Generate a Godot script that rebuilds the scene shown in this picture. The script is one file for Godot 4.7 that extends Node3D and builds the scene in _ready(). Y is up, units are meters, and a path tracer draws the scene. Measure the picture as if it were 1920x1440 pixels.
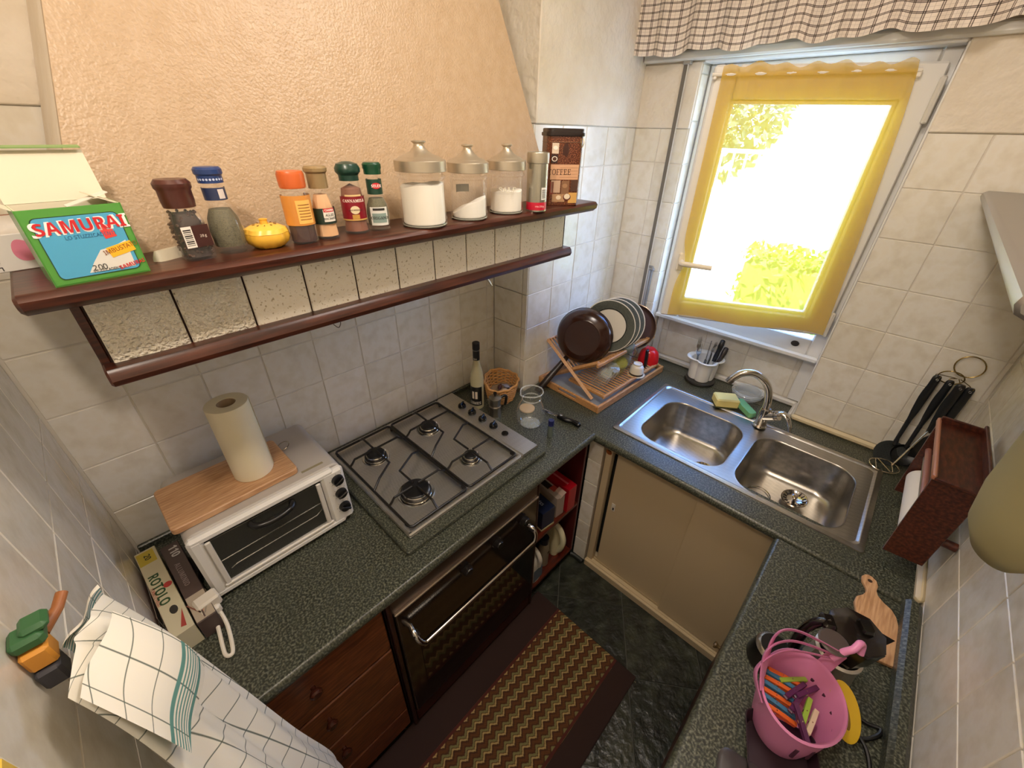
extends Node3D
# A small tiled kitchen corner. x runs along the stove wall towards the window, y is up, z runs from the stove wall into the room.

const XW := 2.12      # window wall
const ZR := 1.662     # right wall
const XC := 1.437     # side of the tiled chimney column
const ZC := 0.2       # front of the column
const CT := 0.87      # stove worktop
const CS := 0.858     # sink worktop
const SH := 1.742     # hood shelf top

var mats := {}
var noises := {}
var rng := RandomNumberGenerator.new()


# ---------------------------------------------------------------- mesh collector
class M:
	var p := PackedVector3Array()
	var u := PackedVector2Array()
	var T := Transform3D()

	func tri(a: Vector3, b: Vector3, c: Vector3, ua := Vector2.ZERO, ub := Vector2.ZERO, uc := Vector2.ZERO) -> void:
		p.append(T * a); p.append(T * b); p.append(T * c)
		u.append(ua); u.append(ub); u.append(uc)

	func quad(a: Vector3, b: Vector3, c: Vector3, d: Vector3, ua := Vector2(0, 1), ub := Vector2(1, 1), uc := Vector2(1, 0), ud := Vector2(0, 0)) -> void:
		tri(a, b, c, ua, ub, uc)
		tri(a, c, d, ua, uc, ud)

	func box(c: Vector3, s: Vector3, bev := 0.0, R := Basis()) -> M:
		var h := s * 0.5
		var e := minf(bev, minf(h.x, minf(h.y, h.z)) * 0.98)
		var corner := func(ax: int, sx: float, sy: float, sz: float) -> Vector3:
			var q := Vector3(sx * h.x, sy * h.y, sz * h.z)
			for k in 3:
				if k != ax:
					q[k] -= signf(q[k]) * e
			return c + R * q
		for ax in 3:
			var b := (ax + 1) % 3
			var d := (ax + 2) % 3
			for s1 in [-1.0, 1.0]:
				var f := []
				for w in [[-1, -1], [1, -1], [1, 1], [-1, 1]]:
					var g := Vector3()
					g[ax] = s1; g[b] = w[0]; g[d] = w[1]
					f.append(corner.call(ax, g.x, g.y, g.z))
				if s1 < 0:
					f.reverse()
				quad(f[0], f[1], f[2], f[3])
			if e > 0:
				for s1 in [-1.0, 1.0]:
					for s2 in [-1.0, 1.0]:
						var g0 := Vector3(); var g1 := Vector3()
						g0[b] = s1; g0[d] = s2; g0[ax] = -1
						g1 = g0; g1[ax] = 1
						var q0: Vector3 = corner.call(b, g0.x, g0.y, g0.z)
						var q1: Vector3 = corner.call(b, g1.x, g1.y, g1.z)
						var q2: Vector3 = corner.call(d, g1.x, g1.y, g1.z)
						var q3: Vector3 = corner.call(d, g0.x, g0.y, g0.z)
						if s1 * s2 > 0:
							quad(q3, q2, q1, q0)
						else:
							quad(q0, q1, q2, q3)
		if e > 0:
			for sx in [-1.0, 1.0]:
				for sy in [-1.0, 1.0]:
					for sz in [-1.0, 1.0]:
						var a: Vector3 = corner.call(0, sx, sy, sz)
						var b2: Vector3 = corner.call(1, sx, sy, sz)
						var d2: Vector3 = corner.call(2, sx, sy, sz)
						if sx * sy * sz > 0:
							tri(a, b2, d2)
						else:
							tri(a, d2, b2)
		return self

	# profile of (radius, height) from bottom to top on the outside
	func lathe(prof: Array, seg := 32, c := Vector3.ZERO, a0 := 0.0, a1 := TAU) -> M:
		for j in seg:
			var t0 := a0 + (a1 - a0) * j / seg
			var t1 := a0 + (a1 - a0) * (j + 1) / seg
			var d0 := Vector3(cos(t0), 0, sin(t0)); var d1 := Vector3(cos(t1), 0, sin(t1))
			for i in prof.size() - 1:
				var A: Vector2 = prof[i]; var B: Vector2 = prof[i + 1]
				var ya := Vector3(0, A.y, 0) + c; var yb := Vector3(0, B.y, 0) + c
				var u0 := float(j) / seg; var u1 := float(j + 1) / seg
				var v0 := float(i) / (prof.size() - 1); var v1 := float(i + 1) / (prof.size() - 1)
				if A.x > 1e-6 and B.x > 1e-6:
					quad(ya + d0 * A.x, yb + d0 * B.x, yb + d1 * B.x, ya + d1 * A.x, Vector2(u0, v0), Vector2(u0, v1), Vector2(u1, v1), Vector2(u1, v0))
				elif A.x > 1e-6:
					tri(ya + d0 * A.x, yb, ya + d1 * A.x, Vector2(u0, v0), Vector2(u0, v1), Vector2(u1, v0))
				elif B.x > 1e-6:
					tri(ya, yb + d0 * B.x, yb + d1 * B.x, Vector2(u0, v0), Vector2(u0, v1), Vector2(u1, v1))
		return self

	func loft(rings: Array, caps := true, closed := true) -> M:
		var n: int = rings[0].size()
		var m := n if closed else n - 1
		for i in rings.size() - 1:
			for j in m:
				var k := (j + 1) % n
				var v0 := float(i) / (rings.size() - 1); var v1 := float(i + 1) / (rings.size() - 1)
				var u0 := float(j) / m; var u1 := float(j + 1) / m
				quad(rings[i][j], rings[i][k], rings[i + 1][k], rings[i + 1][j], Vector2(u0, v0), Vector2(u1, v0), Vector2(u1, v1), Vector2(u0, v1))
		if caps:
			for e in [0, rings.size() - 1]:
				var mid := Vector3.ZERO
				for q in rings[e]:
					mid += q / n
				for j in n:
					var k := (j + 1) % n
					if e == 0:
						tri(mid, rings[e][k], rings[e][j])
					else:
						tri(mid, rings[e][j], rings[e][k])
		return self

	func tube(path: Array, r, seg := 8, closed := false, caps := true, flat := 1.0, upv := Vector3.ZERO) -> M:
		var n := path.size()
		var rings := []
		var nrm := Vector3.ZERO
		for i in n:
			var a: Vector3 = path[(i - 1 + n) % n] if (closed or i > 0) else path[i]
			var b: Vector3 = path[(i + 1) % n] if (closed or i < n - 1) else path[i]
			var t := (b - a).normalized()
			if upv != Vector3.ZERO:
				nrm = upv
			elif nrm == Vector3.ZERO:
				nrm = Vector3.UP if absf(t.y) < 0.9 else Vector3.RIGHT
			nrm = (nrm - t * nrm.dot(t)).normalized()
			var bi := t.cross(nrm)
			var rr: float = r[i] if r is Array else r
			var ring := PackedVector3Array()
			for j in seg:
				var an := TAU * j / seg
				ring.append(path[i] + nrm * cos(an) * rr * flat + bi * sin(an) * rr)
			rings.append(ring)
		if closed:
			rings.append(rings[0])
		return loft(rings, caps and not closed)

	# counter-clockwise outline in xy, extruded from z = 0 to z = d
	func extrude(poly: PackedVector2Array, d: float, xf := Transform3D(), inset := 0.0) -> M:
		var n := poly.size()
		var old := T
		T = T * xf
		var idx := Geometry2D.triangulate_polygon(poly)
		var inner := poly
		if inset > 0.0:
			inner = PackedVector2Array()
			for i in n:
				var e0 := (poly[i] - poly[(i - 1 + n) % n]).normalized()
				var e1 := (poly[(i + 1) % n] - poly[i]).normalized()
				var n0 := Vector2(-e0.y, e0.x); var n1 := Vector2(-e1.y, e1.x)
				var bis := (n0 + n1)
				bis = bis / maxf(bis.dot(n0), 0.3)
				inner.append(poly[i] + bis * inset)
		var lo := Vector2(1e9, 1e9); var hi := Vector2(-1e9, -1e9)
		for q in poly:
			lo = lo.min(q); hi = hi.max(q)
		var uvof := func(q: Vector2) -> Vector2:
			return Vector2((q.x - lo.x) / (hi.x - lo.x), 1.0 - (q.y - lo.y) / (hi.y - lo.y))
		for i in range(0, idx.size(), 3):
			var a := inner[idx[i]]; var b := inner[idx[i + 1]]; var c := inner[idx[i + 2]]
			if (b - a).cross(c - a) < 0:
				var w := b; b = c; c = w
			tri(Vector3(a.x, a.y, d), Vector3(b.x, b.y, d), Vector3(c.x, c.y, d), uvof.call(a), uvof.call(b), uvof.call(c))
			tri(Vector3(a.x, a.y, 0), Vector3(c.x, c.y, 0), Vector3(b.x, b.y, 0), uvof.call(a), uvof.call(c), uvof.call(b))
		for i in n:
			var k := (i + 1) % n
			var z0 := inset; var z1 := d - inset
			quad(Vector3(poly[i].x, poly[i].y, z0), Vector3(poly[k].x, poly[k].y, z0), Vector3(poly[k].x, poly[k].y, z1), Vector3(poly[i].x, poly[i].y, z1))
			if inset > 0.0:
				quad(Vector3(poly[i].x, poly[i].y, z1), Vector3(poly[k].x, poly[k].y, z1), Vector3(inner[k].x, inner[k].y, d), Vector3(inner[i].x, inner[i].y, d))
				quad(Vector3(inner[i].x, inner[i].y, 0), Vector3(inner[k].x, inner[k].y, 0), Vector3(poly[k].x, poly[k].y, z0), Vector3(poly[i].x, poly[i].y, z0))
		T = old
		return self

	# open sheet from a function of (s, t)
	func sheet(nu: int, nv: int, f: Callable, fu = null) -> M:
		var g := []
		for j in nv + 1:
			var row := PackedVector3Array()
			for i in nu + 1:
				row.append(f.call(float(i) / nu, float(j) / nv))
			g.append(row)
		for j in nv:
			for i in nu:
				var q := [Vector2(i, j), Vector2(i + 1, j), Vector2(i + 1, j + 1), Vector2(i, j + 1)]
				var w := []
				for z in q:
					var st := Vector2(z.x / nu, z.y / nv)
					w.append(fu.call(st.x, st.y) if fu != null else st)
				quad(g[j][i], g[j][i + 1], g[j + 1][i + 1], g[j + 1][i], w[0], w[1], w[2], w[3])
		return self

	func mesh(angle := 38.0) -> ArrayMesh:
		var n := p.size()
		var fn := PackedVector3Array(); fn.resize(n / 3)
		var at := {}
		for i in n / 3:
			var a := p[i * 3]
			fn[i] = (p[i * 3 + 1] - a).cross(p[i * 3 + 2] - a)
			for k in 3:
				var key := Vector3i((p[i * 3 + k] * 20000.0).round())
				if at.has(key):
					at[key].append(i)
				else:
					at[key] = [i]
		var lim := cos(deg_to_rad(angle))
		var unit := PackedVector3Array(); unit.resize(n / 3)
		for i in n / 3:
			unit[i] = fn[i].normalized()
		var pv := PackedVector3Array(); var nv := PackedVector3Array(); var uvv := PackedVector2Array()
		for i in n / 3:
			if fn[i].length_squared() < 1e-20:
				continue
			for k in [0, 2, 1]:
				var key := Vector3i((p[i * 3 + k] * 20000.0).round())
				var s := Vector3.ZERO
				for o in at[key]:
					if unit[o].dot(unit[i]) > lim:
						s += fn[o]
				pv.append(p[i * 3 + k]); nv.append(s.normalized()); uvv.append(u[i * 3 + k])
		var arr := []
		arr.resize(Mesh.ARRAY_MAX)
		arr[Mesh.ARRAY_VERTEX] = pv; arr[Mesh.ARRAY_NORMAL] = nv; arr[Mesh.ARRAY_TEX_UV] = uvv
		var am := ArrayMesh.new()
		am.add_surface_from_arrays(Mesh.PRIMITIVE_TRIANGLES, arr)
		return am


# ---------------------------------------------------------------- scene helpers
func numbered(called: String) -> String:
	if not has_node(NodePath(called)):
		return called
	var k := 1
	while has_node(NodePath("%s_%03d" % [called, k])):
		k += 1
	return "%s_%03d" % [called, k]


func tag(o: Node3D, label: String, category: String, group := "") -> Node3D:
	o.set_meta("label", label)
	o.set_meta("category", category)
	if group:
		o.set_meta("group", group)
	return o


func thing(called: String, label: String, category: String, at := Vector3.ZERO, turn := 0.0, group := "") -> Node3D:
	var o := Node3D.new()
	o.name = numbered(called)
	add_child(o)
	o.position = at
	o.rotation.y = turn
	return tag(o, label, category, group)


func part(called: String, m, mat: Material, parent: Node3D, label := "", angle := 38.0) -> MeshInstance3D:
	var o := MeshInstance3D.new()
	o.name = called
	o.mesh = m.mesh(angle) if m is M else m
	o.material_override = mat
	parent.add_child(o, true)
	if label:
		o.set_meta("label", label)
	return o


func solo(called: String, m, mat: Material, label: String, category: String, at := Vector3.ZERO, turn := 0.0, group := "") -> MeshInstance3D:
	var o := MeshInstance3D.new()
	o.name = numbered(called)
	o.mesh = m.mesh() if m is M else m
	o.material_override = mat
	add_child(o)
	o.position = at
	o.rotation.y = turn
	tag(o, label, category, group)
	return o


func struct(called: String, m, mat: Material) -> MeshInstance3D:
	var o := MeshInstance3D.new()
	o.name = called
	o.mesh = m.mesh() if m is M else m
	o.material_override = mat
	add_child(o)
	o.set_meta("kind", "structure")
	return o


func copy(o: Node3D, label: String, at: Vector3, turn := 0.0) -> Node3D:
	var c: Node3D = o.duplicate()
	var base := String(o.name)
	if base.length() > 4 and base[base.length() - 4] == "_" and base.right(3).is_valid_int():
		base = base.left(base.length() - 4)
	c.name = numbered(base)
	add_child(c)
	c.position = at
	c.rotation.y = turn
	c.set_meta("label", label)
	return c


func mt(hex: String, rough := 0.5, metal := 0.0, spec := 0.5) -> StandardMaterial3D:
	var key := "%s %.3f %.2f %.2f" % [hex, rough, metal, spec]
	if mats.has(key):
		return mats[key]
	var m := StandardMaterial3D.new()
	m.albedo_color = Color(hex)
	m.roughness = rough
	m.metallic = metal
	m.metallic_specular = spec
	mats[key] = m
	return m


func noise_tex(key: String, freq: float, ramp: Array, octaves := 4, size := 512, kind := FastNoiseLite.TYPE_SIMPLEX_SMOOTH, bump := 0.0) -> NoiseTexture2D:
	if noises.has(key):
		return noises[key]
	var n := FastNoiseLite.new()
	n.seed = key.hash() % 1000
	n.noise_type = kind
	n.frequency = freq
	n.fractal_octaves = octaves
	var t := NoiseTexture2D.new()
	t.width = size
	t.height = size
	t.seamless = true
	t.noise = n
	if bump > 0.0:
		t.as_normal_map = true
		t.bump_strength = bump
	if ramp.size():
		var g := Gradient.new()
		var offs := PackedFloat32Array(); var cols := PackedColorArray()
		for r in ramp:
			offs.append(r[0]); cols.append(Color(r[1]))
		g.offsets = offs
		g.colors = cols
		t.color_ramp = g
	noises[key] = t
	return t


# a surface patterned by noise; repeat = metres per repeat along x, y, z
func patterned(key: String, tex: Texture2D, repeat: Vector3, rough := 0.5, tint := "ffffff", world := true, nrm: Texture2D = null, nscale := 1.0, metal := 0.0) -> StandardMaterial3D:
	if mats.has(key):
		return mats[key]
	var m := StandardMaterial3D.new()
	m.albedo_color = Color(tint)
	m.albedo_texture = tex
	m.roughness = rough
	m.metallic = metal
	m.uv1_triplanar = true
	m.uv1_world_triplanar = world
	m.uv1_scale = Vector3(1.0 / repeat.x, 1.0 / repeat.y, 1.0 / repeat.z)
	if nrm:
		m.normal_enabled = true
		m.normal_texture = nrm
		m.normal_scale = nscale
	mats[key] = m
	return m


func picture(im: Image, rough := 0.5) -> StandardMaterial3D:
	var m := StandardMaterial3D.new()
	m.albedo_texture = ImageTexture.create_from_image(im)
	m.roughness = rough
	return m


func glass_mat(hex: String, alpha := 0.06) -> StandardMaterial3D:
	var key := "glass " + hex + str(alpha)
	if mats.has(key):
		return mats[key]
	var m := StandardMaterial3D.new()
	var c := Color(hex)
	c.a = alpha
	m.albedo_color = c
	m.transparency = BaseMaterial3D.TRANSPARENCY_ALPHA
	m.roughness = 0.03
	mats[key] = m
	return m


# printed or embossed words: a thin solid of letters, bent round a cylinder when bend > 0
func words(txt: String, height: float, mat: Material, parent: Node3D, xf: Transform3D, bend := 0.0, bold := false, serif := false, wide := 1.0, called := "lettering") -> MeshInstance3D:
	var tm := TextMesh.new()
	var f := SystemFont.new()
	f.font_names = PackedStringArray(["Droid Serif" if serif else "Droid Sans"])
	if bold:
		f.font_weight = 700
	tm.font = f
	tm.text = txt
	tm.font_size = 32
	tm.pixel_size = height / 24.0
	tm.depth = 0.0004
	tm.curve_step = 3.0
	var arr := tm.get_mesh_arrays()
	if arr.is_empty():
		return null
	var v: PackedVector3Array = arr[Mesh.ARRAY_VERTEX]
	var nn: PackedVector3Array = arr[Mesh.ARRAY_NORMAL]
	for i in v.size():
		var q := v[i]
		q.x *= wide
		if bend > 0.0:
			var th := q.x / bend
			v[i] = Vector3((bend + q.z) * sin(th), q.y, (bend + q.z) * cos(th) - bend)
			nn[i] = nn[i].rotated(Vector3.UP, th)
		else:
			v[i] = q
	var out := []
	out.resize(Mesh.ARRAY_MAX)
	out[Mesh.ARRAY_VERTEX] = v
	out[Mesh.ARRAY_NORMAL] = nn
	out[Mesh.ARRAY_INDEX] = arr[Mesh.ARRAY_INDEX]
	var am := ArrayMesh.new()
	am.add_surface_from_arrays(Mesh.PRIMITIVE_TRIANGLES, out)
	var o := part(called, am, mat, parent)
	o.transform = xf
	return o


func at_xf(pos: Vector3, R := Basis()) -> Transform3D:
	return Transform3D(R, pos)


func circle(r: float, n: int, c := Vector2.ZERO, sx := 1.0, sy := 1.0) -> PackedVector2Array:
	var o := PackedVector2Array()
	for i in n:
		var a := TAU * i / n
		o.append(c + Vector2(cos(a) * r * sx, sin(a) * r * sy))
	return o


func rrect(w: float, h: float, r: float, n := 5, c := Vector2.ZERO) -> PackedVector2Array:
	var o := PackedVector2Array()
	for q in [[1, 1, 0.0], [-1, 1, PI / 2], [-1, -1, PI], [1, -1, PI * 1.5]]:
		for i in n + 1:
			var a: float = q[2] + PI / 2 * i / n
			o.append(c + Vector2(q[0] * (w / 2 - r) + cos(a) * r, q[1] * (h / 2 - r) + sin(a) * r))
	return o


func smooth_path(pts: Array, per := 6, closed := false) -> Array:
	var out := []
	var n := pts.size()
	var m := n if closed else n - 1
	for i in m:
		var p0: Vector3 = pts[(i - 1 + n) % n] if (closed or i > 0) else pts[0]
		var p1: Vector3 = pts[i]
		var p2: Vector3 = pts[(i + 1) % n]
		var p3: Vector3 = pts[(i + 2) % n] if (closed or i < n - 2) else pts[n - 1]
		for k in per:
			out.append(p1.cubic_interpolate(p2, p0, p3, float(k) / per))
	if not closed:
		out.append(pts[n - 1])
	return out


# wall or floor tiles as single pieces: U across, V up, N out of the wall (U x V = N)
func tiles(parent: Node3D, O: Vector3, U: Vector3, V: Vector3, us: Array, vs: Array, tm: Array, skip = null, gap := 0.003, thick := 0.006) -> void:
	var N := U.cross(V)
	var shapes := {}
	for i in us.size() - 1:
		for j in vs.size() - 1:
			if skip != null and skip.call(i, j):
				continue
			var w: float = us[i + 1] - us[i] - gap
			var h: float = vs[j + 1] - vs[j] - gap
			if w < 0.004 or h < 0.004:
				continue
			var key := Vector2i(roundi(w * 2000), roundi(h * 2000))
			if not shapes.has(key):
				shapes[key] = M.new().box(Vector3.ZERO, Vector3(w, h, thick), 0.0014).mesh(20.0)
			var o := MeshInstance3D.new()
			o.name = "tile"
			o.mesh = shapes[key]
			o.material_override = tm[rng.randi() % tm.size()]
			parent.add_child(o, true)
			o.transform = Transform3D(Basis(U, V, N), O + U * (us[i] + us[i + 1]) / 2 + V * (vs[j] + vs[j + 1]) / 2 + N * (rng.randf_range(-0.0004, 0.0004) - 0.0042))


func steps(a: float, b: float, first: float, pitch: float) -> Array:
	var o := [a]
	var x := first
	while x > a + 0.012:
		x -= pitch
	x += pitch if x <= a + 0.012 else 0.0
	while x < b - 0.012:
		o.append(x)
		x += pitch
	o.append(b)
	return o


func _ready() -> void:
	rng.seed = 7
	# ---- camera
	var cam := Camera3D.new()
	cam.name = "camera"
	var R := Vector3(0.6894319, 0.0209143, 0.7240485)
	var U := Vector3(0.3702903, 0.8489256, -0.3771081)
	var F := Vector3(0.6225502, -0.5280985, -0.577532)
	cam.transform = Transform3D(Basis(R, U, -F).orthonormalized(), Vector3(0.18963, 1.91717, 1.27754))
	cam.fov = 86.5526
	cam.near = 0.02
	add_child(cam)
	# ---- sky, exposure
	var env := Environment.new()
	env.background_mode = Environment.BG_SKY
	var sky := Sky.new()
	var sm := ProceduralSkyMaterial.new()
	sm.sky_top_color = Color("5f8fdc")
	sm.sky_horizon_color = Color("c4d8f5")
	sm.ground_horizon_color = Color("b9c4cc")
	sm.ground_bottom_color = Color("8c9088")
	sm.sky_energy_multiplier = 1.0
	sky.sky_material = sm
	env.sky = sky
	env.background_energy_multiplier = 60.0
	env.tonemap_mode = Environment.TONE_MAPPER_LINEAR
	env.tonemap_exposure = 0.27
	env.sdfgi_enabled = true
	env.ssao_enabled = true
	env.ssil_enabled = true
	var we := WorldEnvironment.new()
	we.name = "world"
	we.environment = env
	add_child(we)
	# ---- sun on the far side of the building: it lights the terrace outside, not the kitchen
	var sun := DirectionalLight3D.new()
	sun.name = "sun"
	sun.light_color = Color("fff3df")
	sun.light_energy = 70.0
	sun.sky_mode = DirectionalLight3D.SKY_MODE_LIGHT_ONLY
	sun.shadow_enabled = true
	add_child(sun)
	sun.look_at_from_position(Vector3.ZERO, Vector3(0.45, -0.85, 0.3))
	# ---- lamps of the room
	lamps()
	materials()
	room()
	window_wall()
	outside()
	hood()
	shelf_goods()
	units()
	hob_and_oven()
	stove_counter_goods()
	sink_counter()
	dish_rack()
	utensils()
	right_counter()
	towel_and_rug()


func lamps() -> void:
	var w := thing("wall_lamp", "frosted glass globe lamp high on the left wall", "lamp", Vector3(0.0, 2.4, 1.05))
	part("base", M.new().box(Vector3(0.012, 0, 0), Vector3(0.024, 0.09, 0.09), 0.006), mt("d8d2c6", 0.4), w)
	var g := StandardMaterial3D.new()
	g.albedo_color = Color("fff2dc")
	g.emission_enabled = true
	g.emission = Color("ffd9a0")
	g.emission_energy_multiplier = 3.0
	part("globe_bulb", M.new().lathe([Vector2(0, -0.035), Vector2(0.02, -0.03), Vector2(0.035, -0.01), Vector2(0.035, 0.01), Vector2(0.02, 0.03), Vector2(0, 0.035)], 20, Vector3(0.07, 0, 0)), g, w)
	var o := OmniLight3D.new()
	o.name = "lamp_light"
	o.light_color = Color("fff0e0")
	o.light_energy = 1.9
	o.light_size = 0.035
	o.omni_range = 8.0
	o.omni_attenuation = 2.0
	o.shadow_enabled = true
	w.add_child(o)
	o.position = Vector3(0.07, 0, 0)
	var c := thing("ceiling_lamp", "flat round ceiling lamp in the middle of the kitchen ceiling", "lamp", Vector3(0.95, 2.7, 1.0))
	part("base", M.new().lathe([Vector2(0, -0.02), Vector2(0.2, -0.02), Vector2(0.2, 0), Vector2(0, 0)], 32), mt("e8e4da", 0.4), c)
	var g2: StandardMaterial3D = g.duplicate()
	g2.emission_energy_multiplier = 1.2
	part("diffuser_lamp", M.new().lathe([Vector2(0, -0.06), Vector2(0.1, -0.055), Vector2(0.17, -0.04), Vector2(0.19, -0.02)], 32), g2, c)
	var a := AreaLight3D.new()
	a.name = "ceiling_light"
	a.area_size = Vector2(0.34, 0.34)
	a.light_color = Color("fff4ea")
	a.light_energy = 4.0
	a.area_range = 8.0
	a.shadow_enabled = true
	c.add_child(a)
	a.position = Vector3(0, -0.075, 0)
	a.rotation_degrees.x = -90


func materials() -> void:
	# wall tiles: pale cream with faint grey clouds
	for k in 4:
		var base: String = ["e9e3d6", "e6dfd0", "ece6da", "e3ddd0"][k]
		var m := patterned("wall_tile_%d" % k, noise_tex("tile_cloud", 0.012, [[0.0, "efebe4"], [0.35, "f9f7f2"], [0.6, "ffffff"], [1.0, "fcf9f4"]], 5), Vector3(0.43 + 0.07 * k, 0.5, 0.47), 0.22, base, true, noise_tex("tile_relief", 0.02, [], 4, 512, FastNoiseLite.TYPE_SIMPLEX_SMOOTH, 3.0), 0.12)
		mats["wall_tile_%d" % k] = m
	patterned("plaster", noise_tex("plaster_tone", 0.01, [[0.0, "f1ece2"], [1.0, "ffffff"]]), Vector3(1, 1, 1), 0.75, "e9e0d2", true, noise_tex("plaster_bump", 0.05, [], 4, 512, FastNoiseLite.TYPE_SIMPLEX_SMOOTH, 6.0), 0.3)
	patterned("hood_plaster", noise_tex("plaster_tone", 0.01, []), Vector3(1, 1, 1), 0.42, "b39b7e", true, noise_tex("hood_bump", 0.05, [], 2, 512, FastNoiseLite.TYPE_SIMPLEX_SMOOTH, 8.0), 0.3)
	mats["hood_plaster"].uv1_scale = Vector3(5.5, 5.5, 5.5)
	patterned("hood_tile_rough", noise_tex("plaster_tone", 0.01, []), Vector3(1, 1, 1), 0.3, "f0eadb", true, noise_tex("hood_tile_bump", 0.06, [], 3, 512, FastNoiseLite.TYPE_SIMPLEX_SMOOTH, 14.0), 0.9)
	mats["hood_tile_rough"].uv1_scale = Vector3(4, 4, 4)
	patterned("hood_tile", noise_tex("speck_tile", 0.11, [[0.0, "a59c86"], [0.2, "d8d0bc"], [0.27, "ffffff"], [1.0, "fbf8f0"]], 2), Vector3(0.5, 0.5, 0.5), 0.3, "eee8da", true)
	# worktop: mottled green grey laminate
	patterned("worktop", noise_tex("worktop_speck", 0.055, [[0.0, "1f211d"], [0.3, "363932"], [0.5, "54574d"], [0.66, "77796c"], [0.8, "93948a"], [1.0, "a8a89c"]], 5, 1024), Vector3(0.42, 0.42, 0.42), 0.34, "c2c2b6", true)
	# woods
	patterned("mahogany", noise_tex("wood_grain_dark", 0.02, [[0.0, "2a140e"], [0.4, "48261a"], [0.6, "583122"], [1.0, "734634"]], 5), Vector3(1.4, 0.09, 0.12), 0.32, "d2b9ac", true)
	patterned("cabinet_wood", noise_tex("wood_grain_red", 0.02, [[0.0, "3f2010"], [0.4, "5a301a"], [0.65, "6b3c22"], [1.0, "834d2d"]], 5), Vector3(0.9, 0.13, 0.2), 0.3, "ffffff", true)
	patterned("red_board", noise_tex("wood_grain_red", 0.02, []), Vector3(0.9, 0.2, 0.2), 0.35, "d08a78", true)
	patterned("rack_wood", noise_tex("wood_grain_dark", 0.02, []), Vector3(0.5, 0.1, 0.12), 0.38, "e0bdb0", true)
	patterned("bamboo", noise_tex("wood_grain_pale", 0.02, [[0.0, "a07a50"], [0.45, "c29b6d"], [0.7, "d2ae82"], [1.0, "dfc09a"]], 5), Vector3(0.5, 0.05, 0.05), 0.42, "f1dcc4", true)
	patterned("beech", noise_tex("wood_grain_beech", 0.018, [[0.0, "b08d6a"], [0.4, "c8a684"], [0.7, "d6b796"], [1.0, "e0c6a8"]], 5), Vector3(0.8, 0.2, 0.07), 0.45, "f6e2cc", true)
	# slate floor
	for k in 3:
		patterned("slate_%d" % k, noise_tex("slate_cloud", 0.012, [[0.0, "1f221d"], [0.4, "33372f"], [0.7, "454a40"], [1.0, "5a5c50"]], 5), Vector3(0.6 + 0.1 * k, 0.6, 0.5 + 0.1 * k), 0.35, ["b5b6ac", "a2a69c", "c2c0b2"][k], true, noise_tex("slate_bump", 0.02, [], 5, 512, FastNoiseLite.TYPE_SIMPLEX_SMOOTH, 8.0), 0.4)
	# brushed steel
	patterned("steel", noise_tex("brush", 0.02, [[0.0, "c9c9c7"], [1.0, "ffffff"]], 4), Vector3(0.01, 0.3, 0.3), 0.42, "ddd8ce", true, null, 1.0, 1.0)
	patterned("sink_steel", noise_tex("brush", 0.02, []), Vector3(0.02, 0.3, 0.4), 0.3, "cdc8c0", true, null, 1.0, 1.0)


func wall_tiles() -> Array:
	return [mats["wall_tile_0"], mats["wall_tile_1"], mats["wall_tile_2"], mats["wall_tile_3"]]


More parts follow.
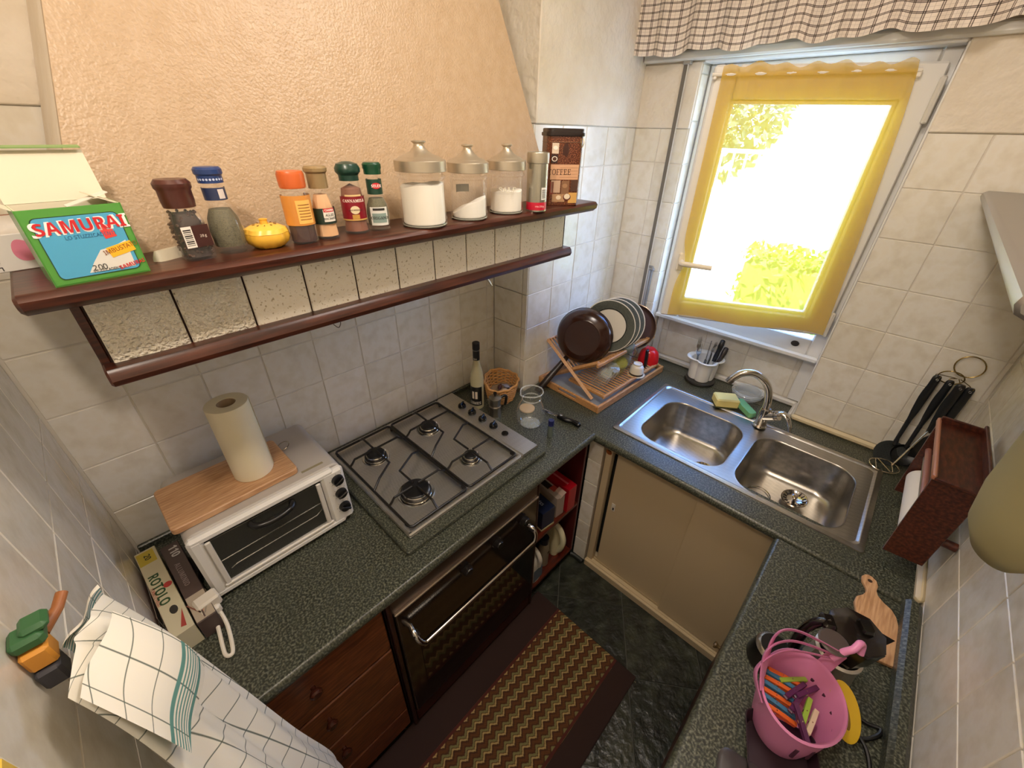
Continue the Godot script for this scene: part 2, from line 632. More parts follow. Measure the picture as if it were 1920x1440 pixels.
func room() -> void:
	var plaster: Material = mats["plaster"]
	var grout := mt("d6cebf", 0.7)
	var wt := wall_tiles()
	var X := Vector3.RIGHT; var Y := Vector3.UP; var Z := Vector3.BACK
	var top := 1.938
	var rows := steps(CT - 0.01, top, 1.331, 0.155)
	# floor: slate tiles laid on the diagonal
	var fl := struct("floor", M.new().box(Vector3(1.06, -0.054, 0.83), Vector3(2.5, 0.1, 2.1)), mt("5b5a52", 0.7))
	var a := deg_to_rad(55.0)
	var d1 := Vector3(cos(a), 0, sin(a)); var d2 := Vector3(sin(a), 0, -cos(a))
	var org := Vector3(1.373, -0.003, 0.933)
	for i in range(-7, 8):
		for j in range(-7, 8):
			var cc := org + d1 * (i + 0.5) * 0.305 + d2 * (j + 0.5) * 0.305
			# only the floor that the units leave free
			var poly := PackedVector2Array()
			for q in [[0, 0], [1, 0], [1, 1], [0, 1]]:
				var w := org + d1 * (i * 0.305 + (0.3035 if q[0] else 0.0015)) + d2 * (j * 0.305 + (0.3035 if q[1] else 0.0015))
				poly.append(Vector2(w.x, w.z))
			var cut := Geometry2D.intersect_polygons(poly, PackedVector2Array([Vector2(0.005, 0.005), Vector2(2.115, 0.005), Vector2(2.115, 1.657), Vector2(0.005, 1.657)]))
			if cut.is_empty() or absf(cc.x - 1.06) > 1.3:
				continue
			var pl: PackedVector2Array = cut[0]
			var flip := PackedVector2Array()
			for q in pl:
				flip.append(Vector2(q.x, -q.y))
			if Geometry2D.is_polygon_clockwise(flip):
				flip.reverse()
			if flip.size() < 3:
				continue
			part("tile", M.new().extrude(flip, 0.005, Transform3D(Basis(X, -Z, Y), Vector3(0, -0.0045, 0)), 0.001), mats["slate_%d" % (rng.randi() % 3)], fl)
	struct("ceiling", M.new().box(Vector3(1.06, 2.75, 0.83), Vector3(2.5, 0.1, 2.1)), plaster)
	# stove wall
	var wb := struct("wall_stove_side", M.new().box(Vector3(1.06, 1.35, -0.0535), Vector3(2.5, 2.7, 0.1)), grout)
	part("plaster", M.new().box(Vector3(1.06, (top + 2.7) / 2, 0.0), Vector3(2.12, 2.7 - top, 0.008), 0.002), plaster, wb)
	tiles(wb, Vector3.ZERO, X, Y, steps(0.003, XC, 0.1528, 0.1544), rows, wt)
	# left wall
	var wl := struct("wall_left", M.new().box(Vector3(-0.0535, 1.35, 0.83), Vector3(0.1, 2.7, 1.76)), grout)
	part("plaster", M.new().box(Vector3(0, (top + 2.7) / 2, 0.83), Vector3(0.008, 2.7 - top, 1.66), 0.002), plaster, wl)
	tiles(wl, Vector3.ZERO, -Z, Y, steps(-ZR, -0.003, -0.131, 0.155), steps(0.0, top, 1.345, 0.155), wt)
	# right wall
	var wr := struct("wall_right", M.new().box(Vector3(1.06, 1.35, ZR + 0.0535), Vector3(2.5, 2.7, 0.1)), grout)
	part("plaster", M.new().box(Vector3(1.06, (top + 2.7) / 2, ZR), Vector3(2.12, 2.7 - top, 0.008), 0.002), plaster, wr)
	tiles(wr, Vector3(0, 0, ZR), -X, Y, steps(-2.117, -0.003, -1.169, 0.1545), steps(0.8, top, 1.031, 0.155), wt)
	part("pale_edge_strip", M.new().box(Vector3(1.75, 0.872, ZR - 0.008), Vector3(0.7, 0.026, 0.02), 0.008), mt("dcc9a0", 0.45), wr, "cream plastic edge strip along the worktop")
	# tiled chimney column in the corner
	var co := struct("wall_column", M.new().box(Vector3((XC + 0.004 + XW + 0.1) / 2, 1.35, (ZC - 0.0035 - 0.1) / 2), Vector3(XW + 0.1 - XC - 0.004, 2.7, ZC - 0.0035 + 0.1)), grout)
	part("plaster", M.new().box(Vector3((XC + XW) / 2, (top + 2.7) / 2, ZC / 2 + 0.002), Vector3(XW - XC, 2.7 - top, ZC + 0.004), 0.003), plaster, co)
	tiles(co, Vector3(0, 0, ZC), X, Y, steps(XC, XW - 0.003, 1.594, 0.1515), rows, wt)
	tiles(co, Vector3(XC, 0, 0), -Z, Y, [-ZC - 0.001, -0.172, -0.003], rows, wt)


func outside() -> void:
	var gr := struct("ground_outside", M.new().box(Vector3(9, -0.65, 1), Vector3(13, 0.1, 16)), mt("b9b59a", 0.9))
	gr.set_meta("kind", "structure")
	var leaf := mt("71913a", 0.7)
	leaf.backlight_enabled = true
	leaf.backlight = Color("4d6a20")
	# clipped hedge on the terrace edge
	var h := thing("hedge", "clipped yellow green hedge on the terrace below the window", "hedge", Vector3(5.0, -0.6, 1.4))
	var hm := M.new()
	hm.box(Vector3(0, 0.75, 0), Vector3(0.55, 1.5, 2.5), 0.05)
	part("foliage_core", hm, mt("5f7d30", 0.8), h)
	var lm := M.new()
	for k in 2600:
		var p := Vector3(rng.randf_range(-0.3, 0.3), rng.randf_range(0.05, 1.58), rng.randf_range(-1.3, 1.3))
		if k % 3 == 0:
			p.x = -0.29 + rng.randf_range(-0.03, 0.03)
		elif k % 3 == 1:
			p.y = 1.53 + rng.randf_range(-0.04, 0.06)
		leaf_quad(lm, p, 0.05)
	var lo := part("leaves", lm, leaf, h, "", 5.0)
	lo.set_meta("kind", "stuff")
	# white parapet and pale house
	struct("wall_terrace", M.new().box(Vector3(6.6, 0.35, 1.2), Vector3(0.2, 1.9, 7), 0.02), mt("f4f1ea", 0.8))
	var rl := thing("balcony_railing", "white metal railing on the terrace wall outside the window", "railing", Vector3(6.6, 1.3, -1.2))
	part("rail", M.new().tube([Vector3(0, 0.45, -1.2), Vector3(0, 0.45, 1.2)], 0.025, 8), mt("e6e6e0", 0.5), rl)
	for k in 16:
		part("baluster", M.new().tube([Vector3(0, 0.0, -1.15 + 0.153 * k), Vector3(0, 0.45, -1.15 + 0.153 * k)], 0.014, 6), mt("e6e6e0", 0.5), rl)
	var t := thing("tree", "grey green leafy tree behind the terrace wall", "tree", Vector3(8.0, -0.6, -1.7))
	part("trunk", M.new().tube([Vector3(0, 0, 0), Vector3(0.05, 1.2, 0.03), Vector3(0, 2.4, 0)], [0.12, 0.09, 0.05], 10), mt("6b5a48", 0.9), t)
	var cm := M.new()
	for k in 2600:
		var d := Vector3(rng.randfn(), rng.randfn(), rng.randfn()).normalized() * pow(rng.randf(), 0.4)
		leaf_quad(cm, Vector3(0, 3.0, 0) + d * Vector3(1.0, 1.2, 1.05), 0.09)
	var cr := part("crown", cm, leaf_material(), t, "", 5.0)
	cr.set_meta("kind", "stuff")


func leaf_material() -> Material:
	var m := mt("7f8f6a", 0.75)
	m.backlight_enabled = true
	m.backlight = Color("55683a")
	return m


func leaf_quad(m: M, p: Vector3, s: float) -> void:
	var a := Vector3(rng.randfn(), rng.randfn(), rng.randfn()).normalized()
	var b := a.cross(Vector3(rng.randfn(), rng.randfn(), rng.randfn())).normalized()
	m.tri(p - a * s, p + b * s * 0.45, p + a * s)
	m.tri(p - a * s, p + a * s, p - b * s * 0.45)


func window_wall() -> void:
	var plaster: Material = mats["plaster"]
	var grout := mt("d6cebf", 0.7)
	var white := mt("e9e7e2", 0.35)
	var wt := wall_tiles()
	var Y := Vector3.UP; var Z := Vector3.BACK; var X := Vector3.RIGHT
	var top := 1.938
	# masonry round the opening: z 0.475..1.17, y 1.12..2.155; shallow recess below the window
	var m := M.new()
	var slab := func(z0: float, z1: float, y0: float, y1: float, x0: float) -> void:
		m.box(Vector3((x0 + 2.38) / 2, (y0 + y1) / 2, (z0 + z1) / 2), Vector3(2.38 - x0, y1 - y0, z1 - z0))
	slab.call(-0.1, 0.443, 0.0, 2.7, XW + 0.0035)
	slab.call(1.1885, 1.76, 0.0, 2.7, XW + 0.0035)
	slab.call(0.443, 1.1885, 2.155, 2.7, XW + 0.0035)
	slab.call(0.443, 1.1885, 0.0, 1.115, 2.2385)
	var w := struct("wall_window", m, grout)
	part("plaster", M.new().box(Vector3(XW, (top + 2.155) / 2, 0.3225), Vector3(0.008, 2.155 - top, 0.239), 0.002), plaster, w)
	part("plaster", M.new().box(Vector3(XW, (top + 2.7) / 2, 1.425), Vector3(0.012, 2.7 - top, 0.474), 0.003), plaster, w)
	part("plaster", M.new().box(Vector3(XW, 2.43, 0.69), Vector3(0.008, 0.54, 0.98), 0.002), plaster, w)
	tiles(w, Vector3(XW, 0, 0), Z, Y, steps(ZC, 0.441, 0.318, 0.1545), steps(CS, top, 1.344, 0.155), wt)
	tiles(w, Vector3(XW, 0, 0), Z, Y, steps(1.188, ZR, 1.335, 0.1565), steps(0.88, top, 1.6295, 0.155), wt)
	# recess: back and left side tiled
	tiles(w, Vector3(2.235, 0, 0), Z, Y, steps(0.48, 1.13, 0.71, 0.2), steps(0.885, 1.108, 1.024, 0.2), wt)
	tiles(w, Vector3(0, 0, 0.4475), X, Y, [XW + 0.003, 2.185], steps(0.885, 2.15, 1.344, 0.155), wt)
	part("reveal_edge", M.new().box(Vector3(2.18, 1.51, 1.1865), Vector3(0.124, 1.29, 0.006), 0.002), white, w, "white plastered reveal to the right of the window")
	part("corner_strip", M.new().box(Vector3(2.234, 0.99, 0.461), Vector3(0.012, 0.25, 0.03), 0.003), white, w)
	part("corner_strip", M.new().box(Vector3(2.233, 1.0, 1.157), Vector3(0.012, 0.226, 0.05), 0.003), white, w)
	part("base_strip", M.new().box(Vector3(2.226, 0.871, 0.83), Vector3(0.022, 0.026, 0.7), 0.006), mt("d9d4cb", 0.4), w)
	part("base_strip", M.new().box(Vector3(2.11, 0.871, 1.42), Vector3(0.02, 0.026, 0.475), 0.008), mt("dcc9a0", 0.45), w, "cream plastic edge strip along the worktop")
	part("base_strip", M.new().box(Vector3(2.17, 0.871, 1.176), Vector3(0.12, 0.026, 0.018), 0.006), mt("d9d4cb", 0.4), w)
	# roller shutter box above the window
	part("shutter_box", M.new().box(Vector3(2.215, 2.2965, 0.816), Vector3(0.2, 0.289, 0.735), 0.004), white, w)
	part("shutter_lip", M.new().box(Vector3(2.1, 2.175, 0.86), Vector3(0.03, 0.03, 1.31), 0.006), mt("dfdcd4", 0.4), w)
	# window: fixed frame and a sash that stands ajar, hinged on the right
	var win := Node3D.new()
	win.name = "window_1"
	add_child(win)
	win.set_meta("kind", "structure")
	var f := M.new()
	f.box(Vector3(2.215, 1.635, 0.477), Vector3(0.06, 1.034, 0.055), 0.005)
	f.box(Vector3(2.215, 1.635, 1.158), Vector3(0.06, 1.034, 0.05), 0.005)
	f.box(Vector3(2.216, 2.12, 0.8185), Vector3(0.058, 0.062, 0.628), 0.004)
	f.box(Vector3(2.216, 1.158, 0.8185), Vector3(0.058, 0.08, 0.628), 0.004)
	f.box(Vector3(2.174, 1.12, 0.816), Vector3(0.02, 0.024, 0.73), 0.006)
	part("frame", f, white, win)
	part("drain_cap", M.new().lathe([Vector2(0, -0.002), Vector2(0.012, -0.002), Vector2(0.012, 0.003), Vector2(0, 0.004)], 16), mt("2b2622", 0.5), win).transform = Transform3D(Basis(Vector3(0, 0, 1) * 1.3, Vector3(-1, 0, 0), Vector3(0, 1, 0)), Vector3(2.1865, 1.165, 1.08))
	var th := deg_to_rad(25.0)
	var u := Vector3(-sin(th), 0, -cos(th))          # along the sash, away from the hinge
	var nin := Vector3(-cos(th), 0, sin(th))         # out of the sash into the room
	var S := Transform3D(Basis(u, Y, u.cross(Y)), Vector3(2.175, 0, 1.155))
	var sgn := 1.0 if u.cross(Y).dot(nin) > 0 else -1.0
	var s := M.new()
	var y0 := 1.238; var y1 := 2.115; var W := 0.635
	s.box(Vector3(0.042, (y0 + y1) / 2, 0), Vector3(0.084, y1 - y0, 0.056), 0.006)
	s.box(Vector3(W - 0.036, (y0 + y1) / 2, 0), Vector3(0.072, y1 - y0, 0.056), 0.006)
	s.box(Vector3(W / 2, y0 + 0.036, 0), Vector3(W - 0.15, 0.072, 0.056), 0.006)
	s.box(Vector3(W / 2, y1 - 0.047, 0), Vector3(W - 0.15, 0.094, 0.056), 0.006)
	s.box(Vector3(W - 0.078, (1.31 + 2.021) / 2, 0), Vector3(0.012, 0.72, 0.03), 0.004)
	s.box(Vector3(0.09, (1.31 + 2.021) / 2, 0), Vector3(0.012, 0.72, 0.03), 0.004)
	s.box(Vector3(W / 2, 1.316, 0), Vector3(0.47, 0.012, 0.03), 0.004)
	s.box(Vector3(W / 2, 2.015, 0), Vector3(0.47, 0.012, 0.03), 0.004)
	var sash := part("sash", s, white, win)
	sash.transform = S
	part("pane", M.new().box(Vector3(W / 2 + 0.005, 1.666, 0), Vector3(0.482, 0.72, 0.004)), glass_mat("f4fbff", 0.04), sash)
	var hd := M.new()
	hd.box(Vector3(W - 0.036, 1.475, sgn * 0.033), Vector3(0.03, 0.07, 0.012), 0.005)
	hd.tube([Vector3(W - 0.036, 1.475, sgn * 0.036), Vector3(W - 0.036, 1.475, sgn * 0.062), Vector3(W - 0.045, 1.475, sgn * 0.068), Vector3(W - 0.15, 1.47, sgn * 0.068)], [0.011, 0.0105, 0.0105, 0.0095], 10)
	part("handle", hd, mt("eadfc9", 0.4), sash, "cream lever handle")
	part("hinge", M.new().box(Vector3(0.004, 2.02, sgn * 0.034), Vector3(0.016, 0.12, 0.014), 0.004), mt("d4d0c6", 0.4), sash)
	part("hinge", M.new().box(Vector3(0.004, 1.29, sgn * 0.034), Vector3(0.016, 0.1, 0.014), 0.004), mt("d4d0c6", 0.4), sash)
	# yellow half curtain on a rod fixed to the sash
	var rod := solo("curtain_rod", M.new().tube([Vector3(0.07, 2.093, sgn * 0.044), Vector3(W + 0.006, 2.087, sgn * 0.044)], 0.0055, 8).box(Vector3(0.073, 2.085, sgn * 0.035), Vector3(0.014, 0.02, 0.02), 0.003).box(Vector3(W - 0.004, 2.083, sgn * 0.036), Vector3(0.012, 0.02, 0.02), 0.003), mt("efe9dc", 0.4), "thin white rod across the top of the window sash holding the yellow curtain", "curtain rod")
	rod.transform = S
	var cm := StandardMaterial3D.new()
	cm.albedo_color = Color("d9ae1e", 0.6)
	cm.transparency = BaseMaterial3D.TRANSPARENCY_ALPHA
	cm.roughness = 0.9
	cm.backlight_enabled = true
	cm.backlight = Color("e6c42c")
	cm.cull_mode = BaseMaterial3D.CULL_DISABLED
	var curtain := func(a: float, t: float) -> Vector3:
		var uu := lerpf(lerpf(0.088, 0.612, a), lerpf(0.016, 0.607, a), pow(t, 0.7))
		var yy := lerpf(2.112 + 0.006 * sin(a * 41.0) + 0.004 * sin(a * 17.0 + 1.0), 1.252 + 0.006 * sin(a * 9.0), t)
		var fold := 0.004 * sin(a * 38.0 + 2.0 * t) * (1.0 - 0.5 * t) + 0.006 * sin(a * 11.0 + 3.0 * t) * t
		if t > 0.02 and t < 0.04:
			fold *= 0.3
		var side := 0.02 * exp(-pow((t - 0.74) / 0.07, 2.0)) * smoothstep(0.8, 1.0, a)
		return Vector3(uu - side, yy, sgn * (0.05 + fold))
	var cur := solo("curtain", M.new().sheet(64, 44, curtain), cm, "sheer mustard yellow half curtain hanging on the open window sash", "curtain")
	cur.transform = S
	# checked valance above
	var im := Image.create(64, 64, false, Image.FORMAT_RGB8)
	im.fill(Color("e9ddd0"))
	for y in 64:
		for x in 64:
			var dk := 0.0
			if (x >= 4 and x < 9) or (x >= 13 and x < 18):
				dk += 0.55
			if (y >= 4 and y < 10) or (y >= 13 and y < 19):
				dk += 0.6
			if (y >= 42 and y < 44) or (x >= 41 and x < 43):
				dk += 0.18
			im.set_pixel(x, y, Color("e9ddd0").lerp(Color("1d110d"), minf(dk, 0.95)))
	var vm := picture(im, 0.9)
	vm.texture_filter = BaseMaterial3D.TEXTURE_FILTER_LINEAR
	vm.uv1_scale = Vector3(52, 13, 1)
	vm.cull_mode = BaseMaterial3D.CULL_DISABLED
	var val := func(a: float, t: float) -> Vector3:
		var z := lerpf(0.132, 1.56, a)
		var fold := 0.016 * sin(a * 74.0 + 1.4 * sin(a * 9.0)) * (0.45 + 0.55 * t) + 0.008 * sin(a * 31.0 + 2.0)
		var y := lerpf(2.46, 2.176 + 0.007 * sin(a * 33.0 + 0.5) + 0.005 * sin(a * 74.0), t)
		return Vector3(2.025 + fold * 0.9, y, z + 0.006 * cos(a * 74.0))
	solo("valance", M.new().sheet(220, 14, val), vm, "brown and cream checked gathered valance above the window", "curtain")
	solo("valance_rod", M.new().tube([Vector3(2.03, 2.47, 0.03), Vector3(2.03, 2.47, 1.63)], 0.009, 10), mt("e6e0d2", 0.4), "white rod along the top of the checked valance", "curtain rod")
	# shutter strap and its winder
	var st := thing("shutter_strap", "grey roller shutter strap with wall winder left of the window", "strap", Vector3(2.12, 1.15, 0.4))
	part("strap", M.new().box(Vector3(-0.016, 0.5, -0.017), Vector3(0.002, 1.01, 0.016), 0.0005), mt("6b655d", 0.8), st).rotation.x = 0.0
	part("cord", M.new().box(Vector3(-0.02, 0.5, -0.006), Vector3(0.002, 1.01, 0.003), 0.0005), mt("d8d2c6", 0.7), st)
	part("winder_plate", M.new().box(Vector3(-0.006, 0.1, 0.0), Vector3(0.012, 0.24, 0.03), 0.004).box(Vector3(-0.012, 0.205, 0.012), Vector3(0.02, 0.012, 0.022), 0.004), mt("8f8d8a", 0.35, 0.3), st)
	part("winder_slot", M.new().box(Vector3(-0.0145, 0.11, -0.003), Vector3(0.006, 0.2, 0.016), 0.002), mt("b0aeac", 0.3, 0.4), st)
	part("clip", M.new().box(Vector3(-0.016, 0.005, -0.008), Vector3(0.012, 0.016, 0.02), 0.003), mt("3a3733", 0.4), st)
	part("guide", M.new().box(Vector3(-0.012, 1.005, -0.012), Vector3(0.022, 0.014, 0.034), 0.003), mt("a9a7a2", 0.3, 0.5), st)


func hexa(m: M, lo: Array, hi: Array) -> M:
	# two rings of four corners, counter-clockwise seen from the far end of hi
	return m.loft([PackedVector3Array(lo), PackedVector3Array(hi)])


func along_x(poly: PackedVector2Array, x0: float, x1: float, inset := 0.0) -> M:
	# outline in (z, y) swept along x
	return M.new().extrude(poly, x1 - x0, Transform3D(Basis(Vector3(0, 0, 1), Vector3.UP, Vector3(-1, 0, 0)), Vector3(x1, 0, 0)), inset)


func face_cam(x: float, z: float, extra := 0.0) -> float:
	return atan2(0.1896 - x, 1.2775 - z) + extra


func hood() -> void:
	var h := thing("cooker_hood", "cream plastered chimney hood over the hob with a dark wood mantel shelf and tiled band", "cooker hood")
	var hp: Material = mats["hood_plaster"]
	var wood: Material = mats["mahogany"]
	var y0 := 1.735; var y1 := 2.7
	var zf := func(y: float) -> float: return 0.415 - 0.225 * (y - 1.74)
	var xl := func(y: float) -> float: return 0.19 + 0.30 * (y - 1.74)
	var xr := func(y: float) -> float: return 1.28 - 0.30 * (y - 1.74)
	var m := M.new()
	var a0: float = xl.call(y0); var a1: float = xl.call(y1); var b0: float = xr.call(y0); var b1: float = xr.call(y1)
	var f0: float = zf.call(y0); var f1: float = zf.call(y1)
	hexa(m, [Vector3(a0, y0, f0), Vector3(b0, y0, f0), Vector3(b0, y0, f0 - 0.02), Vector3(a0, y0, f0 - 0.02)], [Vector3(a1, y1, f1), Vector3(b1, y1, f1), Vector3(b1, y1, f1 - 0.02), Vector3(a1, y1, f1 - 0.02)])
	part("front_panel", m, hp, h)
	m = M.new()
	hexa(m, [Vector3(a0, y0, 0.006), Vector3(a0, y0, f0 - 0.021), Vector3(a0 + 0.02, y0, f0 - 0.021), Vector3(a0 + 0.02, y0, 0.006)], [Vector3(a1, y1, 0.006), Vector3(a1, y1, f1 - 0.021), Vector3(a1 + 0.02, y1, f1 - 0.021), Vector3(a1 + 0.02, y1, 0.006)])
	part("side_panel", m, mats["plaster"], h)
	m = M.new()
	hexa(m, [Vector3(b0 - 0.02, y0, 0.006), Vector3(b0 - 0.02, y0, f0 - 0.021), Vector3(b0, y0, f0 - 0.021), Vector3(b0, y0, 0.006)], [Vector3(b1 - 0.02, y1, 0.006), Vector3(b1 - 0.02, y1, f1 - 0.021), Vector3(b1, y1, f1 - 0.021), Vector3(b1, y1, 0.006)])
	part("side_panel", m, mats["plaster"], h)
	# mantel shelf with a rounded moulded front
	var prof := PackedVector2Array([Vector2(0.006, SH - 0.03), Vector2(0.53, SH - 0.03), Vector2(0.545, SH - 0.026), Vector2(0.556, SH - 0.017), Vector2(0.558, SH - 0.007), Vector2(0.552, SH - 0.001), Vector2(0.545, SH), Vector2(0.006, SH)])
	part("mantel_shelf", along_x(prof, 0.12, 1.325, 0.004), wood, h)
	prof = PackedVector2Array([Vector2(0.42, 1.576), Vector2(0.492, 1.576), Vector2(0.502, 1.581), Vector2(0.506, 1.59), Vector2(0.503, 1.6), Vector2(0.497, 1.606), Vector2(0.42, 1.606)])
	part("lower_moulding", along_x(prof, 0.156, 1.289, 0.003), wood, h)
	part("end_board", M.new().box(Vector3(0.163, 1.645, 0.24), Vector3(0.012, 0.135, 0.46), 0.002), wood, h)
	part("end_board", M.new().box(Vector3(1.285, 1.645, 0.2), Vector3(0.006, 0.135, 0.38), 0.002), mats["hood_tile"], h)
	part("band_core", M.new().box(Vector3(0.726, 1.655, 0.4565), Vector3(1.115, 0.11, 0.03)), mt("2a1712", 0.9), h)
	part("inner_lining", M.new().box(Vector3(0.726, 1.66, 0.2), Vector3(1.1, 0.01, 0.43)), mt("8d8674", 0.6), h)
	var xs := [0.1695]
	for k in 11:
		xs.append(0.2715 + 0.1005 * k)
	xs.append(1.2815)
	for k in xs.size() - 1:
		if xs[k + 1] - xs[k] < 0.02:
			continue
		part("tile", M.new().box(Vector3((xs[k] + xs[k + 1]) / 2, 1.656, 0.4715), Vector3(xs[k + 1] - xs[k] - 0.0032, 0.104, 0.009), 0.002), mats["hood_tile_rough"] if k < 2 else mats["hood_tile"], h)
	part("wire_hook", M.new().tube(smooth_path([Vector3(0.499, 1.578, 0.48), Vector3(0.503, 1.572, 0.484), Vector3(0.511, 1.563, 0.486), Vector3(0.518, 1.57, 0.484), Vector3(0.519, 1.578, 0.48)], 5), 0.0009, 6).box(Vector3(0.512, 1.5775, 0.48), Vector3(0.012, 0.006, 0.01), 0.002), mt("5a4a3a", 0.4, 0.5), h)
	part("metal_hook", M.new().tube([Vector3(0.937, 1.579, 0.478), Vector3(0.94, 1.57, 0.482), Vector3(0.951, 1.553, 0.486)], [0.003, 0.004, 0.0022], 8), mt("b9b4aa", 0.3, 0.8), h)


func jar_at(called: String, label: String, cat: String, bx: float, bz: float, r: float, extra := 0.0, group := "") -> Node3D:
	var d := Vector2(bx - 0.1896, bz - 1.2775).normalized() * r
	return thing(called, label, cat, Vector3(bx + d.x, SH, bz + d.y), face_cam(bx, bz, extra), group)


func band(r: float, y0: float, y1: float, half: float, mid := PI / 2, seg := 20) -> M:
	return M.new().lathe([Vector2(r, y0), Vector2(r, y1)], seg, Vector3.ZERO, mid - half, mid + half)


func shelf_goods() -> void:
	var glass := glass_mat("f2f5f0", 0.03)
	# -- beige packet and film box at the far left
	var pk := thing("food_packet", "crumpled translucent beige packet at the left end of the mantel shelf", "packet", Vector3(0.155, SH, 0.2))
	part("bag", M.new().loft([rring(0.05, 0.035, 0.0), rring(0.055, 0.04, 0.02), rring(0.05, 0.034, 0.05), rring(0.046, 0.02, 0.075), rring(0.048, 0.006, 0.092), rring(0.05, 0.003, 0.1)]), mt("b9b09a", 0.35), pk)
	part("seam", M.new().box(Vector3(0, 0.02, 0.042), Vector3(0.1, 0.006, 0.002), 0.001), mt("d8d2c4", 0.4), pk)
	part("fold", M.new().box(Vector3(0, 0.045, 0.036), Vector3(0.09, 0.004, 0.004), 0.001), mt("8a5b45", 0.5), pk)
	var fb := thing("film_box", "white cling film carton with a pink petal behind the green toothpick box", "box", Vector3(0.142, SH, 0.418), 0.1)
	part("carton", M.new().box(Vector3(0, 0.023, -0.09), Vector3(0.1, 0.046, 0.18), 0.001), mt("d9d5cf", 0.4), fb)
	var pet := PackedVector2Array()
	for i in 24:
		var a := TAU * i / 24.0
		pet.append(Vector2(0.012 * cos(a) * (1.0 - 0.25 * sin(a)), 0.014 * sin(a)))
	part("petal_print", M.new().extrude(pet, 0.0004, at_xf(Vector3(0.004, 0.025, 0.0), Basis(Vector3.BACK, 0.3))), mt("d47d93", 0.4), fb)
	words("PELLICOLA", 0.0055, mt("55504e", 0.5), fb, at_xf(Vector3(-0.03, 0.03, 0.0002), Basis(Vector3.BACK, -PI / 2)))
	words("15", 0.011, mt("3c3838", 0.5), fb, at_xf(Vector3(-0.03, 0.009, 0.0002), Basis(Vector3.BACK, -PI / 2)))
	part("dark_print", M.new().box(Vector3(0.03, 0.022, 0.0002), Vector3(0.012, 0.036, 0.0004)), mt("2d3a30", 0.5), fb)
	# -- green toothpick box, lid up
	var tb := thing("toothpick_box", "open green and blue toothpick box with its cardboard lid raised", "box", Vector3(0.2068, SH, 0.537), 0.1)
	var green := mt("4f8f3c", 0.25)
	var card := mt("d5cbb2", 0.7)
	var bw := 0.094; var bh := 0.087; var bd := 0.06
	part("body", M.new().box(Vector3(0, bh / 2, -0.0006), Vector3(bw, bh, 0.0012)).box(Vector3(-bw / 2, bh / 2, -bd / 2), Vector3(0.0012, bh, bd)).box(Vector3(bw / 2, bh / 2, -bd / 2), Vector3(0.0012, bh, bd)).box(Vector3(0, bh / 2, -bd), Vector3(bw, bh, 0.0012)).box(Vector3(0, 0.001, -bd / 2), Vector3(bw, 0.0012, bd)), green, tb)
	part("lining", M.new().box(Vector3(0, bh / 2, -bd + 0.0016), Vector3(bw - 0.003, bh, 0.001)).box(Vector3(bw / 2 - 0.0012, bh / 2, -bd / 2), Vector3(0.001, bh, bd - 0.003)).box(Vector3(-bw / 2 + 0.0012, bh / 2, -bd / 2), Vector3(0.001, bh, bd - 0.003)), card, tb)
	var lidR := Basis(Vector3.RIGHT, -0.32)
	var lx := at_xf(Vector3(0, bh, -bd), lidR)
	var lid := part("lid", M.new().box(Vector3(0, 0.029, 0.0006), Vector3(bw, 0.058, 0.0012)), card, tb, "raised cardboard lid")
	lid.transform = lx
	part("tuck_flap", M.new().box(Vector3(0, 0.061, 0.0045), Vector3(bw * 0.98, 0.0012, 0.011), 0.0, Basis(Vector3.RIGHT, 0.5)), mt("7d9a5c", 0.4), lid)
	part("side_flap", M.new().extrude(PackedVector2Array([Vector2(0, 0), Vector2(0.052, 0), Vector2(0.044, 0.022), Vector2(0.012, 0.028)]), 0.001, Transform3D(Basis(Vector3(0, 0, 1), Vector3(-0.85, 0.5, 0), Vector3(-0.5, -0.85, 0)), Vector3(-bw / 2, bh, -bd))), card, tb)
	part("side_flap", M.new().extrude(PackedVector2Array([Vector2(0, 0), Vector2(0.052, 0), Vector2(0.044, 0.022), Vector2(0.012, 0.028)]), 0.001, Transform3D(Basis(Vector3(0, 0, 1), Vector3(-0.9, 0.42, 0), Vector3(-0.42, -0.9, 0)), Vector3(bw / 2, bh - 0.001, -bd))), card, tb)
	part("blue_panel", M.new().extrude(rrect(bw - 0.015, bh - 0.017, 0.005, 4), 0.0005, at_xf(Vector3(0, bh / 2 - 0.001, 0.0002))), mt("4e9fc4", 0.22), tb)
	part("panel_outline", frame_ring(rrect(bw - 0.014, bh - 0.016, 0.0055, 4), 0.0008, 0.0005, Vector3(0, bh / 2 - 0.001, 0.0003)), mt("1f3d2c", 0.3), tb)
	part("ground_print", M.new().extrude(PackedVector2Array([Vector2(-0.012, -0.033), Vector2(0.035, -0.033), Vector2(0.036, 0.0), Vector2(0.022, -0.006), Vector2(0.008, -0.008), Vector2(-0.004, -0.022)]), 0.0006, at_xf(Vector3(0, bh / 2, 0.0003))), mt("d9d6cc", 0.3), tb)
	words("SAMURAI", 0.0145, mt("f2efe9", 0.3), tb, at_xf(Vector3(0.002, 0.0655, 0.0008), Basis(Vector3.BACK, 0.02).scaled(Vector3(1.06, 1.16, 1))), 0.0, true)
	words("SAMURAI", 0.0142, mt("c4262c", 0.3), tb, at_xf(Vector3(0.002, 0.066, 0.0013), Basis(Vector3.BACK, 0.02)), 0.0, true)
	words("LO STUZZICADENTI", 0.0042, mt("1f5f86", 0.4), tb, at_xf(Vector3(0.006, 0.0535, 0.0009)))
	part("sun_print", M.new().extrude(PackedVector2Array([Vector2(0.018, 0.004), Vector2(0.03, 0.006), Vector2(0.027, 0.02), Vector2(0.02, 0.021), Vector2(0.016, 0.015)]), 0.0006, at_xf(Vector3(0, bh / 2, 0.0004))), mt("d8413b", 0.3), tb)
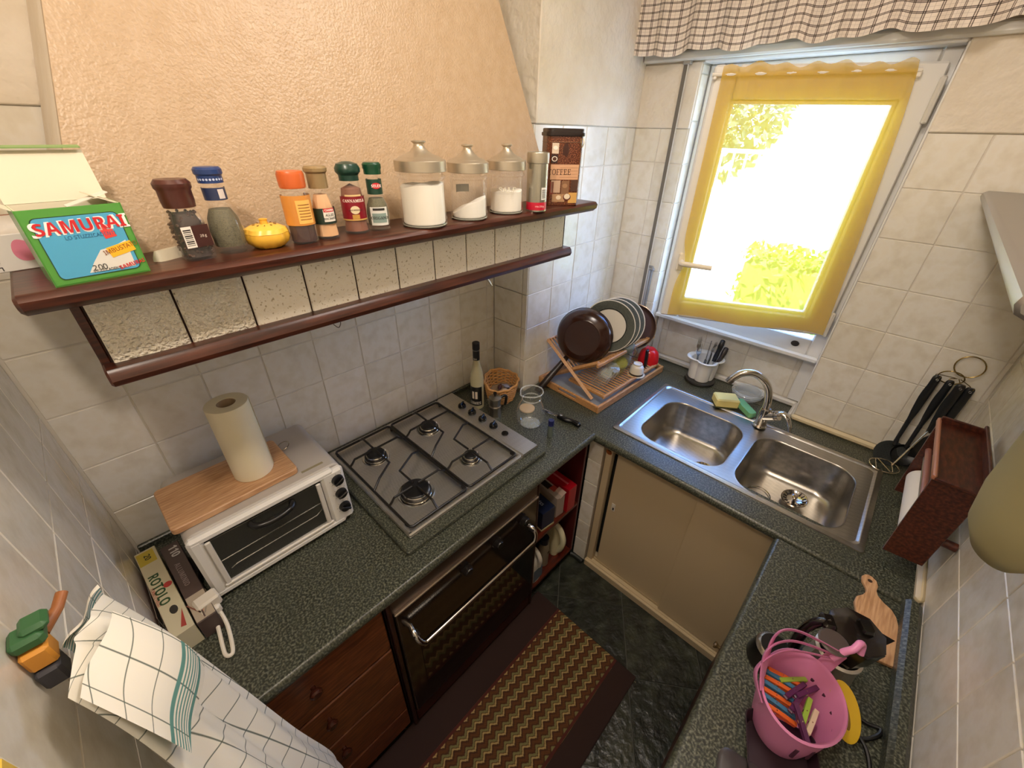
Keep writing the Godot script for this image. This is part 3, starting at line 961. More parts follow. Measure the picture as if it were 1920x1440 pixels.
	part("yellow_flash", M.new().box(Vector3(0.0, 0, 0), Vector3(0.027, 0.0125, 0.0006), 0.0, Basis(Vector3.BACK, 0.22)), mt("f0b42c", 0.3), tb).position = Vector3(0.028, 0.0335, 0.001)
	words("IMBUSTATO", 0.0052, mt("8c4a12", 0.4), tb, at_xf(Vector3(0.028, 0.035, 0.0014), Basis(Vector3.BACK, 0.22)))
	words("200", 0.0065, mt("2b2b2b", 0.4), tb, at_xf(Vector3(0.0, 0.0155, 0.0012)))
	words("STUZZICADENTI", 0.003, mt("3a3a3a", 0.4), tb, at_xf(Vector3(0.006, 0.0115, 0.0012)))
	words("SAMURAI", 0.0048, mt("c4262c", 0.4), tb, at_xf(Vector3(0.032, 0.0135, 0.0012), Basis(Vector3.BACK, 0.18)), 0.0, true)
	# small picks lying in the box
	part("paper_sachet", M.new().box(Vector3(0.022, bh + 0.004, -0.03), Vector3(0.045, 0.001, 0.02), 0.0, Basis(Vector3.BACK, 0.3)), mt("dcd6c8", 0.6), tb)
	solo("paper_scrap", M.new().loft([rring(0.022, 0.01, 0.0), rring(0.021, 0.008, 0.006), rring(0.018, 0.004, 0.014)]), mt("ccc3ae", 0.6), "small torn scrap of pale paper lying beside the toothpick box", "paper", Vector3(0.287, SH, 0.475), 0.5)
	# -- pepper grinder
	var pg := jar_at("pepper_grinder", "glass pepper grinder with a dark brown cap, full of mixed peppercorns", "spice jar", 0.316, 0.52, 0.022, 0.35)
	var sq := func(s: float, y: float) -> PackedVector3Array:
		var o := PackedVector3Array()
		for q in rrect(s, s, s * 0.3, 3):
			o.append(Vector3(q.x, y, -q.y))
		return o
	part("glass_body", M.new().loft([sq.call(0.04, 0.0), sq.call(0.043, 0.004), sq.call(0.041, 0.03), sq.call(0.04, 0.052), sq.call(0.034, 0.066), sq.call(0.03, 0.074)]), glass, pg)
	part("cap", M.new().lathe([Vector2(0, 0.072), Vector2(0.0195, 0.072), Vector2(0.0205, 0.08), Vector2(0.0205, 0.094), Vector2(0.0225, 0.097), Vector2(0.0228, 0.103), Vector2(0.019, 0.108), Vector2(0, 0.1095)], 28), mt("47231b", 0.3), pg)
	var pm := M.new()
	for k in 150:
		var y := rng.randf_range(0.005, 0.066)
		var s := 0.0165 if y < 0.052 else 0.0125
		var ax := rng.randi() % 2
		var q := Vector3(rng.randf_range(-s, s), y, s * (1 if rng.randf() < 0.5 else -1))
		if ax:
			q = Vector3(q.z, y, q.x)
		pm.lathe([Vector2(0, -0.0024), Vector2(0.0022, -0.001), Vector2(0.0022, 0.001), Vector2(0, 0.0024)], 6, q)
	part("peppercorns", pm, mt("4a3327", 0.5), pg).set_meta("kind", "stuff")
	part("pepper_core", M.new().loft([sq.call(0.034, 0.004), sq.call(0.033, 0.05), sq.call(0.025, 0.064)]), mt("34251d", 0.8), pg)
	part("label", M.new().box(Vector3(0.0, 0.034, 0.0212), Vector3(0.036, 0.03, 0.0006)), mt("3d1f1c", 0.35), pg)
	part("barcode_panel", M.new().box(Vector3(-0.011, 0.034, 0.0216), Vector3(0.013, 0.029, 0.0005)), mt("e4ded2", 0.4), pg)
	for k in 9:
		part("bar", M.new().box(Vector3(-0.011, 0.023 + 0.0026 * k, 0.022), Vector3(0.01, 0.0006 + 0.0005 * (k % 3), 0.0003)), mt("221b18", 0.5), pg)
	words("28 g", 0.0035, mt("d8cfc0", 0.4), pg, at_xf(Vector3(0.008, 0.034, 0.0217)))
	# -- blue capped herb jar
	var bj := jar_at("herb_jar", "round shouldered spice jar with a blue patterned cap holding grey green herbs", "spice jar", 0.364, 0.514, 0.024)
	part("glass_body", M.new().lathe([Vector2(0, 0), Vector2(0.019, 0), Vector2(0.021, 0.004), Vector2(0.0205, 0.008), Vector2(0.0235, 0.014), Vector2(0.0245, 0.035), Vector2(0.0225, 0.052), Vector2(0.0165, 0.066), Vector2(0.0145, 0.074), Vector2(0.0145, 0.1)], 28), glass, bj)
	part("herbs", M.new().lathe([Vector2(0, 0.009), Vector2(0.021, 0.011), Vector2(0.0225, 0.033), Vector2(0.0205, 0.051), Vector2(0.0145, 0.064), Vector2(0, 0.066)], 28), speck_mat("herb_grey", "3c3826", "6b6448"), bj)
	part("cap", M.new().lathe([Vector2(0, 0.1), Vector2(0.0165, 0.1), Vector2(0.0165, 0.11), Vector2(0.0185, 0.112), Vector2(0.0185, 0.118), Vector2(0.016, 0.121), Vector2(0, 0.122)], 28), mt("1f3565", 0.3), bj)
	for k in 9:
		part("cap_dot", M.new().lathe([Vector2(0, 0), Vector2(0.0016, 0.0002), Vector2(0, 0.0006)], 8), mt("b9c4dc", 0.4), bj).transform = Transform3D(Basis(Vector3.RIGHT, PI / 2), Vector3.ZERO) if false else Transform3D(Basis(Vector3(cos(-PI / 3 + k * 0.26), 0, -sin(-PI / 3 + k * 0.26)), Vector3(sin(-PI / 3 + k * 0.26), 0, cos(-PI / 3 + k * 0.26)), Vector3(0, -1, 0)), Vector3(sin(-PI / 3 + k * 0.26) * 0.0165, 0.105, cos(-PI / 3 + k * 0.26) * 0.0165))
	part("neck_label", band(0.0152, 0.077, 0.094, 2.0), mt("26304f", 0.35), bj)
	part("label_patch", band(0.0155, 0.079, 0.092, 0.3, PI / 2 - 0.6), mt("cfc4be", 0.4), bj)
	# -- yellow pumpkin shaped pot
	var yp := jar_at("yellow_pot", "small squat yellow pot shaped like a pumpkin with a dotted lid", "pot", 0.415, 0.524, 0.032)
	part("bowl", lobed([[0.0, 0.0], [0.022, 0.001], [0.03, 0.008], [0.033, 0.016], [0.032, 0.023]], 6, 0.05), mt("e9b53f", 0.3), yp)
	part("lid", lobed([[0.0325, 0.0235], [0.0295, 0.03], [0.02, 0.0345], [0.008, 0.036], [0.0, 0.036]], 6, 0.05), mt("edbb48", 0.3), yp)
	part("stalk", M.new().lathe([Vector2(0, 0.034), Vector2(0.0065, 0.035), Vector2(0.0055, 0.041), Vector2(0.0068, 0.0435), Vector2(0.003, 0.0445), Vector2(0, 0.044)], 14), mt("dca638", 0.35), yp)
	for k in 10:
		var a := TAU * k / 10.0
		part("slot", M.new().box(Vector3.ZERO, Vector3(0.0012, 0.0008, 0.004), 0.0, Basis(Vector3.UP, -a)), mt("6b4a1b", 0.6), yp).position = Vector3(cos(a + PI / 2) * 0.0165, 0.0357, sin(a + PI / 2) * 0.0165)
	# -- orange capped jar
	var oj := jar_at("spice_jar", "spice jar with an orange cap and orange label holding dark chillies", "spice jar", 0.472, 0.524, 0.022, 0.2)
	part("glass_body", M.new().lathe([Vector2(0, 0), Vector2(0.02, 0), Vector2(0.0225, 0.004), Vector2(0.022, 0.03), Vector2(0.0225, 0.075), Vector2(0.0215, 0.083), Vector2(0.0185, 0.084), Vector2(0.018, 0.088)], 28), glass, oj)
	part("chillies", M.new().lathe([Vector2(0, 0.003), Vector2(0.0198, 0.004), Vector2(0.0205, 0.03), Vector2(0.02, 0.04), Vector2(0, 0.042)], 24), speck_mat("chilli", "2b1512", "4e2b22"), oj)
	part("label", band(0.0229, 0.031, 0.077, 2.3), mt("d08a3c", 0.35), oj)
	part("label_panel", band(0.0232, 0.034, 0.07, 0.55, PI / 2 - 0.25), mt("f0b85f", 0.4), oj)
	for k in 6:
		part("print_line", band(0.0235, 0.04 + k * 0.0045, 0.0412 + k * 0.0045, 0.42, PI / 2 - 0.25, 10), mt("8c5a22", 0.5), oj)
	part("cap", M.new().lathe([Vector2(0, 0.087), Vector2(0.0195, 0.087), Vector2(0.0205, 0.09), Vector2(0.021, 0.107), Vector2(0.019, 0.112), Vector2(0, 0.1135)], 28), mt("c85f2a", 0.35), oj)
	# -- tan capped bottle
	var tj := jar_at("spice_jar", "spice bottle with a tan cap and dark green label holding pale powder", "spice jar", 0.518, 0.513, 0.021, 0.3)
	part("glass_body", M.new().lathe([Vector2(0, 0), Vector2(0.0205, 0), Vector2(0.0215, 0.004), Vector2(0.0185, 0.03), Vector2(0.019, 0.05), Vector2(0.0165, 0.066), Vector2(0.0135, 0.074), Vector2(0.0135, 0.084)], 8), glass, tj)
	part("powder", M.new().lathe([Vector2(0, 0.004), Vector2(0.0195, 0.005), Vector2(0.017, 0.03), Vector2(0.0175, 0.05), Vector2(0.0145, 0.064), Vector2(0.0115, 0.073), Vector2(0, 0.075)], 8), mt("d9ab7c", 0.8), tj)
	part("label", band(0.0196, 0.026, 0.052, 1.9), mt("1e2e22", 0.4), tj)
	part("label_crest", band(0.0199, 0.03, 0.05, 0.55, PI / 2 - 0.2), mt("e6e0d4", 0.4), tj)
	part("label_flash", band(0.0202, 0.046, 0.052, 0.5, PI / 2 - 0.2), mt("c4202c", 0.35), tj)
	words("CANNA", 0.0036, mt("f2ece0", 0.4), tj, Transform3D(Basis(Vector3.UP, 0.2), Vector3(sin(0.2) * 0.0203, 0.049, cos(0.2) * 0.0203)), 0.0203, true)
	words("AGLIO", 0.0042, mt("23211f", 0.4), tj, Transform3D(Basis(Vector3.UP, 0.2), Vector3(sin(0.2) * 0.0201, 0.041, cos(0.2) * 0.0201)), 0.0201)
	words("MACINATO", 0.0034, mt("23211f", 0.4), tj, Transform3D(Basis(Vector3.UP, 0.2), Vector3(sin(0.2) * 0.0201, 0.035, cos(0.2) * 0.0201)), 0.0201)
	part("cap", M.new().lathe([Vector2(0, 0.083), Vector2(0.016, 0.083), Vector2(0.0162, 0.106), Vector2(0.019, 0.109), Vector2(0.0192, 0.114), Vector2(0.0165, 0.117), Vector2(0, 0.118)], 28), mt("8a744f", 0.35), tj)
	# -- nutmeg jar
	var nj := jar_at("spice_jar", "spice jar with a mushroom shaped dark green cap and crimson label", "spice jar", 0.578, 0.507, 0.023, 0.1)
	part("glass_body", M.new().lathe([Vector2(0, 0), Vector2(0.022, 0), Vector2(0.023, 0.004), Vector2(0.0205, 0.022), Vector2(0.021, 0.06), Vector2(0.0185, 0.078), Vector2(0.0165, 0.086), Vector2(0.0165, 0.092)], 28), glass, nj)
	part("powder", M.new().lathe([Vector2(0, 0.004), Vector2(0.021, 0.005), Vector2(0.019, 0.022), Vector2(0.0195, 0.06), Vector2(0.017, 0.078), Vector2(0, 0.086)], 24), mt("7d4a33", 0.85), nj)
	part("label", band(0.0216, 0.024, 0.066, 1.5), mt("7d1220", 0.35), nj)
	part("label_edge", band(0.0219, 0.0245, 0.027, 1.5), mt("c9a25a", 0.4), nj)
	part("label_arch", band(0.0219, 0.066, 0.069, 0.7), mt("d9bd86", 0.4), nj)
	part("label_crest", M.new().extrude(circle(0.0085, 24, Vector2.ZERO, 1.0, 0.82), 0.0006, at_xf(Vector3(0, 0.043, 0.0212))), mt("dccba4", 0.4), nj)
	part("label_rays", band(0.0219, 0.0275, 0.035, 0.3), mt("b88b3f", 0.4), nj)
	words("CANNAMELA", 0.0048, mt("f0e6d6", 0.4), nj, at_xf(Vector3(0, 0.0585, 0.0218)), 0.0218, true, true)
	words("NOCE MOSCATA", 0.0023, mt("4a1a18", 0.4), nj, at_xf(Vector3(0, 0.043, 0.0219)), 0.0, true)
	part("cap", M.new().lathe([Vector2(0, 0.091), Vector2(0.0175, 0.091), Vector2(0.0175, 0.1), Vector2(0.0218, 0.105), Vector2(0.0222, 0.111), Vector2(0.0185, 0.118), Vector2(0.008, 0.1215), Vector2(0, 0.122)], 28), mt("10352a", 0.28), nj)
	# -- oregano jar
	var rj := jar_at("spice_jar", "spice jar with a slim green cap and oregano label beside the sugar jar", "spice jar", 0.622, 0.514, 0.022, 0.1)
	part("glass_body", M.new().lathe([Vector2(0, 0), Vector2(0.0185, 0), Vector2(0.0205, 0.004), Vector2(0.019, 0.008), Vector2(0.0215, 0.014), Vector2(0.0225, 0.032), Vector2(0.0205, 0.048), Vector2(0.015, 0.06), Vector2(0.0135, 0.07), Vector2(0.0135, 0.1)], 28), glass, rj)
	part("herbs", M.new().lathe([Vector2(0, 0.009), Vector2(0.019, 0.011), Vector2(0.0205, 0.031), Vector2(0.0185, 0.047), Vector2(0.013, 0.059), Vector2(0, 0.06)], 24), speck_mat("oregano", "3d3a26", "6b6748"), rj)
	part("label", band(0.0228, 0.012, 0.045, 0.75), mt("d8d8d0", 0.4), rj)
	part("label_ground", band(0.0231, 0.017, 0.034, 0.6), mt("7f938c", 0.4), rj)
	part("label_trim", band(0.0231, 0.039, 0.043, 0.5), mt("262420", 0.4), rj)
	words("ORIGANO", 0.0052, mt("22211d", 0.4), rj, at_xf(Vector3(0, 0.0255, 0.0231)), 0.0231, true, true)
	part("neck_band", band(0.0143, 0.066, 0.092, 2.4), mt("143a2b", 0.35), rj)
	part("neck_oval", M.new().extrude(circle(0.0085, 22, Vector2.ZERO, 1.0, 0.62), 0.0008, at_xf(Vector3(0.002, 0.081, 0.0138))), mt("c4202c", 0.35), rj)
	words("SELEX", 0.0048, mt("f2ece4", 0.4), rj, at_xf(Vector3(0.002, 0.081, 0.0149)), 0.0, true)
	part("cap", M.new().lathe([Vector2(0, 0.1), Vector2(0.0158, 0.1), Vector2(0.0158, 0.108), Vector2(0.017, 0.11), Vector2(0.017, 0.1165), Vector2(0.0145, 0.1195), Vector2(0, 0.12)], 28), mt("0f4029", 0.3), rj)
	# -- three glass jars with spun aluminium lids
	storage_jar("large glass storage jar with a spun aluminium lid, nearly full of white sugar", 0.703, 0.551, 0.0475, 1.0, 0.078, "f0ebdd", 0.12, "")
	storage_jar("glass storage jar with an aluminium lid, one third full of coarse salt", 0.826, 0.546, 0.042, 0.93, 0.03, "ebe7dc", 0.9, "")
	storage_jar("glass storage jar embossed SALE with an aluminium lid, half full of fine salt", 0.948, 0.54, 0.0425, 0.93, 0.05, "efe9dc", 0.05, "SALE")
	# -- silver tin
	var ti := jar_at("steel_tin", "slim silver tin with a red foot band and lift-off lid", "tin", 1.038, 0.558, 0.026, 0.1)
	part("body", M.new().lathe([Vector2(0, 0), Vector2(0.0255, 0), Vector2(0.026, 0.002), Vector2(0.026, 0.11)], 36), mt("b9b6a8", 0.25, 0.9), ti)
	part("lid", M.new().lathe([Vector2(0.0265, 0.108), Vector2(0.0275, 0.109), Vector2(0.0275, 0.13), Vector2(0.026, 0.132), Vector2(0.022, 0.131), Vector2(0, 0.131)], 36), mt("b3ac9b", 0.32, 0.85), ti)
	part("red_band", band(0.0262, 0.004, 0.022, 2.6), mt("b91430", 0.3), ti)
	words("• aroma 250 g", 0.004, mt("f0d8d4", 0.4), ti, at_xf(Vector3(0.002, 0.013, 0.0263)), 0.0263)
	part("barcode_panel", band(0.0262, 0.028, 0.056, 0.28, PI / 2 - 0.65), mt("e4e1d8", 0.4), ti)
	for k in 8:
		part("bar", band(0.0264, 0.032 + 0.0026 * k, 0.0332 + 0.0026 * k, 0.22, PI / 2 - 0.65, 6), mt("262422", 0.5), ti)
	# -- coffee tin
	coffee_tin()


func rring(sx: float, sz: float, y: float) -> PackedVector3Array:
	var o := PackedVector3Array()
	for i in 20:
		var a := TAU * i / 20.0
		var w := 1.0 + 0.06 * sin(a * 5.0 + y * 90.0)
		o.append(Vector3(cos(a) * sx * w, y, -sin(a) * sz * w))
	return o


func frame_ring(poly: PackedVector2Array, w: float, d: float, at: Vector3) -> M:
	var m := M.new()
	var n := poly.size()
	for i in n:
		var k := (i + 1) % n
		var a := Vector3(poly[i].x, poly[i].y, 0) + at
		var b := Vector3(poly[k].x, poly[k].y, 0) + at
		var ai := Vector3(poly[i].x * (1.0 - w / 0.04), poly[i].y * (1.0 - w / 0.04), 0) + at
		var bi := Vector3(poly[k].x * (1.0 - w / 0.04), poly[k].y * (1.0 - w / 0.04), 0) + at
		var o := Vector3(0, 0, d)
		m.quad(a + o, b + o, bi + o, ai + o)
		m.quad(a, b, b + o, a + o)
		m.quad(bi, ai, ai + o, bi + o)
	return m


func speck_mat(key: String, dark: String, light: String) -> Material:
	return patterned("speck_" + key, noise_tex("speck_" + key, 0.09, [[0.2, dark], [0.55, light], [0.9, dark]], 3, 256), Vector3(0.07, 0.07, 0.07), 0.85, "ffffff", false)


func lobed(prof: Array, lobes: int, amp: float) -> M:
	var rings := []
	for q in prof:
		var o := PackedVector3Array()
		for i in 48:
			var a := TAU * i / 48.0
			var r: float = maxf(q[0], 0.0002) * (1.0 - amp + amp * absf(cos(a * lobes / 2.0)) * 2.0)
			o.append(Vector3(cos(a) * r, q[1], -sin(a) * r))
		rings.append(o)
	return M.new().loft(rings)


func storage_jar(label: String, bx: float, bz: float, r: float, s: float, fill: float, col: String, slope: float, emb: String) -> void:
	var j := jar_at("storage_jar", label, "jar", bx, bz, r, -0.1, "glass storage jars on the mantel shelf")
	var gl := glass_mat("f0f4ee", 0.04)
	var h := 0.1 * s + 0.004
	part("glass_body", M.new().lathe([Vector2(0, 0), Vector2(r - 0.004, 0), Vector2(r, 0.004), Vector2(r, 0.016), Vector2(r - 0.0018, 0.019), Vector2(r - 0.0018, h - 0.016), Vector2(r + 0.001, h - 0.013), Vector2(r + 0.001, h - 0.01), Vector2(r - 0.003, h - 0.006), Vector2(r - 0.003, h + 0.008)], 44), gl, j)
	part("foot_rim", M.new().lathe([Vector2(r - 0.006, 0.0012), Vector2(r - 0.003, 0.0008), Vector2(r - 0.001, 0.003), Vector2(r - 0.003, 0.0045)], 40), mt("8b8c80", 0.15), j)
	# the contents, with a sloping top
	var rings := []
	for q in [[r - 0.006, 0.005, 0.0], [r - 0.0042, 0.008, 0.0], [r - 0.0042, fill, 1.0], [r * 0.5, fill + 0.002, 1.0], [0.0005, fill + 0.001, 1.0]]:
		var o := PackedVector3Array()
		for i in 40:
			var a := TAU * i / 40.0
			var x: float = cos(a) * q[0]; var z: float = -sin(a) * q[0]
			var yy: float = q[1] + q[2] * (x * slope * 0.5 + 0.002 * sin(a * 3.0))
			if q[2] > 0.0:
				yy = maxf(yy, 0.009)
			o.append(Vector3(x, yy, z))
		rings.append(o)
	part("contents", M.new().loft(rings), mt(col, 0.9), j)
	var al := mt("c3b8a4", 0.38, 0.85)
	var prof := [Vector2(r + 0.0015, h - 0.002), Vector2(r + 0.0035, h - 0.001), Vector2(r + 0.0035, h + 0.017), Vector2(r + 0.0015, h + 0.019), Vector2(r * 0.92, h + 0.0205), Vector2(r * 0.86, h + 0.0225), Vector2(r * 0.78, h + 0.0245), Vector2(r * 0.58, h + 0.0275), Vector2(r * 0.38, h + 0.033), Vector2(r * 0.25, h + 0.039), Vector2(r * 0.205, h + 0.0435), Vector2(r * 0.215, h + 0.046), Vector2(r * 0.29, h + 0.048), Vector2(r * 0.295, h + 0.0498), Vector2(r * 0.26, h + 0.051), Vector2(0, h + 0.0505)]
	part("lid", M.new().lathe(prof, 44), al, j, "spun aluminium lid with a knob")
	if emb:
		part("embossed_plate", M.new().lathe([Vector2(r - 0.0005, 0.045), Vector2(r + 0.0006, 0.0455), Vector2(r + 0.0006, 0.0645), Vector2(r - 0.0005, 0.065)], 14, Vector3.ZERO, PI / 2 - 0.55, PI / 2 + 0.45), gl, j)
		words(emb, 0.0115, mt("e6e0cc", 0.12), j, Transform3D(Basis(Vector3.UP, 0.18), Vector3(sin(0.18) * (r + 0.001), 0.055, cos(0.18) * (r + 0.001))), r + 0.001, false, true, 1.15)
	elif slope > 0.5:
		part("grey_label", band(r - 0.003, 0.052, 0.068, 0.42, -PI / 2 - 0.5), mt("8f8a7c", 0.5), j)


func coffee_tin() -> void:
	var t := thing("coffee_tin", "tall rectangular tin printed with coffee beans and the word COFFEE", "tin", Vector3(1.197, SH, 0.505), -0.62)
	var w := 0.098; var d := 0.075; var h := 0.165
	var ring := func(y: float, g: float) -> PackedVector3Array:
		var o := PackedVector3Array()
		for q in rrect(w + g, d + g, 0.018, 5):
			o.append(Vector3(q.x, y, -q.y))
		return o
	var beans := patterned("coffee_beans", noise_tex("beans", 0.16, [[0.0, "1f0d08"], [0.4, "4a2414"], [0.62, "7a4228"], [1.0, "b4825a"]], 2, 256, FastNoiseLite.TYPE_CELLULAR), Vector3(0.09, 0.09, 0.09), 0.25, "ffffff", false)
	part("body", M.new().loft([ring.call(0.0, -0.003), ring.call(0.002, 0.0), ring.call(h, 0.0)]), beans, t)
	part("rim", M.new().loft([ring.call(h - 0.014, 0.0), ring.call(h - 0.0135, 0.0015), ring.call(h - 0.0125, 0.0015), ring.call(h - 0.012, 0.0)]), mt("8d6a52", 0.25, 0.6), t)
	part("lid", M.new().loft([ring.call(h, 0.004), ring.call(h + 0.002, 0.006), ring.call(h + 0.008, 0.006), ring.call(h + 0.0085, 0.001), ring.call(h + 0.016, 0.001), ring.call(h + 0.0175, -0.004)]), mt("1d1310", 0.35), t, "dark brown lid")
	var f := d / 2 + 0.0003
	var pr := func(called: String, x: float, y: float, sx: float, sy: float, hex: String) -> void:
		part(called, M.new().box(Vector3(x, y, f), Vector3(sx, sy, 0.0005)), mt(hex, 0.3), t)
	pr.call("print_band", 0.0, 0.083, 0.078, 0.036, "c79a76")
	pr.call("print_panel", -0.029, 0.138, 0.018, 0.024, "cdb9a0")
	pr.call("print_panel", -0.03, 0.114, 0.018, 0.02, "2a1712")
	pr.call("print_panel", -0.022, 0.048, 0.026, 0.03, "b99a80")
	pr.call("print_panel", 0.005, 0.045, 0.022, 0.034, "7d5a40")
	pr.call("print_panel", 0.03, 0.05, 0.018, 0.028, "4b3126")
	pr.call("print_panel", -0.012, 0.02, 0.036, 0.02, "a8825e")
	pr.call("print_panel", 0.028, 0.02, 0.024, 0.026, "c99b55")
	pr.call("print_panel", -0.033, 0.045, 0.01, 0.03, "7a2a20")
	for q in [[-0.03, 0.114, 0.0075, "e6dccb"], [-0.03, 0.114, 0.0055, "4a2a1b"], [0.012, 0.022, 0.011, "5d2a20"], [0.012, 0.0235, 0.0085, "dccbb0"], [-0.012, 0.021, 0.007, "d9c3a4"], [-0.029, 0.139, 0.006, "e8ddcc"], [0.004, 0.05, 0.007, "9c7654"]]:
		part("cup_print", M.new().extrude(circle(q[2], 20, Vector2.ZERO, 1.0, 0.8), 0.0005, at_xf(Vector3(q[0], q[1], f + 0.0003 + (0.0004 if q[2] in [0.0055, 0.0085] else 0.0)))), mt(q[3], 0.3), t)
	part("scoop_print", M.new().extrude(PackedVector2Array([Vector2(-0.012, 0.125), Vector2(0.0, 0.118), Vector2(0.004, 0.135), Vector2(0.0, 0.15), Vector2(-0.008, 0.15), Vector2(-0.013, 0.138)]), 0.0005, at_xf(Vector3(0.004, 0, f))), mt("3a1c12", 0.3), t)
	for k in 4:
		part("print_line", M.new().box(Vector3(0.012, 0.071 + 0.0075 * k, f + 0.0004), Vector3(0.05, 0.0008, 0.0003)), mt("a37a58", 0.5), t)
	words("COFFEE", 0.0135, mt("3a1a12", 0.4), t, at_xf(Vector3(-0.014, 0.083, f + 0.0004)), 0.0, false, true, 0.95)
	part("clasp", M.new().tube(smooth_path([Vector3(w / 2 - 0.012, h - 0.004, d / 2 + 0.002), Vector3(w / 2 - 0.012, h - 0.014, d / 2 + 0.006), Vector3(w / 2 - 0.008, h - 0.024, d / 2 + 0.003), Vector3(w / 2 - 0.004, h - 0.014, d / 2 + 0.005), Vector3(w / 2 - 0.006, h - 0.004, d / 2 + 0.002)], 5), 0.0011, 6), mt("c9b48c", 0.25, 0.9), t)


func worktop_prof(z1: float, y0: float, y1: float) -> PackedVector2Array:
	var p := PackedVector2Array([Vector2(0.004, y0), Vector2(z1 - 0.012, y0)])
	for k in 7:
		var a := -PI / 2 + PI * k / 6.0
		p.append(Vector2(z1 - 0.014 + 0.014 * cos(a), (y0 + y1) / 2 + (y1 - y0) / 2 * sin(a)))
	p.append(Vector2(0.004, y1))
	return p


func units() -> void:
	var wood: Material = mats["cabinet_wood"]
	var top: Material = mats["worktop"]
	# stove side worktop
	var w := thing("stove_worktop", "mottled green grey laminate worktop along the stove wall", "worktop")
	part("slab", along_x(worktop_prof(0.642, CT - 0.036, CT), 0.004, 1.392), top, w)
	part("upstand", M.new().box(Vector3(0.72, CT + 0.011, 0.012), Vector3(1.43, 0.022, 0.014), 0.003), top, w)
	part("hob_riser", M.new().box(Vector3(0.838, CT + 0.01, 0.297), Vector3(0.618, 0.02, 0.556), 0.004), top, w)
	part("end_cap", M.new().box(Vector3(1.3945, CT - 0.018, 0.32), Vector3(0.004, 0.034, 0.6), 0.001), mt("1c1a18", 0.5), w)
	# drawers
	var d := thing("drawer_unit", "brown wooden drawer unit with turned knobs left of the oven", "drawers", Vector3(0.0, 0, 0))
	part("carcass", M.new().box(Vector3(0.207, 0.45, 0.303), Vector3(0.406, 0.76, 0.59), 0.002), mt("4b1f10", 0.5), d)
	part("plinth", M.new().box(Vector3(0.207, 0.035, 0.28), Vector3(0.406, 0.07, 0.54)), mt("1d120d", 0.6), d)
	for q in [[0.606, 0.832], [0.4, 0.6], [0.199, 0.394], [0.073, 0.193]]:
		var dr := part("drawer", M.new().box(Vector3(0.206, (q[0] + q[1]) / 2, 0.606), Vector3(0.4, q[1] - q[0] - 0.002, 0.02), 0.0035), wood, d)
		var ky: float = q[1] - (0.105 if q[0] > 0.6 else 0.062)
		part("knob", M.new().lathe([Vector2(0.006, 0), Vector2(0.0065, 0.008), Vector2(0.011, 0.012), Vector2(0.0155, 0.018), Vector2(0.0155, 0.023), Vector2(0.011, 0.028), Vector2(0, 0.029)], 18), mt("3a1a10", 0.22), dr).transform = Transform3D(Basis(Vector3.RIGHT, PI / 2), Vector3(0.2, ky, 0.615))
	# open shelves between the oven and the tiled post
	var s := thing("open_shelf_unit", "small red brown open shelf unit between the oven and the sink cabinet", "shelf unit")
	var rb: Material = mats["red_board"]
	part("side_panel", M.new().box(Vector3(1.404, 0.45, 0.32), Vector3(0.016, 0.76, 0.56), 0.002), mt("4a1512", 0.45), s)
	part("side_panel", M.new().box(Vector3(1.083, 0.45, 0.32), Vector3(0.016, 0.76, 0.56), 0.002), mt("4a1512", 0.45), s)
	part("back_panel", M.new().box(Vector3(1.243, 0.45, 0.05), Vector3(0.32, 0.76, 0.01)), mt("2a0d0b", 0.6), s)
	part("shelf", M.new().box(Vector3(1.2435, 0.422, 0.325), Vector3(0.302, 0.018, 0.55), 0.002), rb, s)
	part("shelf", M.new().box(Vector3(1.2435, 0.078, 0.325), Vector3(0.302, 0.018, 0.55), 0.002), rb, s)
	part("plinth", M.new().box(Vector3(1.2435, 0.034, 0.31), Vector3(0.33, 0.068, 0.5)), mt("1b0d0b", 0.6), s)
	part("shelf_pin", M.new().lathe([Vector2(0, 0), Vector2(0.003, 0.0), Vector2(0.003, 0.003), Vector2(0, 0.004)], 8, Vector3(1.385, 0.431, 0.575)), mt("d8c9a8", 0.4), s)
	shelf_contents()
	# tiled post
	var p := thing("tiled_post", "narrow tiled post between the open shelves and the sink cabinet", "post")
	part("core", M.new().box(Vector3(1.47, 0.41, 0.628), Vector3(0.06, 0.81, 0.068), 0.002), mt("c3b49c", 0.8), p)
	for k in 6:
		var y0 := 0.02 + 0.133 * k
		part("tile", M.new().box(Vector3(1.438, y0 + 0.0655, 0.629), Vector3(0.007, 0.128, 0.068), 0.0015), mats["wall_tile_%d" % (k % 4)], p)
	part("skirting", M.new().tube(smooth_path([Vector3(1.42, 0.012, 0.588), Vector3(1.427, 0.012, 0.602), Vector3(1.428, 0.012, 0.635), Vector3(1.427, 0.012, 0.662)], 5), 0.012, 8), mt("23251f", 0.5), p)
	# sink cabinet with two sliding doors
	var c := thing("sink_cabinet", "cream sink cabinet with two sliding doors and a small apple sticker", "cabinet")
	var cream := mt("c9b48f", 0.5)
	part("body", M.new().box(Vector3(1.46, 0.42, 0.686), Vector3(0.03, 0.8, 0.03), 0.002).box(Vector3(1.78, 0.42, 0.676), Vector3(0.64, 0.8, 0.012)).box(Vector3(1.45, 0.802, 1.16), Vector3(0.03, 0.036, 0.98), 0.002).box(Vector3(1.77, 0.03, 1.16), Vector3(0.66, 0.03, 0.97)).box(Vector3(2.09, 0.42, 1.16), Vector3(0.012, 0.8, 0.97)), cream, c)
	part("dark_inside", M.new().box(Vector3(1.505, 0.42, 1.16), Vector3(0.004, 0.74, 0.94)), mt("1f1a14", 0.9), c)
	part("bottom_rail", M.new().box(Vector3(1.443, 0.0205, 1.16), Vector3(0.03, 0.041, 0.98), 0.003), cream, c)
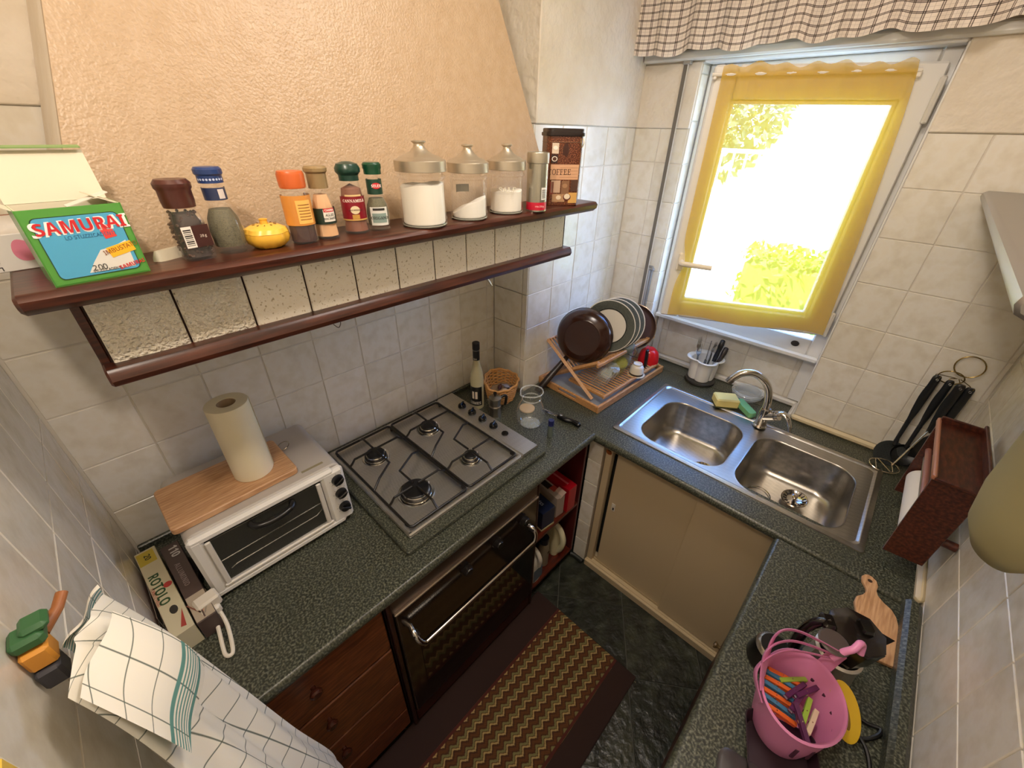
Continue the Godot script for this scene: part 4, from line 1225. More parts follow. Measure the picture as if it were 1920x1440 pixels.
	part("door_track", M.new().box(Vector3(1.46, 0.049, 1.165), Vector3(0.003, 0.014, 0.94)).box(Vector3(1.474, 0.049, 1.165), Vector3(0.003, 0.014, 0.94)), mt("b9a47f", 0.4), c)
	var d1 := part("sliding_door", M.new().box(Vector3(1.467, 0.417, 0.894), Vector3(0.01, 0.735, 0.348), 0.0015), cream, c)
	part("finger_pull", M.new().box(Vector3(1.461, 0.463, 0.748), Vector3(0.003, 0.044, 0.018), 0.001).box(Vector3(1.4595, 0.463, 0.748), Vector3(0.002, 0.03, 0.008), 0.0005), mt("d9d2c2", 0.35), d1)
	part("pull_recess", M.new().box(Vector3(1.4585, 0.456, 0.75), Vector3(0.002, 0.014, 0.007)), mt("2b2620", 0.5), d1)
	part("sliding_door", M.new().box(Vector3(1.453, 0.417, 1.36), Vector3(0.01, 0.735, 0.59), 0.0015), cream, c)
	part("apple_sticker", M.new().extrude(circle(0.013, 20, Vector2.ZERO, 1.05, 0.95), 0.0006, Transform3D(Basis(Vector3(0, 0, 1), Vector3.UP, Vector3(-1, 0, 0)), Vector3(1.4448, 0.765, 0.685))), mt("8a4a1e", 0.5), c)
	part("sticker_leaf", M.new().extrude(circle(0.009, 16, Vector2.ZERO, 1.2, 0.7), 0.0006, Transform3D(Basis(Vector3(0, 0, 1), Vector3.UP, Vector3(-1, 0, 0)), Vector3(1.4446, 0.779, 0.685))), mt("2e2c16", 0.5), c)
	# right hand run
	var r := thing("right_base_unit", "dark red wooden base unit under the right hand worktop", "cabinet")
	part("carcass", M.new().box(Vector3(0.93, 0.44, 1.5), Vector3(0.85, 0.75, 0.3), 0.003), mt("3a1610", 0.45), r)
	part("plinth", M.new().box(Vector3(0.93, 0.032, 1.52), Vector3(0.85, 0.064, 0.27)), mt("1d120d", 0.6), r)
	for k in 2:
		var dd := part("cabinet_door", M.new().box(Vector3(0.93 + (k - 0.5) * 0.425, 0.44, 1.342), Vector3(0.42, 0.73, 0.016), 0.003), mt("45190f", 0.4), r)
		part("knob", M.new().lathe([Vector2(0.006, 0), Vector2(0.0065, 0.008), Vector2(0.013, 0.016), Vector2(0.013, 0.022), Vector2(0, 0.026)], 14), mt("6b5636", 0.35), dd).transform = Transform3D(Basis(Vector3.RIGHT, -PI / 2), Vector3(1.33 if k else 0.55, 0.26, 1.334))
	var rt := thing("right_worktop", "mottled green grey laminate worktop along the right wall with a raised back edge", "worktop")
	var pr := worktop_prof(0.342, 0.852 - 0.036, 0.852)
	part("slab", M.new().extrude(pr, 0.915, Transform3D(Basis(Vector3(0, 0, -1), Vector3.UP, Vector3(1, 0, 0)), Vector3(0.462, 0, ZR - 0.004))), top, rt)
	part("upstand", M.new().box(Vector3(0.92, 0.872, ZR - 0.021), Vector3(0.92, 0.042, 0.034), 0.009), top, rt)
	part("edge_cap", M.new().box(Vector3(1.379, 0.834, 1.494), Vector3(0.003, 0.034, 0.325), 0.001), mt("1c1a18", 0.5), rt)


func shelf_contents() -> void:
	var m := M.new()
	var rb := thing("red_carton", "glossy red carton on the middle shelf beside the oven", "box", Vector3(1.345, 0.431, 0.49), -0.06)
	part("carton", M.new().box(Vector3(0, 0.07, 0), Vector3(0.055, 0.14, 0.22), 0.001), mt("a5101f", 0.28), rb)
	part("label_line", M.new().box(Vector3(0.0, 0.1405, 0.02), Vector3(0.01, 0.001, 0.12)), mt("c9656a", 0.4), rb)
	var wb := thing("printed_carton", "opened white and black printed carton standing against the red carton", "box", Vector3(1.285, 0.431, 0.485), -0.1)
	part("carton", M.new().box(Vector3(0, 0.06, 0), Vector3(0.05, 0.12, 0.2), 0.001), mt("a3958a", 0.5), wb)
	part("flap", M.new().box(Vector3(0.01, 0.122, 0.08), Vector3(0.04, 0.001, 0.045), 0.0, Basis(Vector3.BACK, 0.35)), mt("c5a99a", 0.5), wb)
	part("dark_print", M.new().box(Vector3(0, 0.1205, -0.02), Vector3(0.03, 0.001, 0.1)), mt("25201e", 0.5), wb)
	part("red_print", M.new().box(Vector3(0.008, 0.121, 0.045), Vector3(0.028, 0.001, 0.03)), mt("b5483f", 0.5), wb)
	var bb := thing("blue_carton", "dark blue carton with a cream base nearest the oven on the middle shelf", "box", Vector3(1.195, 0.431, 0.505), -0.12)
	part("carton", M.new().box(Vector3(0, 0.06, 0), Vector3(0.075, 0.1, 0.17), 0.001), mt("17203d", 0.4), bb)
	part("cream_edge", M.new().box(Vector3(0, 0.005, 0), Vector3(0.078, 0.01, 0.173), 0.001), mt("a79a72", 0.5), bb)
	part("gold_edge", M.new().box(Vector3(0.0385, 0.06, 0), Vector3(0.001, 0.1, 0.168)), mt("8b7a45", 0.5), bb)
	words("Swiss", 0.018, mt("c5cbd6", 0.5), bb, Transform3D(Basis(Vector3.RIGHT, -PI / 2) * Basis(Vector3.BACK, -PI / 2), Vector3(0.0, 0.1105, 0.02)))
	# bottles on the bottom shelf
	var jug := thing("detergent_bottle", "white plastic detergent bottle with a moulded handle beside the oven door", "bottle", Vector3(1.14, 0.087, 0.535))
	m = M.new()
	var ring := func(sx: float, sz: float, y: float) -> PackedVector3Array:
		var o := PackedVector3Array()
		for q in rrect(sx, sz, minf(sx, sz) * 0.4, 4):
			o.append(Vector3(q.x, y, -q.y))
		return o
	part("bottle_body", M.new().loft([ring.call(0.08, 0.11, 0), ring.call(0.085, 0.115, 0.01), ring.call(0.085, 0.115, 0.13), ring.call(0.07, 0.1, 0.165), ring.call(0.03, 0.04, 0.2), ring.call(0.028, 0.032, 0.235)]), mt("d9d2c2", 0.4), jug)
	part("handle", M.new().tube(smooth_path([Vector3(0.0, 0.21, 0.012), Vector3(0.0, 0.205, 0.04), Vector3(0, 0.17, 0.062), Vector3(0, 0.12, 0.058)], 5), 0.011, 10), mt("d9d2c2", 0.4), jug)
	part("label", M.new().box(Vector3(0.0, 0.06, 0.058), Vector3(0.06, 0.08, 0.001)).box(Vector3(0.043, 0.06, 0), Vector3(0.001, 0.08, 0.08)), mt("5d6b7a", 0.5), jug)
	var gb := thing("cleaner_bottle", "grey cleaner bottle with a dark cap in the middle of the bottom shelf", "bottle", Vector3(1.235, 0.087, 0.545))
	part("bottle_body", M.new().lathe([Vector2(0, 0), Vector2(0.025, 0), Vector2(0.027, 0.004), Vector2(0.027, 0.14), Vector2(0.02, 0.155)], 24), mt("8a7f6c", 0.4), gb)
	part("cap", M.new().lathe([Vector2(0.021, 0.15), Vector2(0.022, 0.19), Vector2(0, 0.195)], 20), mt("1b1f2c", 0.35), gb)
	part("label_dot", M.new().extrude(circle(0.008, 14), 0.0006, at_xf(Vector3(0.004, 0.1, 0.0268))), mt("3a3029", 0.5), gb)
	var wh := thing("curved_bottle", "cream bottle with a big loop handle at the right end of the bottom shelf", "bottle", Vector3(1.325, 0.087, 0.53))
	part("bottle_body", M.new().loft([ring.call(0.055, 0.08, 0), ring.call(0.06, 0.085, 0.01), ring.call(0.058, 0.08, 0.1), ring.call(0.03, 0.05, 0.16), ring.call(0.024, 0.026, 0.19), ring.call(0.022, 0.022, 0.22)]), mt("c9c09a", 0.4), wh)
	part("handle", M.new().tube(smooth_path([Vector3(0, 0.2, 0.005), Vector3(0, 0.18, 0.04), Vector3(0, 0.12, 0.062), Vector3(0, 0.05, 0.05), Vector3(0, 0.02, 0.03)], 6), 0.015, 10), mt("d6cfab", 0.4), wh)


func hob_and_oven() -> void:
	var steel: Material = mats["steel"]
	var black := mt("14120f", 0.35)
	var h := thing("gas_hob", "four burner stainless steel gas hob with black wire pan supports", "hob", Vector3(0.0, CT + 0.02, 0.0))
	# frame with raised edge, pan recess and control strip on the right
	var m := M.new()
	m.box(Vector3(0.848, 0.003, 0.287), Vector3(0.574, 0.006, 0.506), 0.002)
	part("tray", m, steel, h)
	m = M.new()
	m.box(Vector3(0.568, 0.01, 0.287), Vector3(0.014, 0.014, 0.506), 0.004)
	m.box(Vector3(0.803, 0.01, 0.534), Vector3(0.485, 0.014, 0.014), 0.004)
	m.box(Vector3(0.803, 0.01, 0.04), Vector3(0.485, 0.014, 0.014), 0.004)
	m.box(Vector3(1.045, 0.01, 0.287), Vector3(0.012, 0.014, 0.5), 0.004)
	part("raised_edge", m, steel, h)
	part("control_panel", along_zprof(PackedVector2Array([Vector2(1.05, 0.004), Vector2(1.137, 0.004), Vector2(1.137, 0.012), Vector2(1.132, 0.016), Vector2(1.056, 0.017), Vector2(1.05, 0.012)]), 0.034, 0.541), steel, h)
	for q in [[0.677, 0.407, 0.045], [0.675, 0.16, 0.033], [0.91, 0.16, 0.033], [0.913, 0.409, 0.026]]:
		var r: float = q[2]
		var b := part("burner", M.new().lathe([Vector2(r + 0.016, 0.006), Vector2(r + 0.014, 0.0095), Vector2(r + 0.006, 0.008), Vector2(r + 0.004, 0.013), Vector2(r - 0.002, 0.0215), Vector2(r - 0.006, 0.0225), Vector2(0, 0.0225)], 40, Vector3(q[0], 0, q[1])), mt("cfcac0", 0.18, 1.0), h)
		part("dark_ring", M.new().lathe([Vector2(r + 0.0055, 0.0115), Vector2(r + 0.0052, 0.0155), Vector2(r - 0.0005, 0.019)], 40, Vector3(q[0], 0, q[1])), mt("2a2622", 0.4, 0.6), b)
		part("burner_cap", M.new().lathe([Vector2(r - 0.003, 0.022), Vector2(r - 0.002, 0.027), Vector2(r - 0.006, 0.03), Vector2(0, 0.0305)], 40, Vector3(q[0], 0, q[1])), mt("0d0c0b", 0.4), b)
		part("spark_pin", M.new().lathe([Vector2(0, 0.012), Vector2(0.002, 0.012), Vector2(0.002, 0.024), Vector2(0, 0.025)], 8, Vector3(q[0] + r + 0.004, 0, q[1] + 0.004)), mt("d9d4cc", 0.3), b)
	# two wire pan supports
	for g in 2:
		var x0 := 0.577 if g == 0 else 0.806
		var x1 := 0.797 if g == 0 else 1.034
		var gm := M.new()
		var y := 0.021
		gm.tube(smooth_rect(x0, x1, 0.052, 0.524, 0.012, y), 0.0045, 8, true)
		var bx: float = (x0 + x1) / 2
		var cs := [Vector2(0.677, 0.407), Vector2(0.675, 0.16)] if g == 0 else [Vector2(0.913, 0.409), Vector2(0.91, 0.16)]
		for cc in cs:
			for dd in [Vector2(1, 0), Vector2(-1, 0), Vector2(0, 1), Vector2(0, -1)]:
				var e := Vector2(x1 if dd.x > 0 else (x0 if dd.x < 0 else cc.x), (0.524 if cc.y > 0.3 else 0.288) if dd.y > 0 else ((0.288 if cc.y > 0.3 else 0.052) if dd.y < 0 else cc.y))
				var inn: Vector2 = cc + dd * 0.012
				var mid: Vector2 = e.lerp(inn, 0.25)
				if dd.y != 0 and absf(e.y - 0.288) < 0.001:
					# the inner prongs bend aside and run out to the frame
					var side := 1.0 if cc.y > 0.3 else -1.0
					var ex := x1 if side > 0 else x0
					gm.tube([Vector3(ex, y, 0.288 + side * -0.03), Vector3(lerpf(ex, cc.x, 0.35), 0.043, 0.288 + side * -0.012), Vector3(cc.x, 0.043, 0.288 + side * 0.03), Vector3(inn.x, 0.043, inn.y)], 0.004, 8)
				else:
					gm.tube([Vector3(e.x, y, e.y), Vector3(e.x, 0.03, e.y) * 0.5 + Vector3(mid.x, 0.03, mid.y) * 0.5, Vector3(mid.x, 0.043, mid.y), Vector3(inn.x, 0.043, inn.y)], 0.004, 8)
		for q in [[x0, 0.07], [x1, 0.07], [x0, 0.5], [x1, 0.5]]:
			gm.box(Vector3(q[0], 0.0125, q[1]), Vector3(0.008, 0.013, 0.01), 0.002)
		part("pan_support", gm, mt("17130f", 0.4), h)
	for k in 5:
		var kz := 0.15 + 0.0643 * k
		var km := M.new()
		if k < 4:
			km.lathe([Vector2(0, 0.016), Vector2(0.0165, 0.016), Vector2(0.0175, 0.019), Vector2(0.0155, 0.028), Vector2(0.0135, 0.03), Vector2(0, 0.0305)], 26, Vector3(1.094, 0, kz))
			km.box(Vector3(1.094, 0.0335, kz), Vector3(0.029, 0.011, 0.008), 0.002, Basis(Vector3.UP, 0.4))
		else:
			km.lathe([Vector2(0, 0.016), Vector2(0.0135, 0.016), Vector2(0.014, 0.019), Vector2(0.012, 0.022), Vector2(0, 0.0225)], 26, Vector3(1.094, 0, kz))
		part("knob", km, mt("0c0b0a", 0.25), h)
	# oven
	var o := thing("oven", "built-in dark brown glass oven with a chrome bar handle under the hob", "oven")
	var dk := mt("1c120c", 0.12)
	part("housing", M.new().box(Vector3(0.738, 0.43, 0.32), Vector3(0.648, 0.78, 0.57), 0.003), mt("21100b", 0.5), o)
	for q in [[0.4235, 0.015], [1.0615, 0.012]]:
		part("side_trim", M.new().box(Vector3(q[0], 0.43, 0.612), Vector3(q[1], 0.8, 0.02), 0.003), mt("2b130c", 0.35), o)
	part("base_board", M.new().box(Vector3(0.7435, 0.075, 0.606), Vector3(0.62, 0.09, 0.02), 0.003), mt("351409", 0.3), o)
	part("top_trim", M.new().box(Vector3(0.7425, 0.786, 0.612), Vector3(0.624, 0.06, 0.014), 0.002), mt("5a4a3e", 0.3, 0.6), o)
	var door := part("door", M.new().box(Vector3(0.7435, 0.437, 0.614), Vector3(0.618, 0.62, 0.022), 0.004), dk, o)
	part("window", M.new().box(Vector3(0.7435, 0.37, 0.6255), Vector3(0.5, 0.3, 0.002), 0.001), mt("100b08", 0.06), door)
	part("bright_edge", M.new().box(Vector3(0.7435, 0.752, 0.622), Vector3(0.622, 0.01, 0.012), 0.003), mt("b7a797", 0.22, 0.9), door)
	part("edge_trim", M.new().box(Vector3(0.4375, 0.437, 0.6245), Vector3(0.003, 0.62, 0.004), 0.001), mt("6b5a4e", 0.3, 0.8), door)
	var hm := M.new()
	hm.tube(smooth_path([Vector3(0.472, 0.652, 0.622), Vector3(0.468, 0.648, 0.65), Vector3(0.471, 0.628, 0.668), Vector3(0.485, 0.606, 0.674), Vector3(0.51, 0.602, 0.674), Vector3(0.74, 0.602, 0.674), Vector3(0.96, 0.602, 0.674), Vector3(0.985, 0.606, 0.674), Vector3(0.997, 0.628, 0.668), Vector3(0.998, 0.648, 0.65), Vector3(0.993, 0.652, 0.622)], 6), 0.0085, 12)
	part("handle", hm, mt("cfc8bd", 0.16, 1.0), door, "chrome bar handle")
	for q in [[0.4705, 0.65], [0.9965, 0.65]]:
		part("handle_collar", M.new().box(Vector3(q[0], q[1] - 0.006, 0.652), Vector3(0.022, 0.012, 0.022), 0.003), mt("14110f", 0.3), door)
	for kx in [0.69, 0.83, 0.967]:
		var kk := M.new().lathe([Vector2(0.02, 0), Vector2(0.021, 0.004), Vector2(0.017, 0.006), Vector2(0.0165, 0.022), Vector2(0.0145, 0.026), Vector2(0, 0.0265)], 22)
		for j in 16:
			var a := TAU * j / 16.0
			kk.box(Vector3(cos(a) * 0.0168, 0.014, sin(a) * 0.0168), Vector3(0.003, 0.014, 0.003), 0.001, Basis(Vector3.UP, -a))
		var kn := part("knob", kk, mt("171310", 0.22), o)
		kn.transform = Transform3D(Basis(Vector3.RIGHT, PI / 2), Vector3(kx, 0.703, 0.625))


func along_zprof(poly: PackedVector2Array, z0: float, z1: float) -> M:
	return M.new().extrude(poly, z1 - z0, at_xf(Vector3(0, 0, z0)))


func smooth_rect(x0: float, x1: float, z0: float, z1: float, r: float, y: float) -> Array:
	var o := []
	for q in rrect(x1 - x0, z1 - z0, r, 4, Vector2((x0 + x1) / 2, (z0 + z1) / 2)):
		o.append(Vector3(q.x, y, q.y))
	return o


func stove_counter_goods() -> void:
	# -- toaster oven
	var t := thing("toaster_oven", "white countertop toaster oven with three black knobs, wooden board on top", "toaster oven", Vector3(0.306, CT + 0.001, 0.2))
	var wh := mt("d6cfc4", 0.4)
	var grey := mt("b6aea3", 0.45)
	var prof := PackedVector2Array()
	for q in rrect(0.38, 0.212, 0.022, 5, Vector2(0, 0.118)):
		prof.append(q)
	part("case", M.new().extrude(prof, 0.262, at_xf(Vector3(0, 0, -0.145)), 0.004), grey, t)
	# moulded front frame with openings for door and controls
	var fm := M.new()
	var fz := 0.126
	fm.box(Vector3(-0.174, 0.118, fz), Vector3(0.032, 0.2, 0.024), 0.008)
	fm.box(Vector3(0.157, 0.118, fz), Vector3(0.066, 0.2, 0.024), 0.008)
	fm.box(Vector3(-0.012, 0.212, fz), Vector3(0.352, 0.024, 0.0225), 0.007)
	fm.box(Vector3(-0.012, 0.022, fz), Vector3(0.352, 0.024, 0.026), 0.007)
	part("front_frame", fm, mt("e2ddd4", 0.35), t)
	part("oven_cavity", M.new().box(Vector3(-0.018, 0.117, 0.1178), Vector3(0.29, 0.172, 0.001)), mt("17140f", 0.6), t)
	var door := part("door_glass", M.new().box(Vector3(-0.018, 0.117, 0.1345), Vector3(0.278, 0.166, 0.003), 0.001), glass_mat("50544e", 0.05), t)
	for q in [-0.153, 0.114]:
		part("door_rail", M.new().box(Vector3(q, 0.117, 0.1365), Vector3(0.0125, 0.166, 0.007), 0.002), mt("d4cdc2", 0.35), door)
	part("bottom_rail", M.new().box(Vector3(-0.018, 0.0405, 0.1375), Vector3(0.29, 0.01, 0.008), 0.003), mt("d9d2c6", 0.35), door)
	part("handle", M.new().tube(smooth_path([Vector3(-0.062, 0.19, 0.137), Vector3(-0.05, 0.186, 0.155), Vector3(-0.012, 0.184, 0.162), Vector3(0.03, 0.186, 0.155), Vector3(0.042, 0.19, 0.137)], 5), [0.007, 0.008, 0.008, 0.008, 0.008, 0.0085, 0.009, 0.009, 0.009, 0.009, 0.009, 0.009, 0.009, 0.009, 0.009, 0.0085, 0.008, 0.008, 0.008, 0.008, 0.007], 10), mt("100e0c", 0.3), door)
	var gr := M.new()
	gr.tube([Vector3(-0.15, 0.11, 0.124), Vector3(0.12, 0.118, 0.124)], 0.0018, 6)
	gr.tube([Vector3(-0.135, 0.072, 0.125), Vector3(-0.12, 0.078, 0.1255), Vector3(0.09, 0.083, 0.1255), Vector3(0.108, 0.095, 0.125), Vector3(0.112, 0.14, 0.124)], 0.0018, 6)
	for k in 7:
		gr.box(Vector3(-0.06 + 0.022 * k, 0.1145 + 0.0006 * k, 0.124), Vector3(0.002, 0.005, 0.003))
	part("wire_shelf", gr, mt("b3aea4", 0.25, 0.9), t)
	var kys := [0.182, 0.129, 0.074]
	for k in 3:
		var km := M.new()
		km.lathe([Vector2(0.017, 0), Vector2(0.0165, 0.006), Vector2(0.0145, 0.012), Vector2(0, 0.0125)], 24)
		km.box(Vector3(0, 0.0145, 0), Vector3(0.03, 0.008, 0.008), 0.002, Basis(Vector3.UP, [0.5, 0.35, -0.6][k]))
		part("knob", km, mt("0d0c0d", 0.28), t).transform = Transform3D(Basis(Vector3.RIGHT, PI / 2), Vector3(0.166, kys[k], 0.138))
		for j in 7:
			var a := -2.2 + 0.72 * j
			part("dial_mark", M.new().box(Vector3.ZERO, Vector3(0.0008, 0.004, 0.0004), 0.0, Basis(Vector3.BACK, -a)), mt("6b655d", 0.5), t).position = Vector3(0.166 + sin(a) * 0.021, kys[k] + cos(a) * 0.021, 0.1383)
	part("maker_plate", M.new().box(Vector3(0.125, 0.2243, 0.09), Vector3(0.06, 0.0006, 0.008)), mt("8f8566", 0.4), t)
	for sx in [-0.15, 0.15]:
		for sz in [-0.11, 0.09]:
			part("foot", M.new().lathe([Vector2(0, -0.001), Vector2(0.012, -0.001), Vector2(0.011, 0.014), Vector2(0, 0.014)], 12, Vector3(sx, 0, sz)), mt("1a1816", 0.6), t)
	# -- board and paper roll
	var tt := CT + 0.0255 + 0.2
	var b := thing("chopping_board", "pale beech chopping board with a steel ring lying on the toaster oven", "chopping board", Vector3(0.25, tt, 0.2), 0.02)
	part("board", M.new().extrude(rrect(0.292, 0.178, 0.012, 4), 0.018, Transform3D(Basis(Vector3.RIGHT, -PI / 2), Vector3.ZERO), 0.002), mats["beech"], b)
	var ring := []
	for k in 20:
		ring.append(Vector3(0.158 + cos(TAU * k / 20.0) * 0.017, 0.009 + 0.006 * cos(TAU * k / 20.0), -0.045 + sin(TAU * k / 20.0) * 0.017))
	part("hanging_ring", M.new().tube(ring, 0.0016, 6, true), mt("c9c3b6", 0.2, 1.0), b)
	var r := thing("paper_roll", "roll of cream kitchen paper standing on the chopping board", "paper roll", Vector3(0.311, tt + 0.018, 0.212))
	part("paper", M.new().lathe([Vector2(0.021, 0.001), Vector2(0.0465, 0.001), Vector2(0.0475, 0.003), Vector2(0.0475, 0.222), Vector2(0.0465, 0.2235), Vector2(0.021, 0.2235), Vector2(0.021, 0.001)], 48), mt("efe3c2", 0.9), r)
	part("core_tube", M.new().lathe([Vector2(0.0195, 0.001), Vector2(0.021, 0.001), Vector2(0.021, 0.2225), Vector2(0.0195, 0.2225), Vector2(0.0195, 0.001)], 32), mt("a58e72", 0.9), r)
	part("loose_edge", M.new().box(Vector3(0.0475, 0.112, 0.004), Vector3(0.0008, 0.221, 0.014)), mt("e9dcba", 0.9), r)
	# -- cartons by the left wall
	var c1 := thing("foil_carton", "pale printed roll carton with green lettering standing against the left wall", "box", Vector3(0.034, CT + 0.001, 0.256), 0.06)
	part("carton", M.new().box(Vector3(0, 0.033, 0), Vector3(0.044, 0.066, 0.32), 0.001), mt("c2b899", 0.5), c1)
	part("yellow_panel", M.new().box(Vector3(-0.002, 0.0663, -0.128), Vector3(0.036, 0.0006, 0.05)), mt("b9a338", 0.5), c1)
	part("red_edge", M.new().box(Vector3(-0.0222, 0.033, 0.03), Vector3(0.0006, 0.06, 0.25)), mt("8e2a24", 0.5), c1)
	var down := Basis(Vector3.RIGHT, -PI / 2) * Basis(Vector3.BACK, -PI / 2)
	words("ROTOLO", 0.022, mt("2c4a2a", 0.5), c1, Transform3D(down, Vector3(-0.006, 0.0666, 0.0)), 0.0, true)
	words("FORNO E FRIGO", 0.007, mt("a83c34", 0.5), c1, Transform3D(down, Vector3(-0.0175, 0.0666, 0.02)))
	words("20", 0.014, mt("2e3418", 0.5), c1, Transform3D(down, Vector3(0.0, 0.0668, -0.128)), 0.0, true)
	part("tomato_print", M.new().extrude(circle(0.009, 18), 0.0006, Transform3D(Basis(Vector3.RIGHT, -PI / 2), Vector3(0.012, 0.0662, 0.0))), mt("b03a34", 0.45), c1)
	part("red_print", M.new().extrude(PackedVector2Array([Vector2(-0.006, -0.03), Vector2(0.004, -0.034), Vector2(0.009, 0.02)]), 0.0006, Transform3D(Basis(Vector3.RIGHT, -PI / 2), Vector3(0.006, 0.0662, 0.115))), mt("9c3b32", 0.45), c1)
	part("dark_print", M.new().extrude(circle(0.008, 14, Vector2.ZERO, 1.0, 1.7), 0.0006, Transform3D(Basis(Vector3.RIGHT, -PI / 2), Vector3(0.002, 0.0662, 0.085))), mt("2a2622", 0.45), c1)
	var c2 := thing("dark_carton", "dark brown printed roll carton beside the toaster oven", "box", Vector3(0.081, CT + 0.001, 0.265), 0.05)
	part("carton", M.new().box(Vector3(0, 0.031, 0), Vector3(0.04, 0.062, 0.3), 0.001), mt("4a3a35", 0.45), c2)
	part("pale_panel", M.new().box(Vector3(0.0, 0.0623, 0.105), Vector3(0.038, 0.0006, 0.085)), mt("a99a85", 0.5), c2)
	words("110", 0.02, mt("c5bfb8", 0.5), c2, Transform3D(down, Vector3(0.004, 0.0626, -0.115)), 0.0, true)
	words("ALLUMINIO", 0.012, mt("8a7a76", 0.5), c2, Transform3D(down, Vector3(-0.003, 0.0626, -0.02)), 0.0, true)
	for k in 5:
		part("print_streak", M.new().box(Vector3(-0.013 + 0.006 * k, 0.0628, 0.105 + 0.008 * (k % 3)), Vector3(0.003, 0.0005, 0.045), 0.0, Basis(Vector3.UP, 0.4 - 0.2 * k)), mt(["7a4a3c", "c9bda8", "5d4a42", "b58a74", "8e8272"][k], 0.5), c2)
	# -- black coil and plug
	var pb := []
	for k in 28:
		var a := TAU * k / 28.0
		pb.append(Vector3(cos(a) * 0.022, 0.05, sin(a) * 0.05))
	var pa := thing("black_cable_coil", "coil of black cable squeezed between the cartons and the toaster oven", "cable", Vector3(0.095, CT, 0.21))
	for k in 3:
		var rp := []
		for q in pb:
			rp.append(q * Vector3(0.42, 1, 1.0 - 0.08 * k) + Vector3(0.0, -0.035 + 0.014 * k, 0.006 * k))
		part("loop", M.new().tube(rp, 0.0045, 8, true), mt("15130f", 0.4), pa)
	var ad := thing("plug_adapter", "white plug adapter with a looped white cable in front of the cartons", "plug", Vector3(0.1, CT, 0.365), 0.15)
	part("adapter_body", M.new().box(Vector3(0, 0.055, 0), Vector3(0.05, 0.034, 0.036), 0.005), mt("d6ccba", 0.4), ad)
	part("plug_pin", M.new().tube([Vector3(-0.01, 0.06, -0.016), Vector3(-0.01, 0.06, -0.036)], 0.002, 8).tube([Vector3(0.01, 0.06, -0.016), Vector3(0.01, 0.06, -0.036)], 0.002, 8), mt("c9c3b6", 0.2, 1.0), ad)
	part("grip", M.new().box(Vector3(0.002, 0.035, 0.018), Vector3(0.028, 0.03, 0.02), 0.006), mt("e0d6c4", 0.4), ad)
	part("cable", M.new().tube(smooth_path([Vector3(-0.004, 0.028, 0.022), Vector3(-0.012, 0.012, 0.05), Vector3(-0.026, 0.005, 0.1), Vector3(-0.03, 0.005, 0.125), Vector3(-0.02, 0.005, 0.132), Vector3(-0.01, 0.006, 0.11), Vector3(0.004, 0.012, 0.06), Vector3(0.008, 0.026, 0.026)], 6), 0.0045, 8), mt("e6dcc8", 0.45), ad)
	# -- limoncello style bottle
	var lb := thing("liqueur_bottle", "tall bottle of cloudy pale liqueur with a black cap and black label behind the hob", "bottle", Vector3(1.181, CT, 0.152), face_cam(1.18, 0.152, -0.35))
	part("glass_body", M.new().lathe([Vector2(0, 0), Vector2(0.026, 0), Vector2(0.029, 0.004), Vector2(0.029, 0.15), Vector2(0.026, 0.17), Vector2(0.019, 0.2), Vector2(0.0145, 0.225), Vector2(0.013, 0.27)], 32), mt("b9b08c", 0.12), lb)
	part("label", band(0.0293, 0.02, 0.115, 1.1), mt("0d0c0b", 0.35), lb)
	for k in 2:
		part("label_bar", band(0.0296, 0.056, 0.092, 0.17, PI / 2 + 0.3 - 0.5 * k), mt("d8c8b4", 0.4), lb)
	words("LIMES", 0.014, mt("d8d0c0", 0.4), lb, at_xf(Vector3(0, 0.034, 0.0296)), 0.0296, true)
	part("cap", M.new().lathe([Vector2(0.0138, 0.235), Vector2(0.0145, 0.236), Vector2(0.0145, 0.284), Vector2(0.0155, 0.285), Vector2(0.0155, 0.312), Vector2(0.014, 0.314), Vector2(0, 0.314)], 28), mt("0b0b0c", 0.4), lb)
	part("cap_band", band(0.0148, 0.279, 0.282, PI), mt("8a857c", 0.3, 0.6), lb)
	words("lim", 0.008, mt("c9c3b8", 0.4), lb, at_xf(Vector3(0.0, 0.243, 0.0147)), 0.0147)
	# -- wicker basket with wrapped sweets
	wicker()
	# -- small moka pot
	var mk := thing("small_moka_pot", "small aluminium moka pot with a black handle beside the wicker basket", "coffee pot", Vector3(1.192, CT, 0.252), -0.3)
	moka_body(mk, 0.021, 0.028, 0.1, mt("8f877a", 0.3, 0.9), mt("8f877a", 0.3, 0.9))
	# -- glass jug
	var jg := thing("glass_jug", "round bellied clear glass jug with a pouring lip on the worktop corner", "jug", Vector3(1.252, CT, 0.402), 0.3)
	var prof2 := [Vector2(0, 0.003), Vector2(0.038, 0.002), Vector2(0.05, 0.011), Vector2(0.06, 0.036), Vector2(0.06, 0.06), Vector2(0.052, 0.09), Vector2(0.041, 0.113), Vector2(0.037, 0.127), Vector2(0.041, 0.145), Vector2(0.0455, 0.16)]
	part("glass_body", M.new().lathe(prof2, 44), glass_mat("e9efe6", 0.05), jg)
	part("rim", M.new().tube(rim_loop(0.0455, 0.1605, 0.014), 0.0028, 8, true), glass_mat("f2f6f0", 0.25), jg)
	part("neck_ring", M.new().lathe([Vector2(0.037, 0.123), Vector2(0.04, 0.127), Vector2(0.037, 0.131)], 36), glass_mat("f2f6f0", 0.25), jg)
	part("glass_base", M.new().lathe([Vector2(0.0, 0.0005), Vector2(0.037, 0.0005), Vector2(0.041, 0.004), Vector2(0.034, 0.007), Vector2(0, 0.005)], 36), glass_mat("dfe8dc", 0.2), jg)
